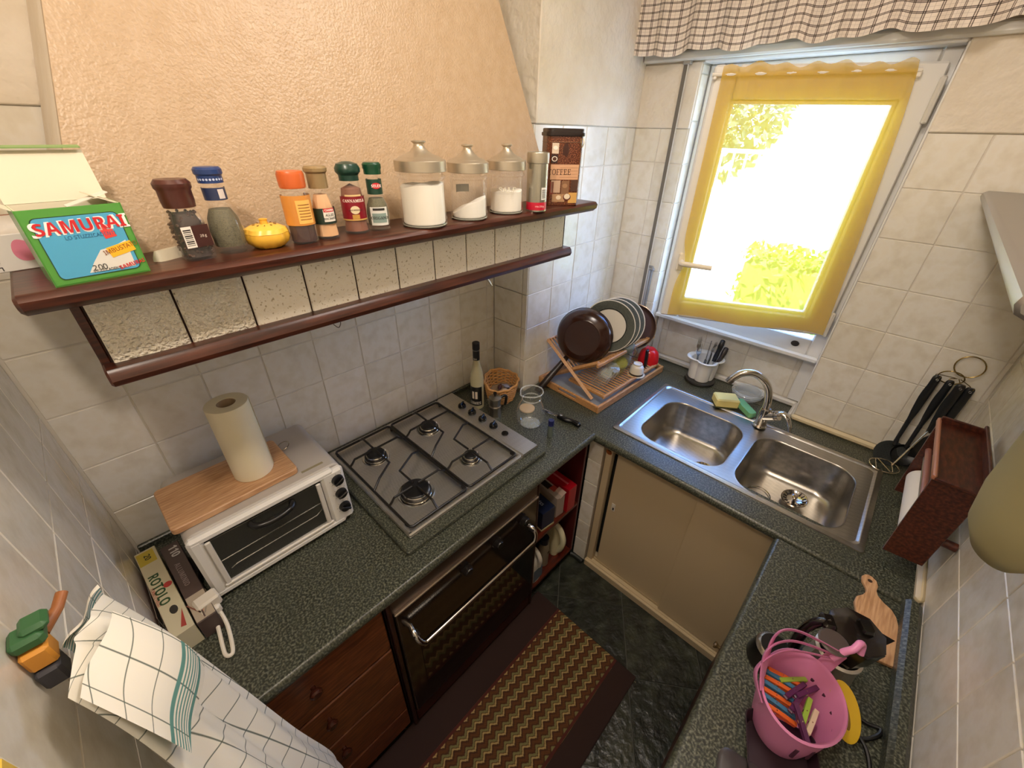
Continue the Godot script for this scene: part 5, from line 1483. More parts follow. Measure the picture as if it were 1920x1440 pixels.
	# -- cream disc behind the jug, lighter, knife
	var cd := solo("cork_disc", M.new().lathe([Vector2(0, 0), Vector2(0.03, 0), Vector2(0.034, 0.003), Vector2(0.034, 0.009), Vector2(0.03, 0.011), Vector2(0, 0.011)], 32), mt("d2b48c", 0.6), "pale round disc lying behind the glass jug", "coaster", Vector3(1.318, CT, 0.325))
	cd.set_meta("category", "coaster")
	var li := thing("lighter", "translucent grey lighter with a dark blue top standing in front of the jug", "lighter", Vector3(1.245, CT, 0.515))
	part("body", M.new().lathe([Vector2(0, 0), Vector2(0.0105, 0), Vector2(0.0118, 0.002), Vector2(0.0118, 0.056), Vector2(0.0105, 0.057), Vector2(0, 0.057)], 20), mt("5d665f", 0.15), li)
	part("cap", M.new().lathe([Vector2(0.012, 0.056), Vector2(0.012, 0.079), Vector2(0.0105, 0.081), Vector2(0, 0.081)], 20), mt("1d2255", 0.35), li)
	var kn := thing("folding_corkscrew", "black handled corkscrew tool with a steel arm lying behind the jug", "corkscrew", Vector3(1.365, CT, 0.478), -1.42)
	part("handle", M.new().tube(smooth_path([Vector3(-0.015, 0.012, 0.0), Vector3(0.02, 0.013, 0.004), Vector3(0.06, 0.012, -0.002), Vector3(0.09, 0.011, 0.006)], 5), [0.009, 0.0105, 0.011, 0.0115, 0.0115, 0.0115, 0.011, 0.0105, 0.01, 0.01, 0.0105, 0.011, 0.0115, 0.0115, 0.0105, 0.008], 12), mt("0d0c0c", 0.25), kn)
	part("rivet", M.new().lathe([Vector2(0.0075, 0.022), Vector2(0.007, 0.025), Vector2(0, 0.026)], 18, Vector3(0.0, 0, 0.0)), mt("b6afa2", 0.25, 0.8), kn)
	part("arm", M.new().box(Vector3(-0.05, 0.012, 0.006), Vector3(0.08, 0.005, 0.006), 0.0015, Basis(Vector3.UP, 0.12)).box(Vector3(-0.055, 0.01, -0.008), Vector3(0.09, 0.004, 0.005), 0.0015, Basis(Vector3.UP, -0.06)), mt("c9c3b8", 0.2, 1.0), kn)
	part("arm_grip", M.new().box(Vector3(-0.075, 0.016, 0.008), Vector3(0.03, 0.006, 0.008), 0.002), mt("151414", 0.3), kn)


func rim_loop(r: float, y: float, lip: float) -> Array:
	var o := []
	for k in 40:
		var a := TAU * k / 40.0
		var w := exp(-pow((a - PI * 1.1) / 0.35, 2.0))
		o.append(Vector3(cos(a) * (r + lip * w), y + 0.004 * w, sin(a) * (r + lip * w)))
	return o


func moka_body(mk: Node3D, r1: float, r2: float, h: float, metal: Material, lid: Material) -> void:
	# eight sided boiler and upper pot, waist ring, hinged lid, spout, handle, knob
	part("boiler", M.new().lathe([Vector2(0, 0), Vector2(r2, 0), Vector2(r2, 0.003), Vector2(r2 * 0.86, h * 0.42)], 8), metal, mk)
	part("waist_ring", M.new().lathe([Vector2(r2 * 0.86, h * 0.42), Vector2(r2 * 0.95, h * 0.43), Vector2(r2 * 0.95, h * 0.47), Vector2(r1, h * 0.49)], 24), metal, mk)
	part("upper_pot", M.new().lathe([Vector2(r1, h * 0.49), Vector2(r2 * 1.0, h * 0.86), Vector2(0, h * 0.86)], 8), metal, mk)
	part("spout", M.new().extrude(PackedVector2Array([Vector2(0, 0), Vector2(0.012, 0), Vector2(0.004, -0.024)]), 0.012, Transform3D(Basis(Vector3.RIGHT, Vector3.UP, Vector3.BACK), Vector3(-r2 * 0.95 - 0.008, h * 0.86, -0.006)) * Transform3D(Basis(Vector3(1, 0, 0), Vector3(0, 1, 0), Vector3(0, 0, 1)), Vector3.ZERO)), metal, mk)
	part("lid", M.new().lathe([Vector2(r2 * 1.02, h * 0.86), Vector2(r2 * 1.02, h * 0.875), Vector2(r2 * 0.5, h * 0.95), Vector2(0, h * 0.965)], 8), lid, mk)
	part("lid_knob", M.new().lathe([Vector2(0.004, h * 0.95), Vector2(0.0035, h * 0.99), Vector2(0.008, h * 1.06), Vector2(0.007, h * 1.12), Vector2(0, h * 1.13)], 14), mt("14100d", 0.3), mk)
	part("handle", M.new().tube(smooth_path([Vector3(r2 * 0.9, h * 0.8, 0), Vector3(r2 + 0.016, h * 0.84, 0), Vector3(r2 + 0.026, h * 0.76, 0), Vector3(r2 + 0.024, h * 0.5, 0), Vector3(r2 + 0.02, h * 0.36, 0)], 5), 0.0062, 10), mt("14100d", 0.3), mk)


func wicker() -> void:
	var b := thing("wicker_basket", "small woven wicker basket holding wrapped sweets in the column corner", "basket", Vector3(1.305, CT, 0.178), 0.35)
	var cane := patterned("cane", noise_tex("cane", 0.03, [[0.0, "a87c4c"], [0.5, "cfa671"], [1.0, "e6c897"]], 3, 256), Vector3(0.05, 0.02, 0.05), 0.5, "f0dcc0", false)
	var outline := func(y: float, k: float) -> PackedVector3Array:
		var o := PackedVector3Array()
		for i in 44:
			var a := TAU * i / 44.0
			var s := 0.8 + 0.25 * y / 0.085
			var r := Vector3(cos(a) * 0.088, 0, -sin(a) * 0.068) * s
			var w := 0.0022 * (1.0 if (i + int(k)) % 4 < 2 else -1.0)
			o.append(r * (1.0 + w / 0.07) + Vector3(0, y + 0.022 * maxf(0.0, sin(a)) * (y / 0.085), 0))
		return o
	part("base", M.new().loft([outline.call(0.001, 0.0), outline.call(0.005, 0.0)]), cane, b)
	var pad: PackedVector3Array = outline.call(0.03, 0.0)
	for i in pad.size():
		pad[i] = Vector3(pad[i].x * 0.93, 0.0, pad[i].z * 0.93)
	var pad2 := PackedVector3Array()
	var pad3 := PackedVector3Array()
	for q in pad:
		pad2.append(q + Vector3(0, 0.036, 0))
		pad3.append(q + Vector3(0, 0.008, 0))
	part("paper_lining", M.new().loft([pad3, pad2]), mt("8a745a", 0.9), b)
	for k in 13:
		var path := []
		for q in outline.call(0.006 + 0.0063 * k, (k % 2) * 2.0):
			path.append(q)
		part("cane_row", M.new().tube(path, 0.0032, 6, true), cane, b)
	for i in 22:
		var a0: PackedVector3Array = outline.call(0.004, 0.0)
		var a1: PackedVector3Array = outline.call(0.084, 0.0)
		part("stake", M.new().tube([a0[i * 2] * Vector3(0.985, 1, 0.985), a1[i * 2] * Vector3(0.985, 1, 0.985)], 0.0022, 6), cane, b)
	var rim := []
	for q in outline.call(0.088, 0.0):
		rim.append(q)
	part("rim", M.new().tube(rim, 0.005, 8, true), cane, b)
	var cols := ["3a2a3c", "b9a48e", "4a2f35", "8c8fa8", "2c2733"]
	for k in 5:
		var s := thing("wrapped_sweet", ["dark plum wrapped sweet in the basket, nearest the moka pot", "beige wrapped sweet in the middle of the wicker basket", "maroon wrapped sweet at the back of the wicker basket", "silvery blue wrapped sweet in the wicker basket", "near black wrapped sweet on the right of the wicker basket"][k], "sweet", Vector3(1.3 + [-0.035, -0.005, 0.01, 0.026, 0.045][k], CT + 0.04 + 0.008 * (k % 2), 0.175 + [0.026, 0.032, -0.012, 0.014, 0.03][k]), k * 1.1, "wrapped sweets in the wicker basket")
		part("wrapper", M.new().loft([ell(0.004, 0.003, -0.022), ell(0.0025, 0.002, -0.015), ell(0.009, 0.007, -0.009), ell(0.0105, 0.0085, 0.0), ell(0.009, 0.007, 0.009), ell(0.0025, 0.002, 0.015), ell(0.004, 0.003, 0.022)]), mt(cols[k], 0.25), s)


func ell(a: float, b: float, z: float) -> PackedVector3Array:
	var o := PackedVector3Array()
	for i in 12:
		var t := TAU * i / 12.0
		o.append(Vector3(cos(t) * a, 0.009 + sin(t) * b, z))
	return o


func ringxz(w: float, d: float, r: float, y: float, cx: float, cz: float, n := 6) -> PackedVector3Array:
	var o := PackedVector3Array()
	for q in rrect(w, d, r, n):
		o.append(Vector3(cx + q.x, y, cz - q.y))
	return o


func sink_counter() -> void:
	var top: Material = mats["worktop"]
	var w := thing("sink_worktop", "mottled green grey laminate worktop round the double sink", "worktop")
	var t := 0.036
	var m := M.new()
	var pr := PackedVector2Array([Vector2(1.53, CS), Vector2(1.53, CS - t)])
	var fr := PackedVector2Array()
	for k in 7:
		var a := -PI / 2 - PI * k / 6.0
		fr.append(Vector2(1.402 + 0.014 * cos(a), CS - t / 2 + t / 2 * sin(a)))
	fr.append(Vector2(1.53, CS)); fr.append(Vector2(1.53, CS - t))
	fr.reverse()
	m.extrude(fr, 1.455, at_xf(Vector3(0, 0, 0.203)))
	m.box(Vector3(1.825, CS - t / 2, 0.449), Vector3(0.589, t, 0.492))
	m.box(Vector3(1.825, CS - t / 2, 1.58), Vector3(0.589, t, 0.156))
	m.box(Vector3(2.03, CS - t / 2, 1.0985), Vector3(0.178, t, 0.806))
	m.box(Vector3(2.178, CS - t / 2, 0.828), Vector3(0.112, t, 0.7))
	part("slab", m, top, w)
	# double bowl sink
	var s := thing("double_sink", "stainless steel inset sink with two bowls", "sink", Vector3(0, CS, 0))
	var st: Material = mats["sink_steel"]
	var x0 := 1.488; var x1 := 1.988; var z0 := 0.655; var z1 := 1.527
	var cx := (x0 + x1) / 2; var cz := (z0 + z1) / 2
	var W := x1 - x0; var D := z1 - z0
	m = M.new()
	m.loft([ringxz(W, D, 0.012, 0.0005, cx, cz), ringxz(W - 0.002, D - 0.002, 0.012, 0.004, cx, cz), ringxz(W - 0.03, D - 0.03, 0.02, 0.0065, cx, cz), ringxz(W - 0.04, D - 0.04, 0.022, 0.006, cx, cz), ringxz(W - 0.052, D - 0.052, 0.026, 0.0005, cx, cz)], false)
	part("rim", m, st, s)
	m = M.new()
	var bowls := [[1.53, 1.885, 0.742, 1.075, 0.66, 1.1], [1.517, 1.897, 1.125, 1.462, 1.1, 1.522]]
	for q in bowls:
		var bx: float = (q[0] + q[1]) / 2; var bz: float = (q[2] + q[3]) / 2
		var bw: float = q[1] - q[0]; var bd: float = q[3] - q[2]
		var oz: float = (q[4] + q[5]) / 2
		var outer := PackedVector3Array()
		for v in ringxz(W - 0.03, q[5] - q[4], 0.0005, 0.001, cx, oz, 8):
			outer.append(v)
		m.loft([outer, ringxz(bw + 0.012, bd + 0.012, 0.086, 0.001, bx, bz, 8), ringxz(bw + 0.004, bd + 0.004, 0.082, 0.002, bx, bz, 8)], false)
	part("deck", m, st, s)
	for q in bowls:
		var bx: float = (q[0] + q[1]) / 2; var bz: float = (q[2] + q[3]) / 2
		var bw: float = q[1] - q[0]; var bd: float = q[3] - q[2]
		m = M.new()
		m.loft([ringxz(bw + 0.004, bd + 0.004, 0.082, 0.002, bx, bz, 8), ringxz(bw, bd, 0.08, 0.0, bx, bz, 8), ringxz(bw - 0.004, bd - 0.004, 0.08, -0.006, bx, bz, 8), ringxz(bw - 0.02, bd - 0.02, 0.078, -0.125, bx, bz, 8), ringxz(bw - 0.03, bd - 0.03, 0.074, -0.142, bx, bz, 8), ringxz(bw - 0.052, bd - 0.052, 0.064, -0.153, bx, bz, 8), ringxz(bw - 0.09, bd - 0.09, 0.045, -0.157, bx, bz, 8), ringxz(0.12, 0.11, 0.04, -0.16, bx - 0.04, bz, 8), ringxz(0.004, 0.004, 0.001, -0.161, bx - 0.04, bz, 8)], false)
		part("bowl", m, st, s)
	strainer(s, Vector3(1.7, -0.157, 1.0), 0.0)
	strainer(s, Vector3(1.772, -0.152, 1.325), 0.22)
	var dr := []
	for k in 30:
		dr.append(Vector3(1.715 + cos(TAU * k / 30.0) * 0.05, -0.1535, 1.215 + sin(TAU * k / 30.0) * 0.042))
	part("wire_ring", M.new().tube(dr, 0.0022, 6, true), mt("d2cdc4", 0.15, 1.0), s)
	# mixer tap
	var ch := mt("cfcbc6", 0.09, 1.0)
	var tp := thing("mixer_tap", "chrome mixer tap with a high curved spout between the two bowls", "tap", Vector3(1.945, CS + 0.006, 1.103))
	part("base", M.new().lathe([Vector2(0.026, 0), Vector2(0.026, 0.006), Vector2(0.0225, 0.01), Vector2(0.0215, 0.05), Vector2(0.021, 0.082), Vector2(0.017, 0.092), Vector2(0, 0.093)], 32), ch, tp)
	part("spout", M.new().tube(smooth_path([Vector3(0, 0.085, -0.004), Vector3(0.0, 0.13, -0.008), Vector3(-0.003, 0.178, -0.022), Vector3(-0.012, 0.214, -0.05), Vector3(-0.026, 0.233, -0.09), Vector3(-0.043, 0.225, -0.125), Vector3(-0.057, 0.2, -0.148), Vector3(-0.062, 0.186, -0.154)], 6), 0.0145, 16), ch, tp)
	part("aerator", M.new().tube([Vector3(-0.061, 0.192, -0.153), Vector3(-0.066, 0.178, -0.159)], 0.0155, 16), mt("a9a49c", 0.2, 1.0), tp)
	part("cartridge", M.new().tube([Vector3(0.0, 0.05, 0.0), Vector3(-0.004, 0.072, 0.036), Vector3(-0.006, 0.082, 0.05)], [0.0215, 0.0215, 0.0205], 24), ch, tp)
	part("seam_ring", M.new().tube([Vector3(-0.0045, 0.0735, 0.038), Vector3(-0.0047, 0.0745, 0.0398)], 0.0219, 24), mt("1a1918", 0.4), tp)
	part("lever", M.new().tube(smooth_path([Vector3(-0.005, 0.088, 0.045), Vector3(-0.012, 0.1, 0.06), Vector3(-0.022, 0.094, 0.082), Vector3(-0.03, 0.068, 0.1), Vector3(-0.036, 0.045, 0.108)], 6), [0.019, 0.0195, 0.0195, 0.019, 0.018, 0.017, 0.016, 0.015, 0.014, 0.013, 0.0125, 0.012, 0.0115, 0.011, 0.0105, 0.01, 0.0095, 0.009, 0.0085, 0.008, 0.0075, 0.007, 0.0065, 0.006, 0.005], 12, false, true, 0.6), ch, tp)
	# cutlery pot
	var cp := thing("cutlery_pot", "white clover shaped cutlery drainer on a dark round base by the window recess", "cutlery holder", Vector3(2.143, CS, 0.762))
	part("base", M.new().lathe([Vector2(0, 0), Vector2(0.066, 0), Vector2(0.072, 0.006), Vector2(0.07, 0.014), Vector2(0.06, 0.02), Vector2(0, 0.02)], 40), mt("2b2926", 0.35), cp)
	var clover := func(r: float, y: float) -> PackedVector3Array:
		var o := PackedVector3Array()
		for i in 72:
			var a := TAU * i / 72.0
			var k := r * (0.8 + 0.27 * pow(absf(cos((a - 0.5) * 2.0)), 0.7))
			o.append(Vector3(cos(a) * k, y, -sin(a) * k))
		return o
	part("pot", M.new().loft([clover.call(0.012, 0.02), clover.call(0.054, 0.02), clover.call(0.057, 0.026), clover.call(0.062, 0.115), clover.call(0.068, 0.124), clover.call(0.08, 0.127), clover.call(0.082, 0.131), clover.call(0.079, 0.135), clover.call(0.067, 0.131), clover.call(0.06, 0.124), clover.call(0.053, 0.03), clover.call(0.012, 0.028)], true), mt("e9e6e0", 0.28), cp)
	var base := Vector3(2.143, CS + 0.032, 0.762)
	fork("steel fork leaning out of the cutlery pot, farthest left", base + Vector3(0.012, 0, -0.038), Vector3(0.1, 1, -0.14), 0.4)
	fork("steel fork in the cutlery pot, just in front of the leftmost fork", base + Vector3(-0.02, -0.012, -0.02), Vector3(-0.03, 1, -0.1), 0.9)
	fork("steel fork standing behind the table knife in the cutlery pot", base + Vector3(0.025, -0.006, 0.002), Vector3(0.08, 1, 0.06), 0.2)
	var tk := thing("table_knife", "steel table knife standing blade up in the cutlery pot", "knife", base + Vector3(-0.012, 0, 0.004), 0.5)
	part("blade", M.new().extrude(PackedVector2Array([Vector2(-0.008, 0.09), Vector2(0.008, 0.09), Vector2(0.009, 0.16), Vector2(0.003, 0.192), Vector2(-0.008, 0.2)]), 0.0016, Transform3D(Basis(), Vector3(0, 0, -0.0008)), 0.0003), mt("8d8a84", 0.2, 1.0), tk)
	part("grip", M.new().tube([Vector3(0, 0.0, 0), Vector3(0, 0.092, 0)], 0.006, 10), mt("b7b2aa", 0.22, 1.0), tk)
	for k in 2:
		var bk := thing("black_knife", ["kitchen knife with a curved black handle, tallest thing in the cutlery pot", "short brown black handled knife leaning beside the tall black handle"][k], "knife", base + [Vector3(0.0, 0, 0.028), Vector3(-0.012, -0.03, 0.038)][k], 0.3)
		bk.rotation.z = [-0.1, -0.2][k]
		bk.rotation.x = [0.12, 0.22][k]
		part("blade", M.new().extrude(PackedVector2Array([Vector2(-0.006, 0.09), Vector2(0.002, 0.0), Vector2(0.008, 0.09)]), 0.0014), mt("b0aca4", 0.2, 1.0), bk)
		part("handle", M.new().tube(smooth_path([Vector3(0, 0.088, 0), Vector3(0.003, 0.12, 0), Vector3(-0.002, 0.16, 0), Vector3(0.004, 0.19, 0), Vector3(0.01, 0.198, 0)], 5), [0.009, 0.0095, 0.01, 0.0105, 0.011, 0.011, 0.0105, 0.01, 0.01, 0.0105, 0.011, 0.0115, 0.012, 0.012, 0.0115, 0.011, 0.011, 0.011, 0.0105, 0.01, 0.008], 12, false, true, 0.7), mt(["0d0d0e", "2a2320"][k], 0.3), bk)
	# glass ashtray and sponges
	var ga := thing("glass_dish", "heavy round clear glass dish behind the curved tap spout", "dish", Vector3(2.146, CS, 0.985))
	part("dish", M.new().lathe([Vector2(0, 0.002), Vector2(0.045, 0.0), Vector2(0.052, 0.003), Vector2(0.064, 0.03), Vector2(0.067, 0.04), Vector2(0.063, 0.043), Vector2(0.057, 0.04), Vector2(0.048, 0.012), Vector2(0, 0.009)], 36), glass_mat("e6eef5", 0.3), ga)
	part("rib", M.new().lathe([Vector2(0.0655, 0.03), Vector2(0.07, 0.034), Vector2(0.0665, 0.038)], 36), glass_mat("f0f6fb", 0.3), ga)
	part("rib", M.new().lathe([Vector2(0.06, 0.016), Vector2(0.065, 0.02), Vector2(0.0625, 0.024)], 36), glass_mat("f0f6fb", 0.3), ga)
	var sy := thing("yellow_sponge", "pale yellow sponge on the back edge of the left bowl", "sponge", Vector3(2.003, CS + 0.007, 0.935), -0.95)
	part("foam", M.new().box(Vector3(0, 0.022, 0), Vector3(0.1, 0.042, 0.072), 0.006), patterned("sponge", noise_tex("sponge", 0.2, [[0.0, "c2a84e"], [0.4, "e8d584"], [1.0, "f0e09a"]], 2, 256), Vector3(0.06, 0.06, 0.06), 0.95, "ffffff", false), sy)
	part("scourer", M.new().box(Vector3(0, 0.001, 0), Vector3(0.1, 0.004, 0.072), 0.001), mt("4b4a2b", 0.95), sy)
	var sg := thing("green_sponge", "crumpled green cloth sponge beside the foot of the tap", "sponge", Vector3(2.01, CS + 0.006, 1.02), 1.15)
	var gs := func(y: float, k: float) -> PackedVector3Array:
		var o := PackedVector3Array()
		for q in rrect(0.105 * k, 0.04 * k, 0.012, 4):
			o.append(Vector3(q.x, y + 0.006 * sin(q.x * 40.0), -q.y + 0.006 * sin(q.x * 30.0)))
		return o
	part("sponge_body", M.new().loft([gs.call(0.0065, 0.96), gs.call(0.01, 1.0), gs.call(0.024, 1.0), gs.call(0.029, 0.94)]), mt("6fa873", 0.95), sg)


func strainer(s: Node3D, at: Vector3, tilt: float) -> void:
	var b := part("strainer", M.new().lathe([Vector2(0.043, 0.0), Vector2(0.0445, 0.003), Vector2(0.04, 0.006), Vector2(0.034, 0.004), Vector2(0.026, -0.002), Vector2(0.0, -0.002)], 36), mt("bdb6ad", 0.15, 1.0), s)
	b.transform = Transform3D(Basis(Vector3(0, 0, 1), tilt) * Basis(Vector3(1, 0, 0), -tilt * 0.6), at + Vector3(0, 0.006 + tilt * 0.04, 0))
	for k in 16:
		var a := TAU * k / 16.0
		part("slot", M.new().box(Vector3(cos(a) * 0.031, 0.0028, sin(a) * 0.031), Vector3(0.014, 0.002, 0.003), 0.0, Basis(Vector3(0, 0, 1), 0.5).rotated(Vector3.UP, -a)), mt("241d1a", 0.5), b)
	part("strainer_knob", M.new().lathe([Vector2(0.004, -0.002), Vector2(0.004, 0.01), Vector2(0.01, 0.013), Vector2(0.0105, 0.018), Vector2(0, 0.02)], 18), mt("8d8178", 0.15, 1.0), b)


func fork(label: String, at: Vector3, dir: Vector3, spin: float) -> void:
	var f := thing("fork", label, "fork", at, 0.0)
	var y := dir.normalized()
	var x := Vector3(cos(spin), 0, sin(spin))
	x = (x - y * x.dot(y)).normalized()
	f.basis = Basis(x, y, x.cross(y))
	var st := mt("aaa69f", 0.16, 1.0)
	part("handle", M.new().tube([Vector3(0, 0, 0), Vector3(0, 0.09, 0.002), Vector3(0, 0.12, 0.0)], [0.006, 0.0045, 0.004], 8, false, true, 0.5), st, f)
	part("neck", M.new().extrude(PackedVector2Array([Vector2(-0.003, 0.118), Vector2(0.003, 0.118), Vector2(0.011, 0.132), Vector2(0.0115, 0.142), Vector2(-0.0115, 0.142), Vector2(-0.011, 0.132)]), 0.0016, at_xf(Vector3(0, 0, -0.0008))), st, f)
	for k in 4:
		var tx := -0.0098 + 0.0065 * k
		part("tine", M.new().tube([Vector3(tx, 0.141, 0), Vector3(tx, 0.165, 0.003), Vector3(tx, 0.182, 0.001)], [0.0014, 0.0013, 0.0006], 6), st, f)


func axis_basis(y: Vector3, hint := Vector3.UP) -> Basis:
	var yy := y.normalized()
	var x := hint.cross(yy).normalized()
	return Basis(x, yy, x.cross(yy))


func dish_rack() -> void:
	var bam: Material = mats["bamboo"]
	var yaw := -0.055
	var O := Vector3(1.815, CS, 0.395)
	var tr := thing("bamboo_tray", "bamboo tray with cut-out handles carrying the dish rack", "tray", O, yaw)
	var L := 0.565; var D := 0.36
	part("tray_base", M.new().box(Vector3(0, 0.007, 0), Vector3(L - 0.02, 0.008, D - 0.02), 0.001), mt("8d8f92", 0.35), tr)
	part("tray_side", M.new().box(Vector3(0, 0.019, D / 2 - 0.006), Vector3(L, 0.036, 0.012), 0.003), bam, tr)
	part("tray_side", M.new().box(Vector3(0, 0.019, -D / 2 + 0.006), Vector3(L, 0.036, 0.012), 0.003), bam, tr)
	for sx in [-1.0, 1.0]:
		var e := M.new()
		e.box(Vector3(sx * (L / 2 - 0.006), 0.0085, 0), Vector3(0.012, 0.015, D - 0.024), 0.003)
		e.box(Vector3(sx * (L / 2 - 0.006), 0.033, 0), Vector3(0.012, 0.009, D - 0.024), 0.003)
		e.box(Vector3(sx * (L / 2 - 0.006), 0.022, -0.116), Vector3(0.012, 0.02, 0.124), 0.002)
		e.box(Vector3(sx * (L / 2 - 0.006), 0.022, 0.116), Vector3(0.012, 0.02, 0.124), 0.002)
		part("tray_end", e, bam, tr)
	# folding rack: two crossed frames with rows of slats
	var r := thing("dish_rack", "folding bamboo dish rack with slotted rails standing on the tray", "dish rack", O + Vector3(0, 0.012, 0), yaw)
	var bt := Vector2(-0.18, 0.205)   # back top (z, y)
	var ft := Vector2(0.105, 0.19)    # front top
	var ff := Vector2(0.11, 0.012)    # front foot
	var bf := Vector2(-0.165, 0.012)  # back foot
	var cr := Vector2(-0.03, 0.1)
	for sx in [-1.0, 1.0]:
		var x: float = sx * 0.232
		part("side_strut", M.new().tube([Vector3(x, bt.y, bt.x), Vector3(x, ff.y, ff.x)], 0.0105, 4), bam, r)
		part("side_strut", M.new().tube([Vector3(x - sx * 0.018, ft.y, ft.x), Vector3(x - sx * 0.018, bf.y, bf.x)], 0.0105, 4), bam, r)
		part("shelf_end", M.new().box(Vector3(x - sx * 0.012, 0.045, 0.06), Vector3(0.012, 0.014, 0.2), 0.002), bam, r)
	part("upper_rail", M.new().box(Vector3(0, ft.y - 0.006, ft.x + 0.008), Vector3(0.47, 0.016, 0.012), 0.002), bam, r)
	part("upper_rail", M.new().box(Vector3(0, bt.y - 0.004, bt.x - 0.006), Vector3(0.47, 0.014, 0.012), 0.002), bam, r)
	part("lower_rail", M.new().box(Vector3(0, 0.048, 0.165), Vector3(0.47, 0.014, 0.012), 0.002), bam, r)
	part("cross_rail", M.new().box(Vector3(0, cr.y, cr.x), Vector3(0.47, 0.014, 0.012), 0.002), bam, r)
	for k in 22:
		var x := -0.21 + 0.02 * k
		part("slat", M.new().tube([Vector3(x, ft.y - 0.002, ft.x), Vector3(x, cr.y, cr.x)], 0.0042, 4), bam, r)
		part("slat", M.new().tube([Vector3(x, bt.y, bt.x), Vector3(x, cr.y, cr.x)], 0.0042, 4), bam, r)
		part("slat", M.new().tube([Vector3(x, 0.052, 0.165), Vector3(x, 0.052, -0.04)], 0.0042, 4), bam, r)
	# frying pan, its base turned to the room
	var pan := thing("frying_pan", "dark brown enamelled frying pan propped on the rack with its base to the room", "frying pan")
	var n := Vector3(-0.88, 0.22, 0.36).normalized()
	var C := Vector3(1.615, 1.135, 0.375)
	var B := axis_basis(-n)
	pan.transform = Transform3D(B, C)
	part("pan_body", M.new().lathe([Vector2(0, 0.0015), Vector2(0.074, 0.0015), Vector2(0.0765, 0.0), Vector2(0.08, 0.0), Vector2(0.0835, 0.002), Vector2(0.1, 0.008), Vector2(0.116, 0.02), Vector2(0.124, 0.036), Vector2(0.1275, 0.056), Vector2(0.1285, 0.0575), Vector2(0.125, 0.0575), Vector2(0.12, 0.036), Vector2(0.1, 0.012), Vector2(0, 0.006)], 56), mt("2e160d", 0.2), pan)
	part("pan_rim", M.new().lathe([Vector2(0.1275, 0.055), Vector2(0.1295, 0.057), Vector2(0.1275, 0.0592), Vector2(0.125, 0.0585)], 56), mt("17100c", 0.3), pan)
	var hd := (B.inverse() * (Vector3(1.455, 0.877, 0.268) - C))
	var dirh := Vector3(hd.x, 0, hd.z).normalized()
	part("pan_handle", M.new().tube(smooth_path([dirh * 0.118 + Vector3(0, 0.04, 0), dirh * 0.15 + Vector3(0, 0.042, 0), hd * 0.75 + Vector3(0, 0.012, 0), hd], 6), [0.012, 0.0115, 0.011, 0.011, 0.0115, 0.012, 0.0125, 0.013, 0.0135, 0.014, 0.0145, 0.015, 0.0155, 0.016, 0.016, 0.0165, 0.0165, 0.0165, 0.015], 12, false, true, 0.7, Vector3.UP), mt("201410", 0.35), pan)
	# three plates
	var ceramic := mt("d9d2c4", 0.2)
	var rimmat := patterned("plate_rim", noise_tex("plate_rim", 0.12, [[0.0, "23241f"], [0.45, "4b4f48"], [0.7, "7d8076"], [1.0, "9ea096"]], 2, 256, FastNoiseLite.TYPE_CELLULAR), Vector3(0.05, 0.05, 0.05), 0.2, "ffffff", false)
	for k in 3:
		var pl := thing("plate", ["dinner plate with a grey patterned rim, nearest the frying pan in the rack", "dinner plate with a grey patterned rim, second behind the frying pan", "dinner plate with a grey patterned rim, third behind the frying pan"][k], "plate", Vector3.ZERO, 0.0, "patterned plates in the dish rack")
		var pn := Vector3(-0.9, 0.22, 0.34).normalized()
		pl.transform = Transform3D(axis_basis(pn), Vector3(1.757 + 0.033 * k, 1.163, 0.418 + 0.006 * k))
		part("dish", M.new().lathe([Vector2(0, -0.012), Vector2(0.075, -0.012), Vector2(0.08, -0.008), Vector2(0.118, 0.002), Vector2(0.1205, 0.0035), Vector2(0.119, 0.005), Vector2(0.112, 0.0035), Vector2(0.082, -0.004), Vector2(0.076, -0.007), Vector2(0, -0.008)], 56), ceramic, pl)
		part("patterned_rim", M.new().lathe([Vector2(0.1165, 0.0048), Vector2(0.112, 0.0041), Vector2(0.082, -0.0034), Vector2(0.0795, -0.0045)], 56), rimmat, pl)
		part("dark_line", M.new().lathe([Vector2(0.0815, -0.0031), Vector2(0.079, -0.0045), Vector2(0.0775, -0.0054)], 56), mt("23241f", 0.25), pl)
	var bp := thing("brown_pan", "small brown pan standing at the window end of the dish rack", "pan")
	bp.transform = Transform3D(axis_basis(Vector3(-0.93, 0.2, 0.25)), Vector3(1.965, 1.105, 0.437))
	part("pan_body", M.new().lathe([Vector2(0, -0.03), Vector2(0.085, -0.03), Vector2(0.1, -0.022), Vector2(0.11, 0.0), Vector2(0.1125, 0.002), Vector2(0.11, 0.004), Vector2(0.097, -0.018), Vector2(0.083, -0.0255), Vector2(0, -0.026)], 48), mt("5a3f33", 0.25, 0.3), bp)
	part("steel_edge", M.new().lathe([Vector2(0.1095, 0.001), Vector2(0.113, 0.0025), Vector2(0.1095, 0.0045)], 48), mt("b9a48f", 0.2, 0.9), bp)
	# glassware and cups on the lower level
	var gl := glass_mat("e9efe4", 0.16)
	var tum := [[Vector3(1.665, 0.922, 0.462), "clear glass tumbler lying lowest at the left of the lower rack level", Vector3(-0.25, 0.85, 0.5)], [Vector3(1.725, 0.925, 0.462), "clear ribbed glass tumbler beside the yellow green glass in the rack", Vector3(-0.2, 0.85, 0.5)]]
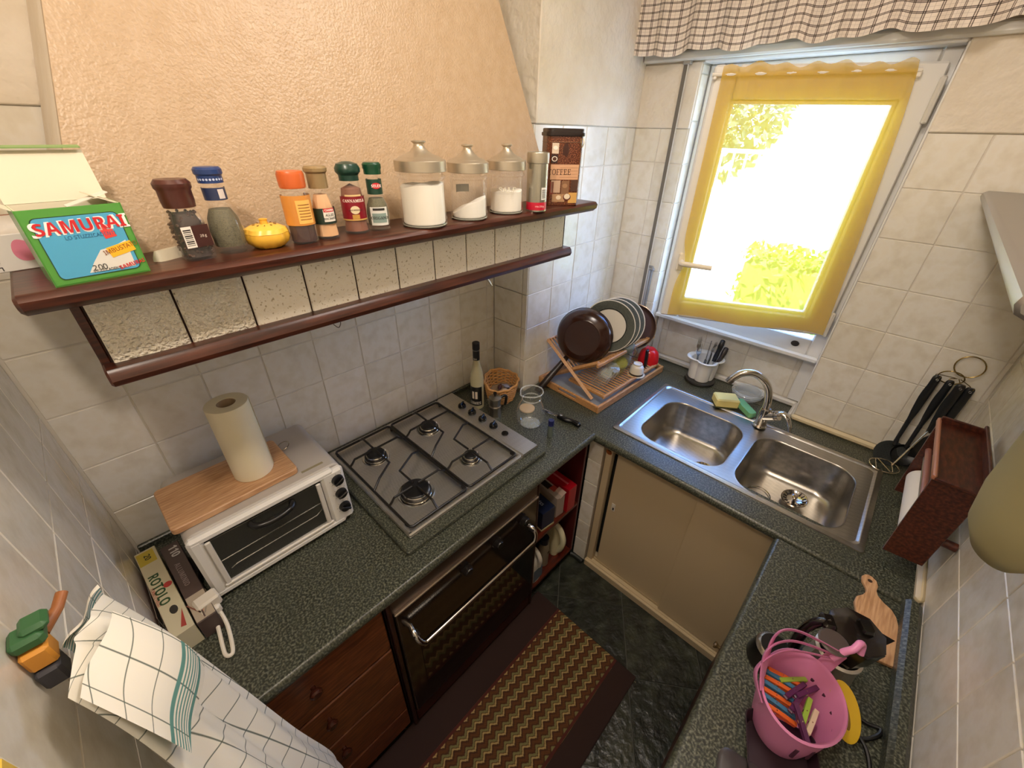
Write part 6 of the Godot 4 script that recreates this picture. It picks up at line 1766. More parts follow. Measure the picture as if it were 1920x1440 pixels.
	for q in tum:
		var g := thing("glass_tumbler", q[1], "glass", Vector3.ZERO, 0.0, "upturned tumblers in the dish rack")
		g.transform = Transform3D(axis_basis(q[2], Vector3.RIGHT), q[0])
		part("glass_body", M.new().lathe([Vector2(0.034, 0.0), Vector2(0.0305, 0.088), Vector2(0.028, 0.092), Vector2(0, 0.092)], 28), gl, g)
		part("glass_rim", M.new().lathe([Vector2(0.0335, 0.0), Vector2(0.035, 0.0015), Vector2(0.034, 0.003)], 28), glass_mat("f4f7f0", 0.35), g)
		for k in 6:
			var a := TAU * k / 6.0
			part("rib", M.new().tube([Vector3(cos(a) * 0.034, 0.008, sin(a) * 0.034), Vector3(cos(a) * 0.031, 0.08, sin(a) * 0.031)], 0.0012, 5), glass_mat("f4f7f0", 0.35), g)
	var yg := thing("yellow_glass", "yellow green glass tumbler upside down on the lower rack level", "glass")
	yg.transform = Transform3D(axis_basis(Vector3(-0.3, 0.85, 0.4), Vector3.RIGHT), Vector3(1.8, 0.92, 0.462))
	part("glass_body", M.new().lathe([Vector2(0.04, 0.0), Vector2(0.036, 0.098), Vector2(0.033, 0.102), Vector2(0, 0.102)], 28), glass_mat("a8a02c", 0.45), yg)
	for k in 5:
		var a := 0.6 + 0.3 * k
		part("rib", M.new().tube([Vector3(cos(a) * 0.0405, 0.01, sin(a) * 0.0405), Vector3(cos(a) * 0.037, 0.07, sin(a) * 0.037)], 0.0013, 5), glass_mat("f4f2c8", 0.5), yg)
	var cj := thing("clip_jar", "tall grey green glass jar with a wire clip lid leaning in the rack", "jar")
	cj.transform = Transform3D(axis_basis(Vector3(-0.35, 0.8, 0.25), Vector3.RIGHT), Vector3(1.885, 0.925, 0.448))
	part("glass_body", M.new().lathe([Vector2(0, 0), Vector2(0.042, 0), Vector2(0.045, 0.006), Vector2(0.043, 0.12), Vector2(0.037, 0.134), Vector2(0.036, 0.146)], 32), glass_mat("9aa596", 0.35), cj)
	part("lid", M.new().lathe([Vector2(0.038, 0.146), Vector2(0.039, 0.15), Vector2(0.036, 0.172), Vector2(0.03, 0.178), Vector2(0, 0.18)], 32), mt("6a7068", 0.2), cj)
	part("wire_clip", M.new().tube(smooth_path([Vector3(0.03, 0.158, 0.03), Vector3(0.05, 0.15, 0.02), Vector3(0.055, 0.135, 0), Vector3(0.05, 0.15, -0.02), Vector3(0.03, 0.158, -0.03)], 5), 0.0018, 6), mt("2a2724", 0.3, 0.8), cj)
	var wc := thing("espresso_cup", "small white espresso cup upside down on its saucer at the front of the rack", "cup", Vector3(1.862, 0.916, 0.548))
	part("cup_body", M.new().lathe([Vector2(0.0335, 0.005), Vector2(0.034, 0.012), Vector2(0.031, 0.045), Vector2(0.024, 0.054), Vector2(0.0205, 0.056), Vector2(0.021, 0.064), Vector2(0.018, 0.064), Vector2(0.017, 0.058), Vector2(0, 0.058)], 32), mt("dfd6c6", 0.2), wc)
	part("dark_band", M.new().lathe([Vector2(0.0342, 0.008), Vector2(0.0345, 0.013), Vector2(0.0335, 0.017)], 32), mt("33261d", 0.3), wc)
	part("saucer", M.new().lathe([Vector2(0, 0.0), Vector2(0.03, 0.0), Vector2(0.042, 0.005), Vector2(0.041, 0.0065), Vector2(0.028, 0.003), Vector2(0, 0.003)], 36), mt("dfd2b8", 0.25), wc)
	var rm := thing("red_mug", "shiny red mug upside down at the window end of the rack", "mug", Vector3(2.025, 0.918, 0.525), 0.6)
	part("mug_body", M.new().lathe([Vector2(0.05, 0.0), Vector2(0.052, 0.006), Vector2(0.05, 0.035), Vector2(0.042, 0.062), Vector2(0.03, 0.072), Vector2(0.026, 0.076), Vector2(0.022, 0.074), Vector2(0, 0.073)], 40), mt("c1161d", 0.12), rm)
	part("mug_handle", M.new().tube(smooth_path([Vector3(0.044, 0.056, 0), Vector3(0.066, 0.055, 0), Vector3(0.074, 0.035, 0), Vector3(0.064, 0.016, 0), Vector3(0.048, 0.014, 0)], 5), 0.0065, 10), mt("c1161d", 0.12), rm)
	var bs := solo("black_spatula", M.new().box(Vector3(0, 0.055, 0), Vector3(0.02, 0.11, 0.012), 0.003), mt("0e0d0d", 0.35), "flat black plastic handle standing in the rack in front of the red mug", "utensil", Vector3(1.962, 0.914, 0.545))
	bs.rotation.z = 0.16


func utensils() -> void:
	# spreader ring with hooks on the window wall and the black utensils that hang from it
	var h := thing("utensil_hanger", "brass wire hanger of rings and hooks on the tiles right of the window", "hanger", Vector3(2.105, 1.235, 1.565))
	var br := mt("8f7a4c", 0.25, 0.95)
	var ringp := func(c: Vector3, r: float, tilt: float) -> Array:
		var o := []
		for k in 28:
			var a := TAU * k / 28.0
			o.append(c + Vector3(sin(a) * r * sin(tilt), sin(a) * r * cos(tilt), cos(a) * r))
		return o
	part("wall_ring", M.new().tube(ringp.call(Vector3(0.006, 0.043, 0.012), 0.036, 0.1), 0.002, 8, true), br, h)
	part("hook_ring", M.new().tube(ringp.call(Vector3(-0.012, -0.002, -0.015), 0.032, -0.5), 0.002, 8, true), br, h)
	var hooks := [Vector3(-0.02, -0.008, -0.047), Vector3(-0.02, -0.012, -0.012), Vector3(-0.028, -0.014, 0.014), Vector3(-0.022, -0.018, 0.04)]
	for k in 4:
		part("hook", M.new().tube(smooth_path([Vector3(-0.01, 0.0, -0.004 + 0.004 * k), hooks[k] + Vector3(0.006, 0.006, -0.004), hooks[k], hooks[k] + Vector3(-0.01, 0.0, 0.004), hooks[k] + Vector3(-0.014, 0.008, 0.006)], 5), 0.0014, 6), br, h)
	var bl := mt("15171a", 0.32)
	var P := Vector3(2.105, 1.235, 1.565)
	var grip := func(o: Node3D, wd: float) -> void:
		part("grip", M.new().tube(smooth_path([Vector3(0, 0.012, 0), Vector3(0, -0.02, 0), Vector3(0.004, -0.08, 0), Vector3(0.0, -0.15, 0), Vector3(0, -0.19, 0)], 5), [wd * 0.7, wd * 0.9, wd, wd, wd, wd, wd, wd * 1.05, wd * 1.1, wd * 1.1, wd * 1.1, wd * 1.05, wd, wd * 0.95, wd * 0.9, wd * 0.8, wd * 0.7, wd * 0.65, wd * 0.6, wd * 0.55, wd * 0.5], 12, false, true, 0.6), bl, o)
		part("eye", M.new().lathe([Vector2(0.0035, -0.0105), Vector2(0.0035, 0.0105)], 12), mt("d8d4cc", 0.3), o).transform = Transform3D(Basis(Vector3(0, 0, 1), PI / 2), Vector3(0, 0.0, 0))
	# skimmer
	var s := thing("slotted_skimmer", "black plastic skimmer with a round perforated head, leftmost of the hanging utensils", "utensil", P + hooks[0] + Vector3(-0.006, -0.006, 0), 0.3)
	grip.call(s, 0.0125)
	part("neck", M.new().tube([Vector3(0, -0.18, 0), Vector3(-0.004, -0.26, 0), Vector3(-0.012, -0.285, 0)], [0.0075, 0.0065, 0.009], 10), bl, s)
	var hd := part("head", M.new().lathe([Vector2(0, -0.004), Vector2(0.03, -0.003), Vector2(0.05, 0.002), Vector2(0.0505, 0.004), Vector2(0.03, 0.0), Vector2(0, -0.001)], 36), mt("2a2e2e", 0.4), s)
	hd.transform = Transform3D(axis_basis(Vector3(-0.85, 0.45, -0.1)), Vector3(-0.018, -0.325, 0.0))
	for ri in 4:
		for k in 6 + ri * 6:
			var a := TAU * k / (6.0 + ri * 6)
			part("hole", M.new().lathe([Vector2(0, 0), Vector2(0.0016, 0.0), Vector2(0, 0.0005)], 6, Vector3(cos(a) * (0.009 + 0.009 * ri), 0.0005 + 0.0005 * ri, sin(a) * (0.009 + 0.009 * ri))), mt("0b0c0c", 0.6), hd)
	# ladle
	var l := thing("ladle", "black plastic ladle with a deep bowl hanging next to the skimmer", "utensil", P + hooks[1] + Vector3(-0.006, -0.006, 0), 0.2)
	grip.call(l, 0.0115)
	part("neck", M.new().tube([Vector3(0, -0.18, 0), Vector3(-0.004, -0.28, 0)], [0.007, 0.0065], 10), bl, l)
	part("bowl", M.new().lathe([Vector2(0, -0.035), Vector2(0.02, -0.032), Vector2(0.035, -0.02), Vector2(0.042, 0.0), Vector2(0.0405, 0.001), Vector2(0.033, -0.018), Vector2(0, -0.031)], 30), mt("0e0f10", 0.35), l).transform = Transform3D(axis_basis(Vector3(-0.7, 0.7, -0.1)), Vector3(-0.03, -0.3, 0.0))
	# masher with a wire head
	var ma := thing("potato_masher", "potato masher with a black grip and shiny looped wire head over the sink corner", "utensil", P + hooks[2] + Vector3(-0.01, -0.004, 0), 0.2)
	grip.call(ma, 0.0135)
	var wire := mt("cfc5ae", 0.15, 1.0)
	part("shaft", M.new().tube([Vector3(0.0, -0.18, 0), Vector3(-0.03, -0.27, -0.03), Vector3(-0.05, -0.335, -0.05)], 0.003, 8), wire, ma)
	var loop := []
	for k in 24:
		var a := TAU * k / 24.0
		loop.append(Vector3(-0.06 + cos(a) * 0.03, -0.34 + 0.008 * cos(a), -0.072 + sin(a) * 0.045))
	part("wire_head", M.new().tube(loop, 0.0025, 8, true), wire, ma)
	part("wire_head", M.new().tube(smooth_path([loop[2], loop[10] + Vector3(0.006, 0, 0), loop[22], loop[14]], 5), 0.0022, 8), wire, ma)
	# turner
	var tu := thing("black_turner", "black plastic turner hanging rightmost behind the wall rack", "utensil", P + hooks[3] + Vector3(-0.006, -0.006, 0), 0.2)
	grip.call(tu, 0.0125)
	part("blade", M.new().extrude(PackedVector2Array([Vector2(-0.008, -0.18), Vector2(-0.035, -0.22), Vector2(-0.038, -0.3), Vector2(0.038, -0.3), Vector2(0.035, -0.22), Vector2(0.008, -0.18)]), 0.003, Transform3D(Basis(Vector3(0, 0, 1), Vector3.UP, Vector3(-1, 0, 0)), Vector3.ZERO)), bl, tu)
	# wooden wall rack for rolls
	var wood: Material = mats["rack_wood"]
	var r := thing("wooden_roll_rack", "dark red wooden wall rack for kitchen rolls with a small top shelf", "wall rack")
	var xa := 1.452; var xb := 1.765
	var pan := PackedVector2Array([Vector2(1.545, 0.937), Vector2(1.628, 0.943), Vector2(1.63, 1.196), Vector2(1.606, 1.212), Vector2(1.537, 1.204)])
	part("side_panel", along_x(pan, xa, xa + 0.012, 0.0015), wood, r)
	part("side_panel", along_x(pan, xb, xb + 0.012, 0.0015), wood, r)
	part("top_shelf", M.new().box(Vector3((xa + xb) / 2 + 0.006, 1.209, 1.583), Vector3(xb - xa + 0.024, 0.01, 0.088), 0.002), wood, r)
	part("shelf_lip", M.new().box(Vector3((xa + xb) / 2 + 0.006, 1.213, 1.537), Vector3(xb - xa + 0.024, 0.016, 0.009), 0.003), mt("a06a50", 0.35), r)
	part("back_rail", M.new().box(Vector3((xa + xb) / 2 + 0.006, 1.222, 1.629), Vector3(xb - xa + 0.024, 0.035, 0.008), 0.002), wood, r)
	part("end_lip", M.new().box(Vector3(xb + 0.008, 1.219, 1.583), Vector3(0.008, 0.026, 0.09), 0.002), wood, r)
	for q in [[1.165, 1.556], [1.115, 1.556]]:
		part("dowel", M.new().tube([Vector3(xa + 0.01, q[0], q[1]), Vector3(xb + 0.002, q[0], q[1])], 0.008, 12), mt("8a5a4c", 0.35), r)
	for q in [[1.14, 1.6], [1.08, 1.6]]:
		part("dowel", M.new().tube([Vector3(xa + 0.01, q[0], q[1]), Vector3(xb + 0.002, q[0], q[1])], 0.006, 10), mt("6b3d33", 0.35), r)
	part("wall_spacer", M.new().tube([Vector3(xa + 0.02, 1.03, 1.625), Vector3(xa + 0.02, 1.03, ZR - 0.004)], 0.012, 14).tube([Vector3(xb - 0.01, 1.03, 1.625), Vector3(xb - 0.01, 1.03, ZR - 0.004)], 0.012, 14), wood, r)
	var pr := thing("rack_paper_roll", "white paper roll mounted low in the dark red wall rack", "paper roll", Vector3(xa + 0.016, 1.012, 1.583))
	part("paper", M.new().tube([Vector3(0, 0, 0), Vector3(0.29, 0, 0)], 0.036, 32), mt("ded6c8", 0.9), pr)
	part("core_rod", M.new().tube([Vector3(-0.006, 0, 0), Vector3(0.298, 0, 0)], 0.008, 12), mt("4a261c", 0.5), pr)
	var fr := solo("rack_foil_roll", M.new().tube([Vector3(0, 0, 0), Vector3(0.285, 0, 0)], 0.0185, 24), mt("b5b0a6", 0.3, 0.8), "thin silvery roll between the dowels of the dark red wall rack", "foil roll", Vector3(xa + 0.018, 1.092, 1.572))
	fr.set_meta("category", "foil roll")


func right_counter() -> void:
	var Y0 := 0.852
	# paddle board
	var b := thing("paddle_board", "small pale wooden paddle board with a hanging hole flat on the right worktop", "chopping board", Vector3(1.25, Y0 + 0.0005, 1.588), 0.24)
	var o := PackedVector2Array()
	for q in [[-0.095, -0.045], [0.055, -0.045], [0.075, -0.038], [0.09, -0.022], [0.105, -0.013], [0.12, -0.012], [0.138, -0.018], [0.156, -0.017], [0.167, -0.008], [0.17, 0.0], [0.167, 0.008], [0.156, 0.017], [0.138, 0.018], [0.12, 0.012], [0.105, 0.013], [0.09, 0.022], [0.075, 0.038], [0.055, 0.045], [-0.095, 0.045]]:
		o.append(Vector2(q[0], q[1]))
	part("board", M.new().extrude(o, 0.01, Transform3D(Basis(Vector3.RIGHT, -PI / 2), Vector3.ZERO), 0.0015), mats["beech"], b)
	part("hang_hole", M.new().lathe([Vector2(0, 0), Vector2(0.0055, 0.0), Vector2(0.0055, 0.0008), Vector2(0, 0.0008)], 16, Vector3(0.147, 0.0098, 0)), mt("3b2716", 0.8), b)
	# big electric moka pot
	var mk := thing("electric_moka_pot", "large aluminium electric moka pot with a black plastic top and black cord", "coffee pot", Vector3(1.025, Y0, 1.502), 2.05)
	var al := mt("c6c0b6", 0.34, 0.85)
	var bk := mt("130e0c", 0.18)
	part("power_base", M.new().lathe([Vector2(0, 0), Vector2(0.056, 0), Vector2(0.058, 0.006), Vector2(0.054, 0.022), Vector2(0.046, 0.03), Vector2(0, 0.03)], 36), mt("15120f", 0.35), mk)
	part("boiler", M.new().lathe([Vector2(0.047, 0.028), Vector2(0.049, 0.032), Vector2(0.0425, 0.092), Vector2(0.041, 0.098)], 8), al, mk)
	part("waist_ring", M.new().lathe([Vector2(0.041, 0.097), Vector2(0.0445, 0.1), Vector2(0.0445, 0.108), Vector2(0.039, 0.112)], 32), al, mk)
	part("upper_pot", M.new().lathe([Vector2(0.038, 0.11), Vector2(0.041, 0.124), Vector2(0.044, 0.128), Vector2(0.053, 0.188), Vector2(0.05, 0.191)], 8), bk, mk)
	part("spout", M.new().loft([PackedVector3Array([Vector3(-0.04, 0.15, 0.008), Vector3(-0.04, 0.15, -0.008), Vector3(-0.044, 0.15, 0)]), PackedVector3Array([Vector3(-0.042, 0.19, 0.017), Vector3(-0.042, 0.19, -0.017), Vector3(-0.068, 0.193, 0)])]), bk, mk)
	part("lid", M.new().lathe([Vector2(0.0515, 0.19), Vector2(0.052, 0.194), Vector2(0.03, 0.202), Vector2(0, 0.205)], 8), mt("1b1512", 0.15), mk)
	part("lid_knob", M.new().loft([ringxz(0.022, 0.03, 0.006, 0.2, -0.008, 0.0), ringxz(0.026, 0.034, 0.008, 0.212, -0.008, 0.0), ringxz(0.02, 0.028, 0.007, 0.219, -0.008, 0.0)]), mt("0c0908", 0.2), mk)
	part("hinge_block", M.new().box(Vector3(0.056, 0.198, 0), Vector3(0.026, 0.018, 0.036), 0.006), bk, mk)
	part("handle", M.new().tube(smooth_path([Vector3(0.052, 0.196, 0), Vector3(0.068, 0.192, 0), Vector3(0.08, 0.17, 0), Vector3(0.084, 0.13, 0), Vector3(0.08, 0.08, 0)], 6), 0.012, 12, false, true, 0.75, Vector3(0, 0.2, 1)), bk, mk)
	part("thumb_disc", M.new().lathe([Vector2(0, 0.0), Vector2(0.026, 0.0), Vector2(0.028, 0.003), Vector2(0.025, 0.006), Vector2(0, 0.0065)], 28, Vector3(0.06, 0.198, -0.045)), mt("4a403c", 0.3), mk)
	part("power_cord", M.new().tube(smooth_path([Vector3(-0.05, 0.012, -0.02), Vector3(-0.02, 0.006, -0.09), Vector3(0.03, 0.006, -0.12), Vector3(0.05, 0.006, -0.08)], 6), 0.0035, 8), mt("0f0e0d", 0.4), mk)
	# second small steel pot with a black handle just behind the basket
	var kb := thing("black_kettle_base", "black appliance base half hidden behind the pink peg basket", "appliance", Vector3(0.975, Y0, 1.405), 0.0)
	part("base", M.new().lathe([Vector2(0, 0), Vector2(0.045, 0), Vector2(0.047, 0.006), Vector2(0.04, 0.05), Vector2(0.03, 0.062), Vector2(0, 0.064)], 30), mt("12100e", 0.3), kb)
	part("steel_rim", M.new().lathe([Vector2(0.03, 0.061), Vector2(0.036, 0.058), Vector2(0.04, 0.052)], 30), mt("a29b90", 0.25, 0.9), kb)
	# looping cable
	var cb := []
	for q in [[1.0, 0.006, 1.545], [0.985, 0.006, 1.59], [0.992, 0.008, 1.618], [0.968, 0.008, 1.612], [0.945, 0.006, 1.59], [0.955, 0.01, 1.572], [0.925, 0.014, 1.6], [0.88, 0.006, 1.615], [0.83, 0.006, 1.62]]:
		cb.append(Vector3(q[0], q[1], q[2]))
	solo("black_cable", M.new().tube(smooth_path(cb, 7), 0.0042, 8), mt("0f0e0d", 0.4), "black cable looping on the right worktop beside the raised edge", "cable", Vector3(0, Y0, 0))
	# pink peg basket
	pegs(Y0)
	# dark plastic things at the lower edge of the view
	var dp := thing("dark_tray", "dark plum plastic tray partly under the pink peg basket", "tray", Vector3(0.79, Y0, 1.475), 0.35)
	part("tray_body", M.new().loft([ringxz(0.1, 0.11, 0.015, 0.0, 0, 0), ringxz(0.12, 0.13, 0.018, 0.03, 0, 0), ringxz(0.116, 0.126, 0.017, 0.03, 0, 0), ringxz(0.098, 0.108, 0.014, 0.003, 0, 0)]), mt("2a1d24", 0.35), dp)
	var dk := thing("dark_container", "dark grey plastic lid at the front edge of the right worktop", "lid", Vector3(0.69, Y0, 1.43), 0.2)
	part("lid_body", M.new().loft([ringxz(0.1, 0.08, 0.02, 0.0, 0, 0), ringxz(0.1, 0.08, 0.02, 0.012, 0, 0), ringxz(0.085, 0.065, 0.016, 0.016, 0, 0)]), mt("3a3434", 0.35), dk)
	# grey shelf along the right wall, level with the eye
	var sh := thing("wall_shelf", "grey metallic wall shelf with a rounded front edge above the right worktop", "shelf", Vector3(1.44, 1.77, 1.516))
	var sp := PackedVector2Array([Vector2(-0.145, 0.0), Vector2(0.13, 0.0), Vector2(0.139, 0.004), Vector2(0.143, 0.013), Vector2(0.141, 0.022), Vector2(0.132, 0.028), Vector2(-0.145, 0.028)])
	part("shelf_board", M.new().extrude(sp, 1.28, Transform3D(Basis(Vector3(0, 0, -1), Vector3.UP, Vector3(1, 0, 0)), Vector3(-0.64, 0, 0)), 0.004), mt("8f8b86", 0.3, 0.7), sh)
	part("bracket", M.new().box(Vector3(-0.45, -0.025, 0.03), Vector3(0.02, 0.046, 0.2), 0.004), mt("1f1b18", 0.4), sh)
	part("bracket", M.new().box(Vector3(0.4, -0.025, 0.03), Vector3(0.02, 0.046, 0.2), 0.004), mt("1f1b18", 0.4), sh)
	solo("cream_board", M.new().box(Vector3(0, 0.008, 0), Vector3(0.36, 0.014, 0.16), 0.005), mt("cfc09a", 0.5), "cream board lying on the grey metallic wall shelf", "board", Vector3(1.7, 1.7985, 1.56))
	# rounded pale object hanging close to the camera on the right
	var hv := thing("hanging_bag", "rounded pale olive bag like object hanging close at the right edge of the view", "bag", Vector3(1.03, 1.55, 1.56))
	var rings := []
	for q in [[0.01, -0.19], [0.05, -0.185], [0.08, -0.15], [0.095, -0.09], [0.1, 0.0], [0.095, 0.08], [0.078, 0.14], [0.045, 0.175], [0.012, 0.2]]:
		var rg := PackedVector3Array()
		for i in 40:
			var a := TAU * i / 40.0
			rg.append(Vector3(cos(a) * q[0], q[1], -sin(a) * q[0] * 0.6))
		rings.append(rg)
	part("bag_body", M.new().loft(rings), mt("8f8660", 0.85), hv, "", 60.0)
	part("cord", M.new().tube([Vector3(0, 0.195, 0), Vector3(0, 0.22, 0.01)], 0.004, 8), mt("8d8458", 0.9), hv)


func pegs(Y0: float) -> void:
	var C := Vector3(0.862, Y0, 1.462)
	var b := thing("peg_basket", "pink plastic clothes peg basket with slotted sides and a hanging hook", "basket", C)
	var pink := mt("d987b2", 0.4)
	var ring := func(k: float, y: float, lean: float) -> PackedVector3Array:
		var o := PackedVector3Array()
		for i in 48:
			var a := TAU * i / 48.0
			o.append(Vector3(cos(a) * 0.088 * k + lean, y, -sin(a) * 0.07 * k))
		return o
	part("bowl", M.new().loft([ring.call(0.1, 0.0, 0.0), ring.call(0.72, 0.0, 0.0), ring.call(0.8, 0.008, 0.0), ring.call(0.94, 0.06, 0.004), ring.call(1.02, 0.112, 0.01), ring.call(1.07, 0.117, 0.01), ring.call(1.03, 0.121, 0.01), ring.call(0.97, 0.112, 0.01), ring.call(0.9, 0.06, 0.004), ring.call(0.76, 0.01, 0.0), ring.call(0.1, 0.004, 0.0)]), pink, b, "", 60.0)
	for k in 7:
		var a := 3.5 + 0.42 * k
		part("slot", M.new().box(Vector3.ZERO, Vector3(0.003, 0.036, 0.007), 0.001, Basis(Vector3.UP, a)), mt("4a1f35", 0.6), b).position = Vector3(cos(a) * 0.083 + 0.004, 0.06, -sin(a) * 0.066)
	# three wide bands rise from the left side and run together at the hook
	var hook := Vector3(0.088, 0.2, 0.022)
	for k in 3:
		var s0 := Vector3(-0.062 + 0.026 * k, 0.112, -0.056 - 0.006 * k)
		var m1 := Vector3(-0.02 + 0.032 * k, 0.135 + 0.02 * k, -0.084 + 0.002 * k)
		var m2 := Vector3(0.045 + 0.014 * k, 0.155 + 0.02 * k, -0.052)
		var e := hook + Vector3(-0.006, -0.028 + 0.014 * k, -0.006)
		var bw := []
		for j in 25:
			bw.append(lerpf(0.019, 0.0095, j / 24.0))
		part("band", M.new().tube(smooth_path([s0, m1, m2, e], 8), bw, 12, false, true, 0.16, Vector3(0.45, 0.25, -0.85)), pink, b)
	part("back_strap", M.new().tube(smooth_path([Vector3(0.1, 0.112, 0.02), Vector3(0.106, 0.15, 0.024), hook + Vector3(0.004, -0.012, 0)], 6), 0.014, 10, false, true, 0.25, Vector3(1, 0, 0.2)), pink, b)
	part("hook", M.new().tube(smooth_path([hook + Vector3(-0.012, -0.02, -0.006), hook + Vector3(-0.004, 0.004, 0.002), hook + Vector3(0.004, 0.018, 0.012), hook + Vector3(0.02, 0.024, 0.018), hook + Vector3(0.032, 0.01, 0.026), hook + Vector3(0.026, -0.008, 0.03)], 6), 0.0065, 10), pink, b)
	# yellow oval tag
	var tg := thing("yellow_tag", "yellow oval plastic tag hanging on the outside of the peg basket", "tag")
	var ta := Vector3(0.952, 0.968, 1.51); var tb := Vector3(0.912, 0.872, 1.572)
	var tx := (tb - ta).normalized()
	var tn := (Vector3(-0.5, 0.75, 0.05) - tx * Vector3(-0.5, 0.75, 0.05).dot(tx)).normalized()
	tg.transform = Transform3D(Basis(tx, tn, tx.cross(tn)), (ta + tb) / 2)
	part("tag_disc", M.new().extrude(circle(0.026, 30, Vector2.ZERO, 2.4, 1.0), 0.004, Transform3D(Basis(Vector3.RIGHT, -PI / 2), Vector3.ZERO), 0.001), mt("dcb52c", 0.4), tg)
	part("tag_print", M.new().extrude(circle(0.012, 20, Vector2(0.004, 0.0), 2.6, 0.55), 0.0006, Transform3D(Basis(Vector3.RIGHT, -PI / 2), Vector3(0, 0.0038, 0))), mt("8a6a2c", 0.5), tg)
	# pegs, one by one
	var proto := thing("clothes_peg", "", "clothes peg", Vector3.ZERO, 0.0, "clothes pegs in the pink basket")
	var half := PackedVector2Array([Vector2(-0.035, 0.0005), Vector2(0.034, 0.0005), Vector2(0.037, 0.003), Vector2(0.036, 0.006), Vector2(0.0, 0.0065), Vector2(-0.035, 0.0045)])
	part("jaw", M.new().extrude(half, 0.009, Transform3D(Basis(), Vector3(0, 0, -0.0045)), 0.0008), mt("d8632a", 0.4), proto)
	var hm := PackedVector2Array()
	for q in half:
		hm.append(Vector2(q.x, -q.y))
	hm.reverse()
	part("jaw", M.new().extrude(hm, 0.009, Transform3D(Basis(), Vector3(0, 0, -0.0045)), 0.0008), mt("d8632a", 0.4), proto)
	part("spring", M.new().tube([Vector3(0.006, 0.008, 0), Vector3(0.008, 0.0, 0), Vector3(0.006, -0.008, 0)], 0.0012, 6).box(Vector3(0.006, 0.0, 0.0), Vector3(0.006, 0.005, 0.0105), 0.001), mt("c9c3b8", 0.2, 1.0), proto)
	var list := [
		["orange", "d8632a", -0.03, 0.05, -0.018, 0.25], ["blue", "3f6f8f", -0.018, 0.052, -0.022, 0.2], ["orange", "d8632a", -0.006, 0.054, -0.026, 0.3], ["blue", "3f6f8f", 0.006, 0.055, -0.028, 0.25], ["orange", "d8632a", 0.018, 0.056, -0.03, 0.35], ["blue", "3f6f8f", 0.03, 0.056, -0.028, 0.3], ["orange", "d8632a", 0.04, 0.056, -0.026, 0.4],
		["plum", "4f1f47", 0.03, 0.058, -0.005, 1.2], ["plum", "4f1f47", 0.012, 0.06, 0.002, 1.35], ["lime green", "8fae3c", 0.008, 0.056, 0.018, 1.5], ["plum", "4f1f47", -0.03, 0.066, 0.016, -0.9], ["pale wooden", "cdb79a", -0.004, 0.054, 0.03, 1.45], ["plum", "4f1f47", 0.044, 0.056, 0.012, 1.1], ["lime green", "8fae3c", 0.05, 0.052, -0.012, 0.9]]
	var words_for := {"orange": ["lowest orange peg leaning on the left side of the pink basket", "second orange peg up the left side of the pink basket", "third orange peg up the left side of the pink basket", "topmost orange peg under the bands of the pink basket"], "blue": ["lowest blue peg between orange pegs in the pink basket", "middle blue peg between orange pegs in the pink basket", "topmost blue peg on the left side of the pink basket"], "plum": ["plum peg at the back of the pink basket", "plum peg in the middle of the pink basket", "large plum peg lying across the front of the pink basket", "plum peg under the far rim of the pink basket"], "lime green": ["lime green peg in the middle of the pink basket", "lime green peg half hidden under the pink bands"], "pale wooden": ["pale wooden peg standing at the right of the pink basket"]}
	var used := {}
	for k in list.size():
		var q: Array = list[k]
		var n: int = used.get(q[0], 0)
		used[q[0]] = n + 1
		var lab: String = words_for[q[0]][n]
		var pg := proto if k == 0 else copy(proto, lab, Vector3.ZERO)
		pg.set_meta("label", lab)
		pg.transform = Transform3D(Basis(Vector3.UP, PI / 2 + q[5]) * Basis(Vector3(0, 0, 1), 0.25), C + Vector3(q[2] * 1.08, q[3] + 0.022, q[4] * 1.1))
		for c in pg.get_children():
			if String(c.name).begins_with("jaw"):
				c.material_override = mt(q[1], 0.4)


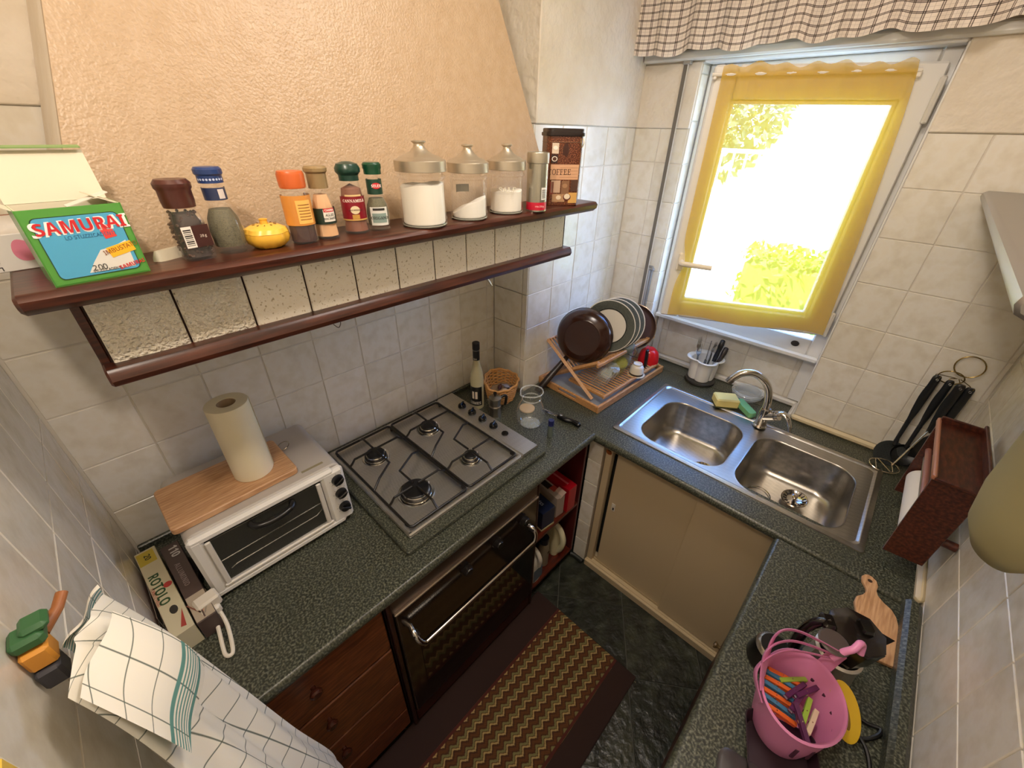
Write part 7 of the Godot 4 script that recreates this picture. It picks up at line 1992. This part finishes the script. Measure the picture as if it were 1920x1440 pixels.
func towel_and_rug() -> void:
	# painted wooden hook on the left wall
	var h := thing("wooden_hook", "painted wooden wall hook in green, orange and dark grey", "hook", Vector3(0.0, 1.448, 0.783))
	part("orange_block", M.new().box(Vector3(0.012, 0.0, 0.0), Vector3(0.022, 0.027, 0.026), 0.003), mt("c98a34", 0.45), h)
	part("green_block", M.new().box(Vector3(0.013, 0.022, -0.004), Vector3(0.026, 0.016, 0.027), 0.004).box(Vector3(0.021, 0.031, -0.009), Vector3(0.022, 0.011, 0.025), 0.004), mt("2f5a33", 0.5), h)
	part("dark_block", M.new().box(Vector3(0.011, -0.0275, 0.004), Vector3(0.02, 0.028, 0.027), 0.003), mt("35343a", 0.5), h)
	part("peg", M.new().tube([Vector3(0.02, 0.012, -0.01), Vector3(0.034, 0.016, -0.03), Vector3(0.04, 0.02, -0.045)], [0.006, 0.0055, 0.0055], 10), mt("8a5226", 0.45), h)
	var h2 := thing("yellow_hook", "yellow painted wooden wall hook at the lower left corner of the view", "hook", Vector3(0.0, 1.515, 0.965))
	part("yellow_block", M.new().box(Vector3(0.012, 0.0, 0.0), Vector3(0.022, 0.05, 0.04), 0.006), mt("d9b648", 0.5), h2)
	part("block_back", M.new().box(Vector3(0.004, -0.04, 0.0), Vector3(0.006, 0.04, 0.036), 0.002), mt("b8935a", 0.5), h2)
	# checked tea towel
	var im := Image.create(256, 768, false, Image.FORMAT_RGB8)
	var base := Color("f0ebdd"); var line := Color("4d564c"); var teal := Color("5f918a")
	for y in 768:
		for x in 256:
			var c := base
			if x % 36 == 17 or y % 36 == 17:
				c = line
			if (y >= 660 and y < 668) or (y >= 706 and y < 714) or (y >= 672 and y < 702 and y % 7 < 3):
				c = teal
			im.set_pixel(x, y, c)
	var tm := picture(im, 0.95)
	tm.cull_mode = BaseMaterial3D.CULL_DISABLED
	var t := thing("tea_towel", "white tea towel with dark check lines and teal stripes hanging on the left wall", "tea towel")
	# s from the right hand edge to the left one, t down
	var re := [Vector3(0.066, 1.447, 0.748), Vector3(0.08, 1.33, 0.732), Vector3(0.1, 1.1, 0.703), Vector3(0.138, 0.8, 0.7), Vector3(0.176, 0.56, 0.7), Vector3(0.17, 0.5, 0.72)]
	var le := [Vector3(0.03, 1.452, 0.862), Vector3(0.044, 1.36, 0.885), Vector3(0.066, 1.12, 0.93), Vector3(0.09, 0.82, 0.96), Vector3(0.11, 0.58, 0.98), Vector3(0.11, 0.5, 0.98)]
	var rp := smooth_path(re, 10); var lp := smooth_path(le, 10)
	var drape := func(s: float, tt: float) -> Vector3:
		var i := mini(int(tt * 50.0), 49); var fr := tt * 50.0 - i
		var a: Vector3 = rp[i].lerp(rp[i + 1], fr); var bb: Vector3 = lp[i].lerp(lp[i + 1], fr)
		var q := a.lerp(bb, s)
		var bulge := 0.024 * sin(s * PI) * (1.0 - exp(-tt * 7.0)) * (1.0 - 0.4 * tt)
		var ridge := 0.012 * exp(-pow((s - 0.36 + 0.1 * tt) / 0.07, 2.0)) - 0.014 * exp(-pow((s - 0.52 + 0.12 * tt) / 0.06, 2.0))
		var wave := 0.0035 * sin(s * 26.0 + 5.0 * tt) * minf(1.0, tt * 4.0)
		return q + Vector3(bulge + ridge * minf(1.0, 0.3 + tt * 3.0) + wave, 0.014 * sin(s * PI) * maxf(0.0, 1.0 - tt * 6.0), 0)
	part("front_fold", M.new().sheet(64, 90, drape, func(s: float, tt: float) -> Vector2: return Vector2(0.1 + s * lerpf(0.45, 0.95, tt) + 0.25 * tt, 0.02 + 0.93 * tt + 0.1 * s)), tm, t, "", 80.0)
	var back := func(s: float, tt: float) -> Vector3:
		var q := Vector3(0.066, 1.452, 0.742).lerp(Vector3(0.03, 1.456, 0.81), s)
		var e := Vector3(0.02, 1.2, 0.69).lerp(Vector3(0.012, 1.2, 0.8), s)
		var m := q.lerp(e, tt)
		return m + Vector3(0.004 * sin(s * 14.0) * tt, 0.016 * sin(minf(tt * 3.0, 1.0) * PI) + 0.004 * sin(s * 9.0), -0.028 * sin(minf(tt * 2.0, 1.0) * PI))
	part("back_fold", M.new().sheet(36, 40, back, func(s: float, tt: float) -> Vector2: return Vector2(0.1 + 0.5 * s, 0.82 + 0.4 * tt)), tm, t, "", 80.0)
	var corner := func(s: float, tt: float) -> Vector3:
		var a := Vector3(0.074, 1.462, 0.797).lerp(Vector3(0.036, 1.452, 0.87), s)
		var bb := Vector3(0.106, 1.3, 0.805).lerp(Vector3(0.07, 1.31, 0.905), s)
		var q := a.lerp(bb, tt)
		return q + Vector3(0.014 * sin(tt * PI) * (1.0 - 0.5 * s) + 0.003 * sin(s * 7.0), 0, 0.012 * sin(tt * PI))
	part("corner_fold", M.new().sheet(26, 26, corner, func(s: float, tt: float) -> Vector2: return Vector2(0.06 + 0.35 * s, 0.75 + 0.21 * tt - 0.04 * s)), tm, t, "turned over corner with teal stripes", 80.0)
	# rug
	var ru := Image.create(128, 256, false, Image.FORMAT_RGB8)
	var cols := [Color("3f220f"), Color("50300f"), Color("a48c58"), Color("6f6a40"), Color("5d3418")]
	for y in 256:
		for x in 128:
			var zig := int(absf(fposmod(y / 2.0, 8.0) - 4.0) * 1.6)
			var xx := posmod(x + zig, 18)
			var c: Color = cols[0]
			if xx < 3:
				c = cols[2]
			elif xx >= 4 and xx < 8:
				c = cols[3]
			elif xx >= 10 and xx < 15:
				c = cols[4] if (x / 2 + y / 2) % 2 else cols[1]
			if x < 4 or x > 123:
				c = Color("4a1c14")
			ru.set_pixel(x, y, c)
	var rm := picture(ru, 0.98)
	rm.texture_filter = BaseMaterial3D.TEXTURE_FILTER_LINEAR
	var r := thing("kitchen_rug", "brown and mustard zigzag woven rug with plain dark borders in front of the oven", "rug", Vector3(0.56, 0.002, 0.865), 0.0)
	part("dark_border", M.new().box(Vector3(0, 0.004, 0), Vector3(1.17, 0.008, 0.535), 0.003), mt("2c1a15", 0.98), r)
	var pm := M.new()
	pm.box(Vector3(0, 0.0075, 0.018), Vector3(1.164, 0.006, 0.318), 0.002)
	# one repeat across the width, the zigzags running along the rug
	pm.quad(Vector3(-0.581, 0.0108, 0.176), Vector3(0.581, 0.0108, 0.176), Vector3(0.581, 0.0108, -0.14), Vector3(-0.581, 0.0108, -0.14), Vector2(0, 0), Vector2(0, 2.0), Vector2(1, 2.0), Vector2(1, 0))
	part("zigzag_panel", pm, rm, r)
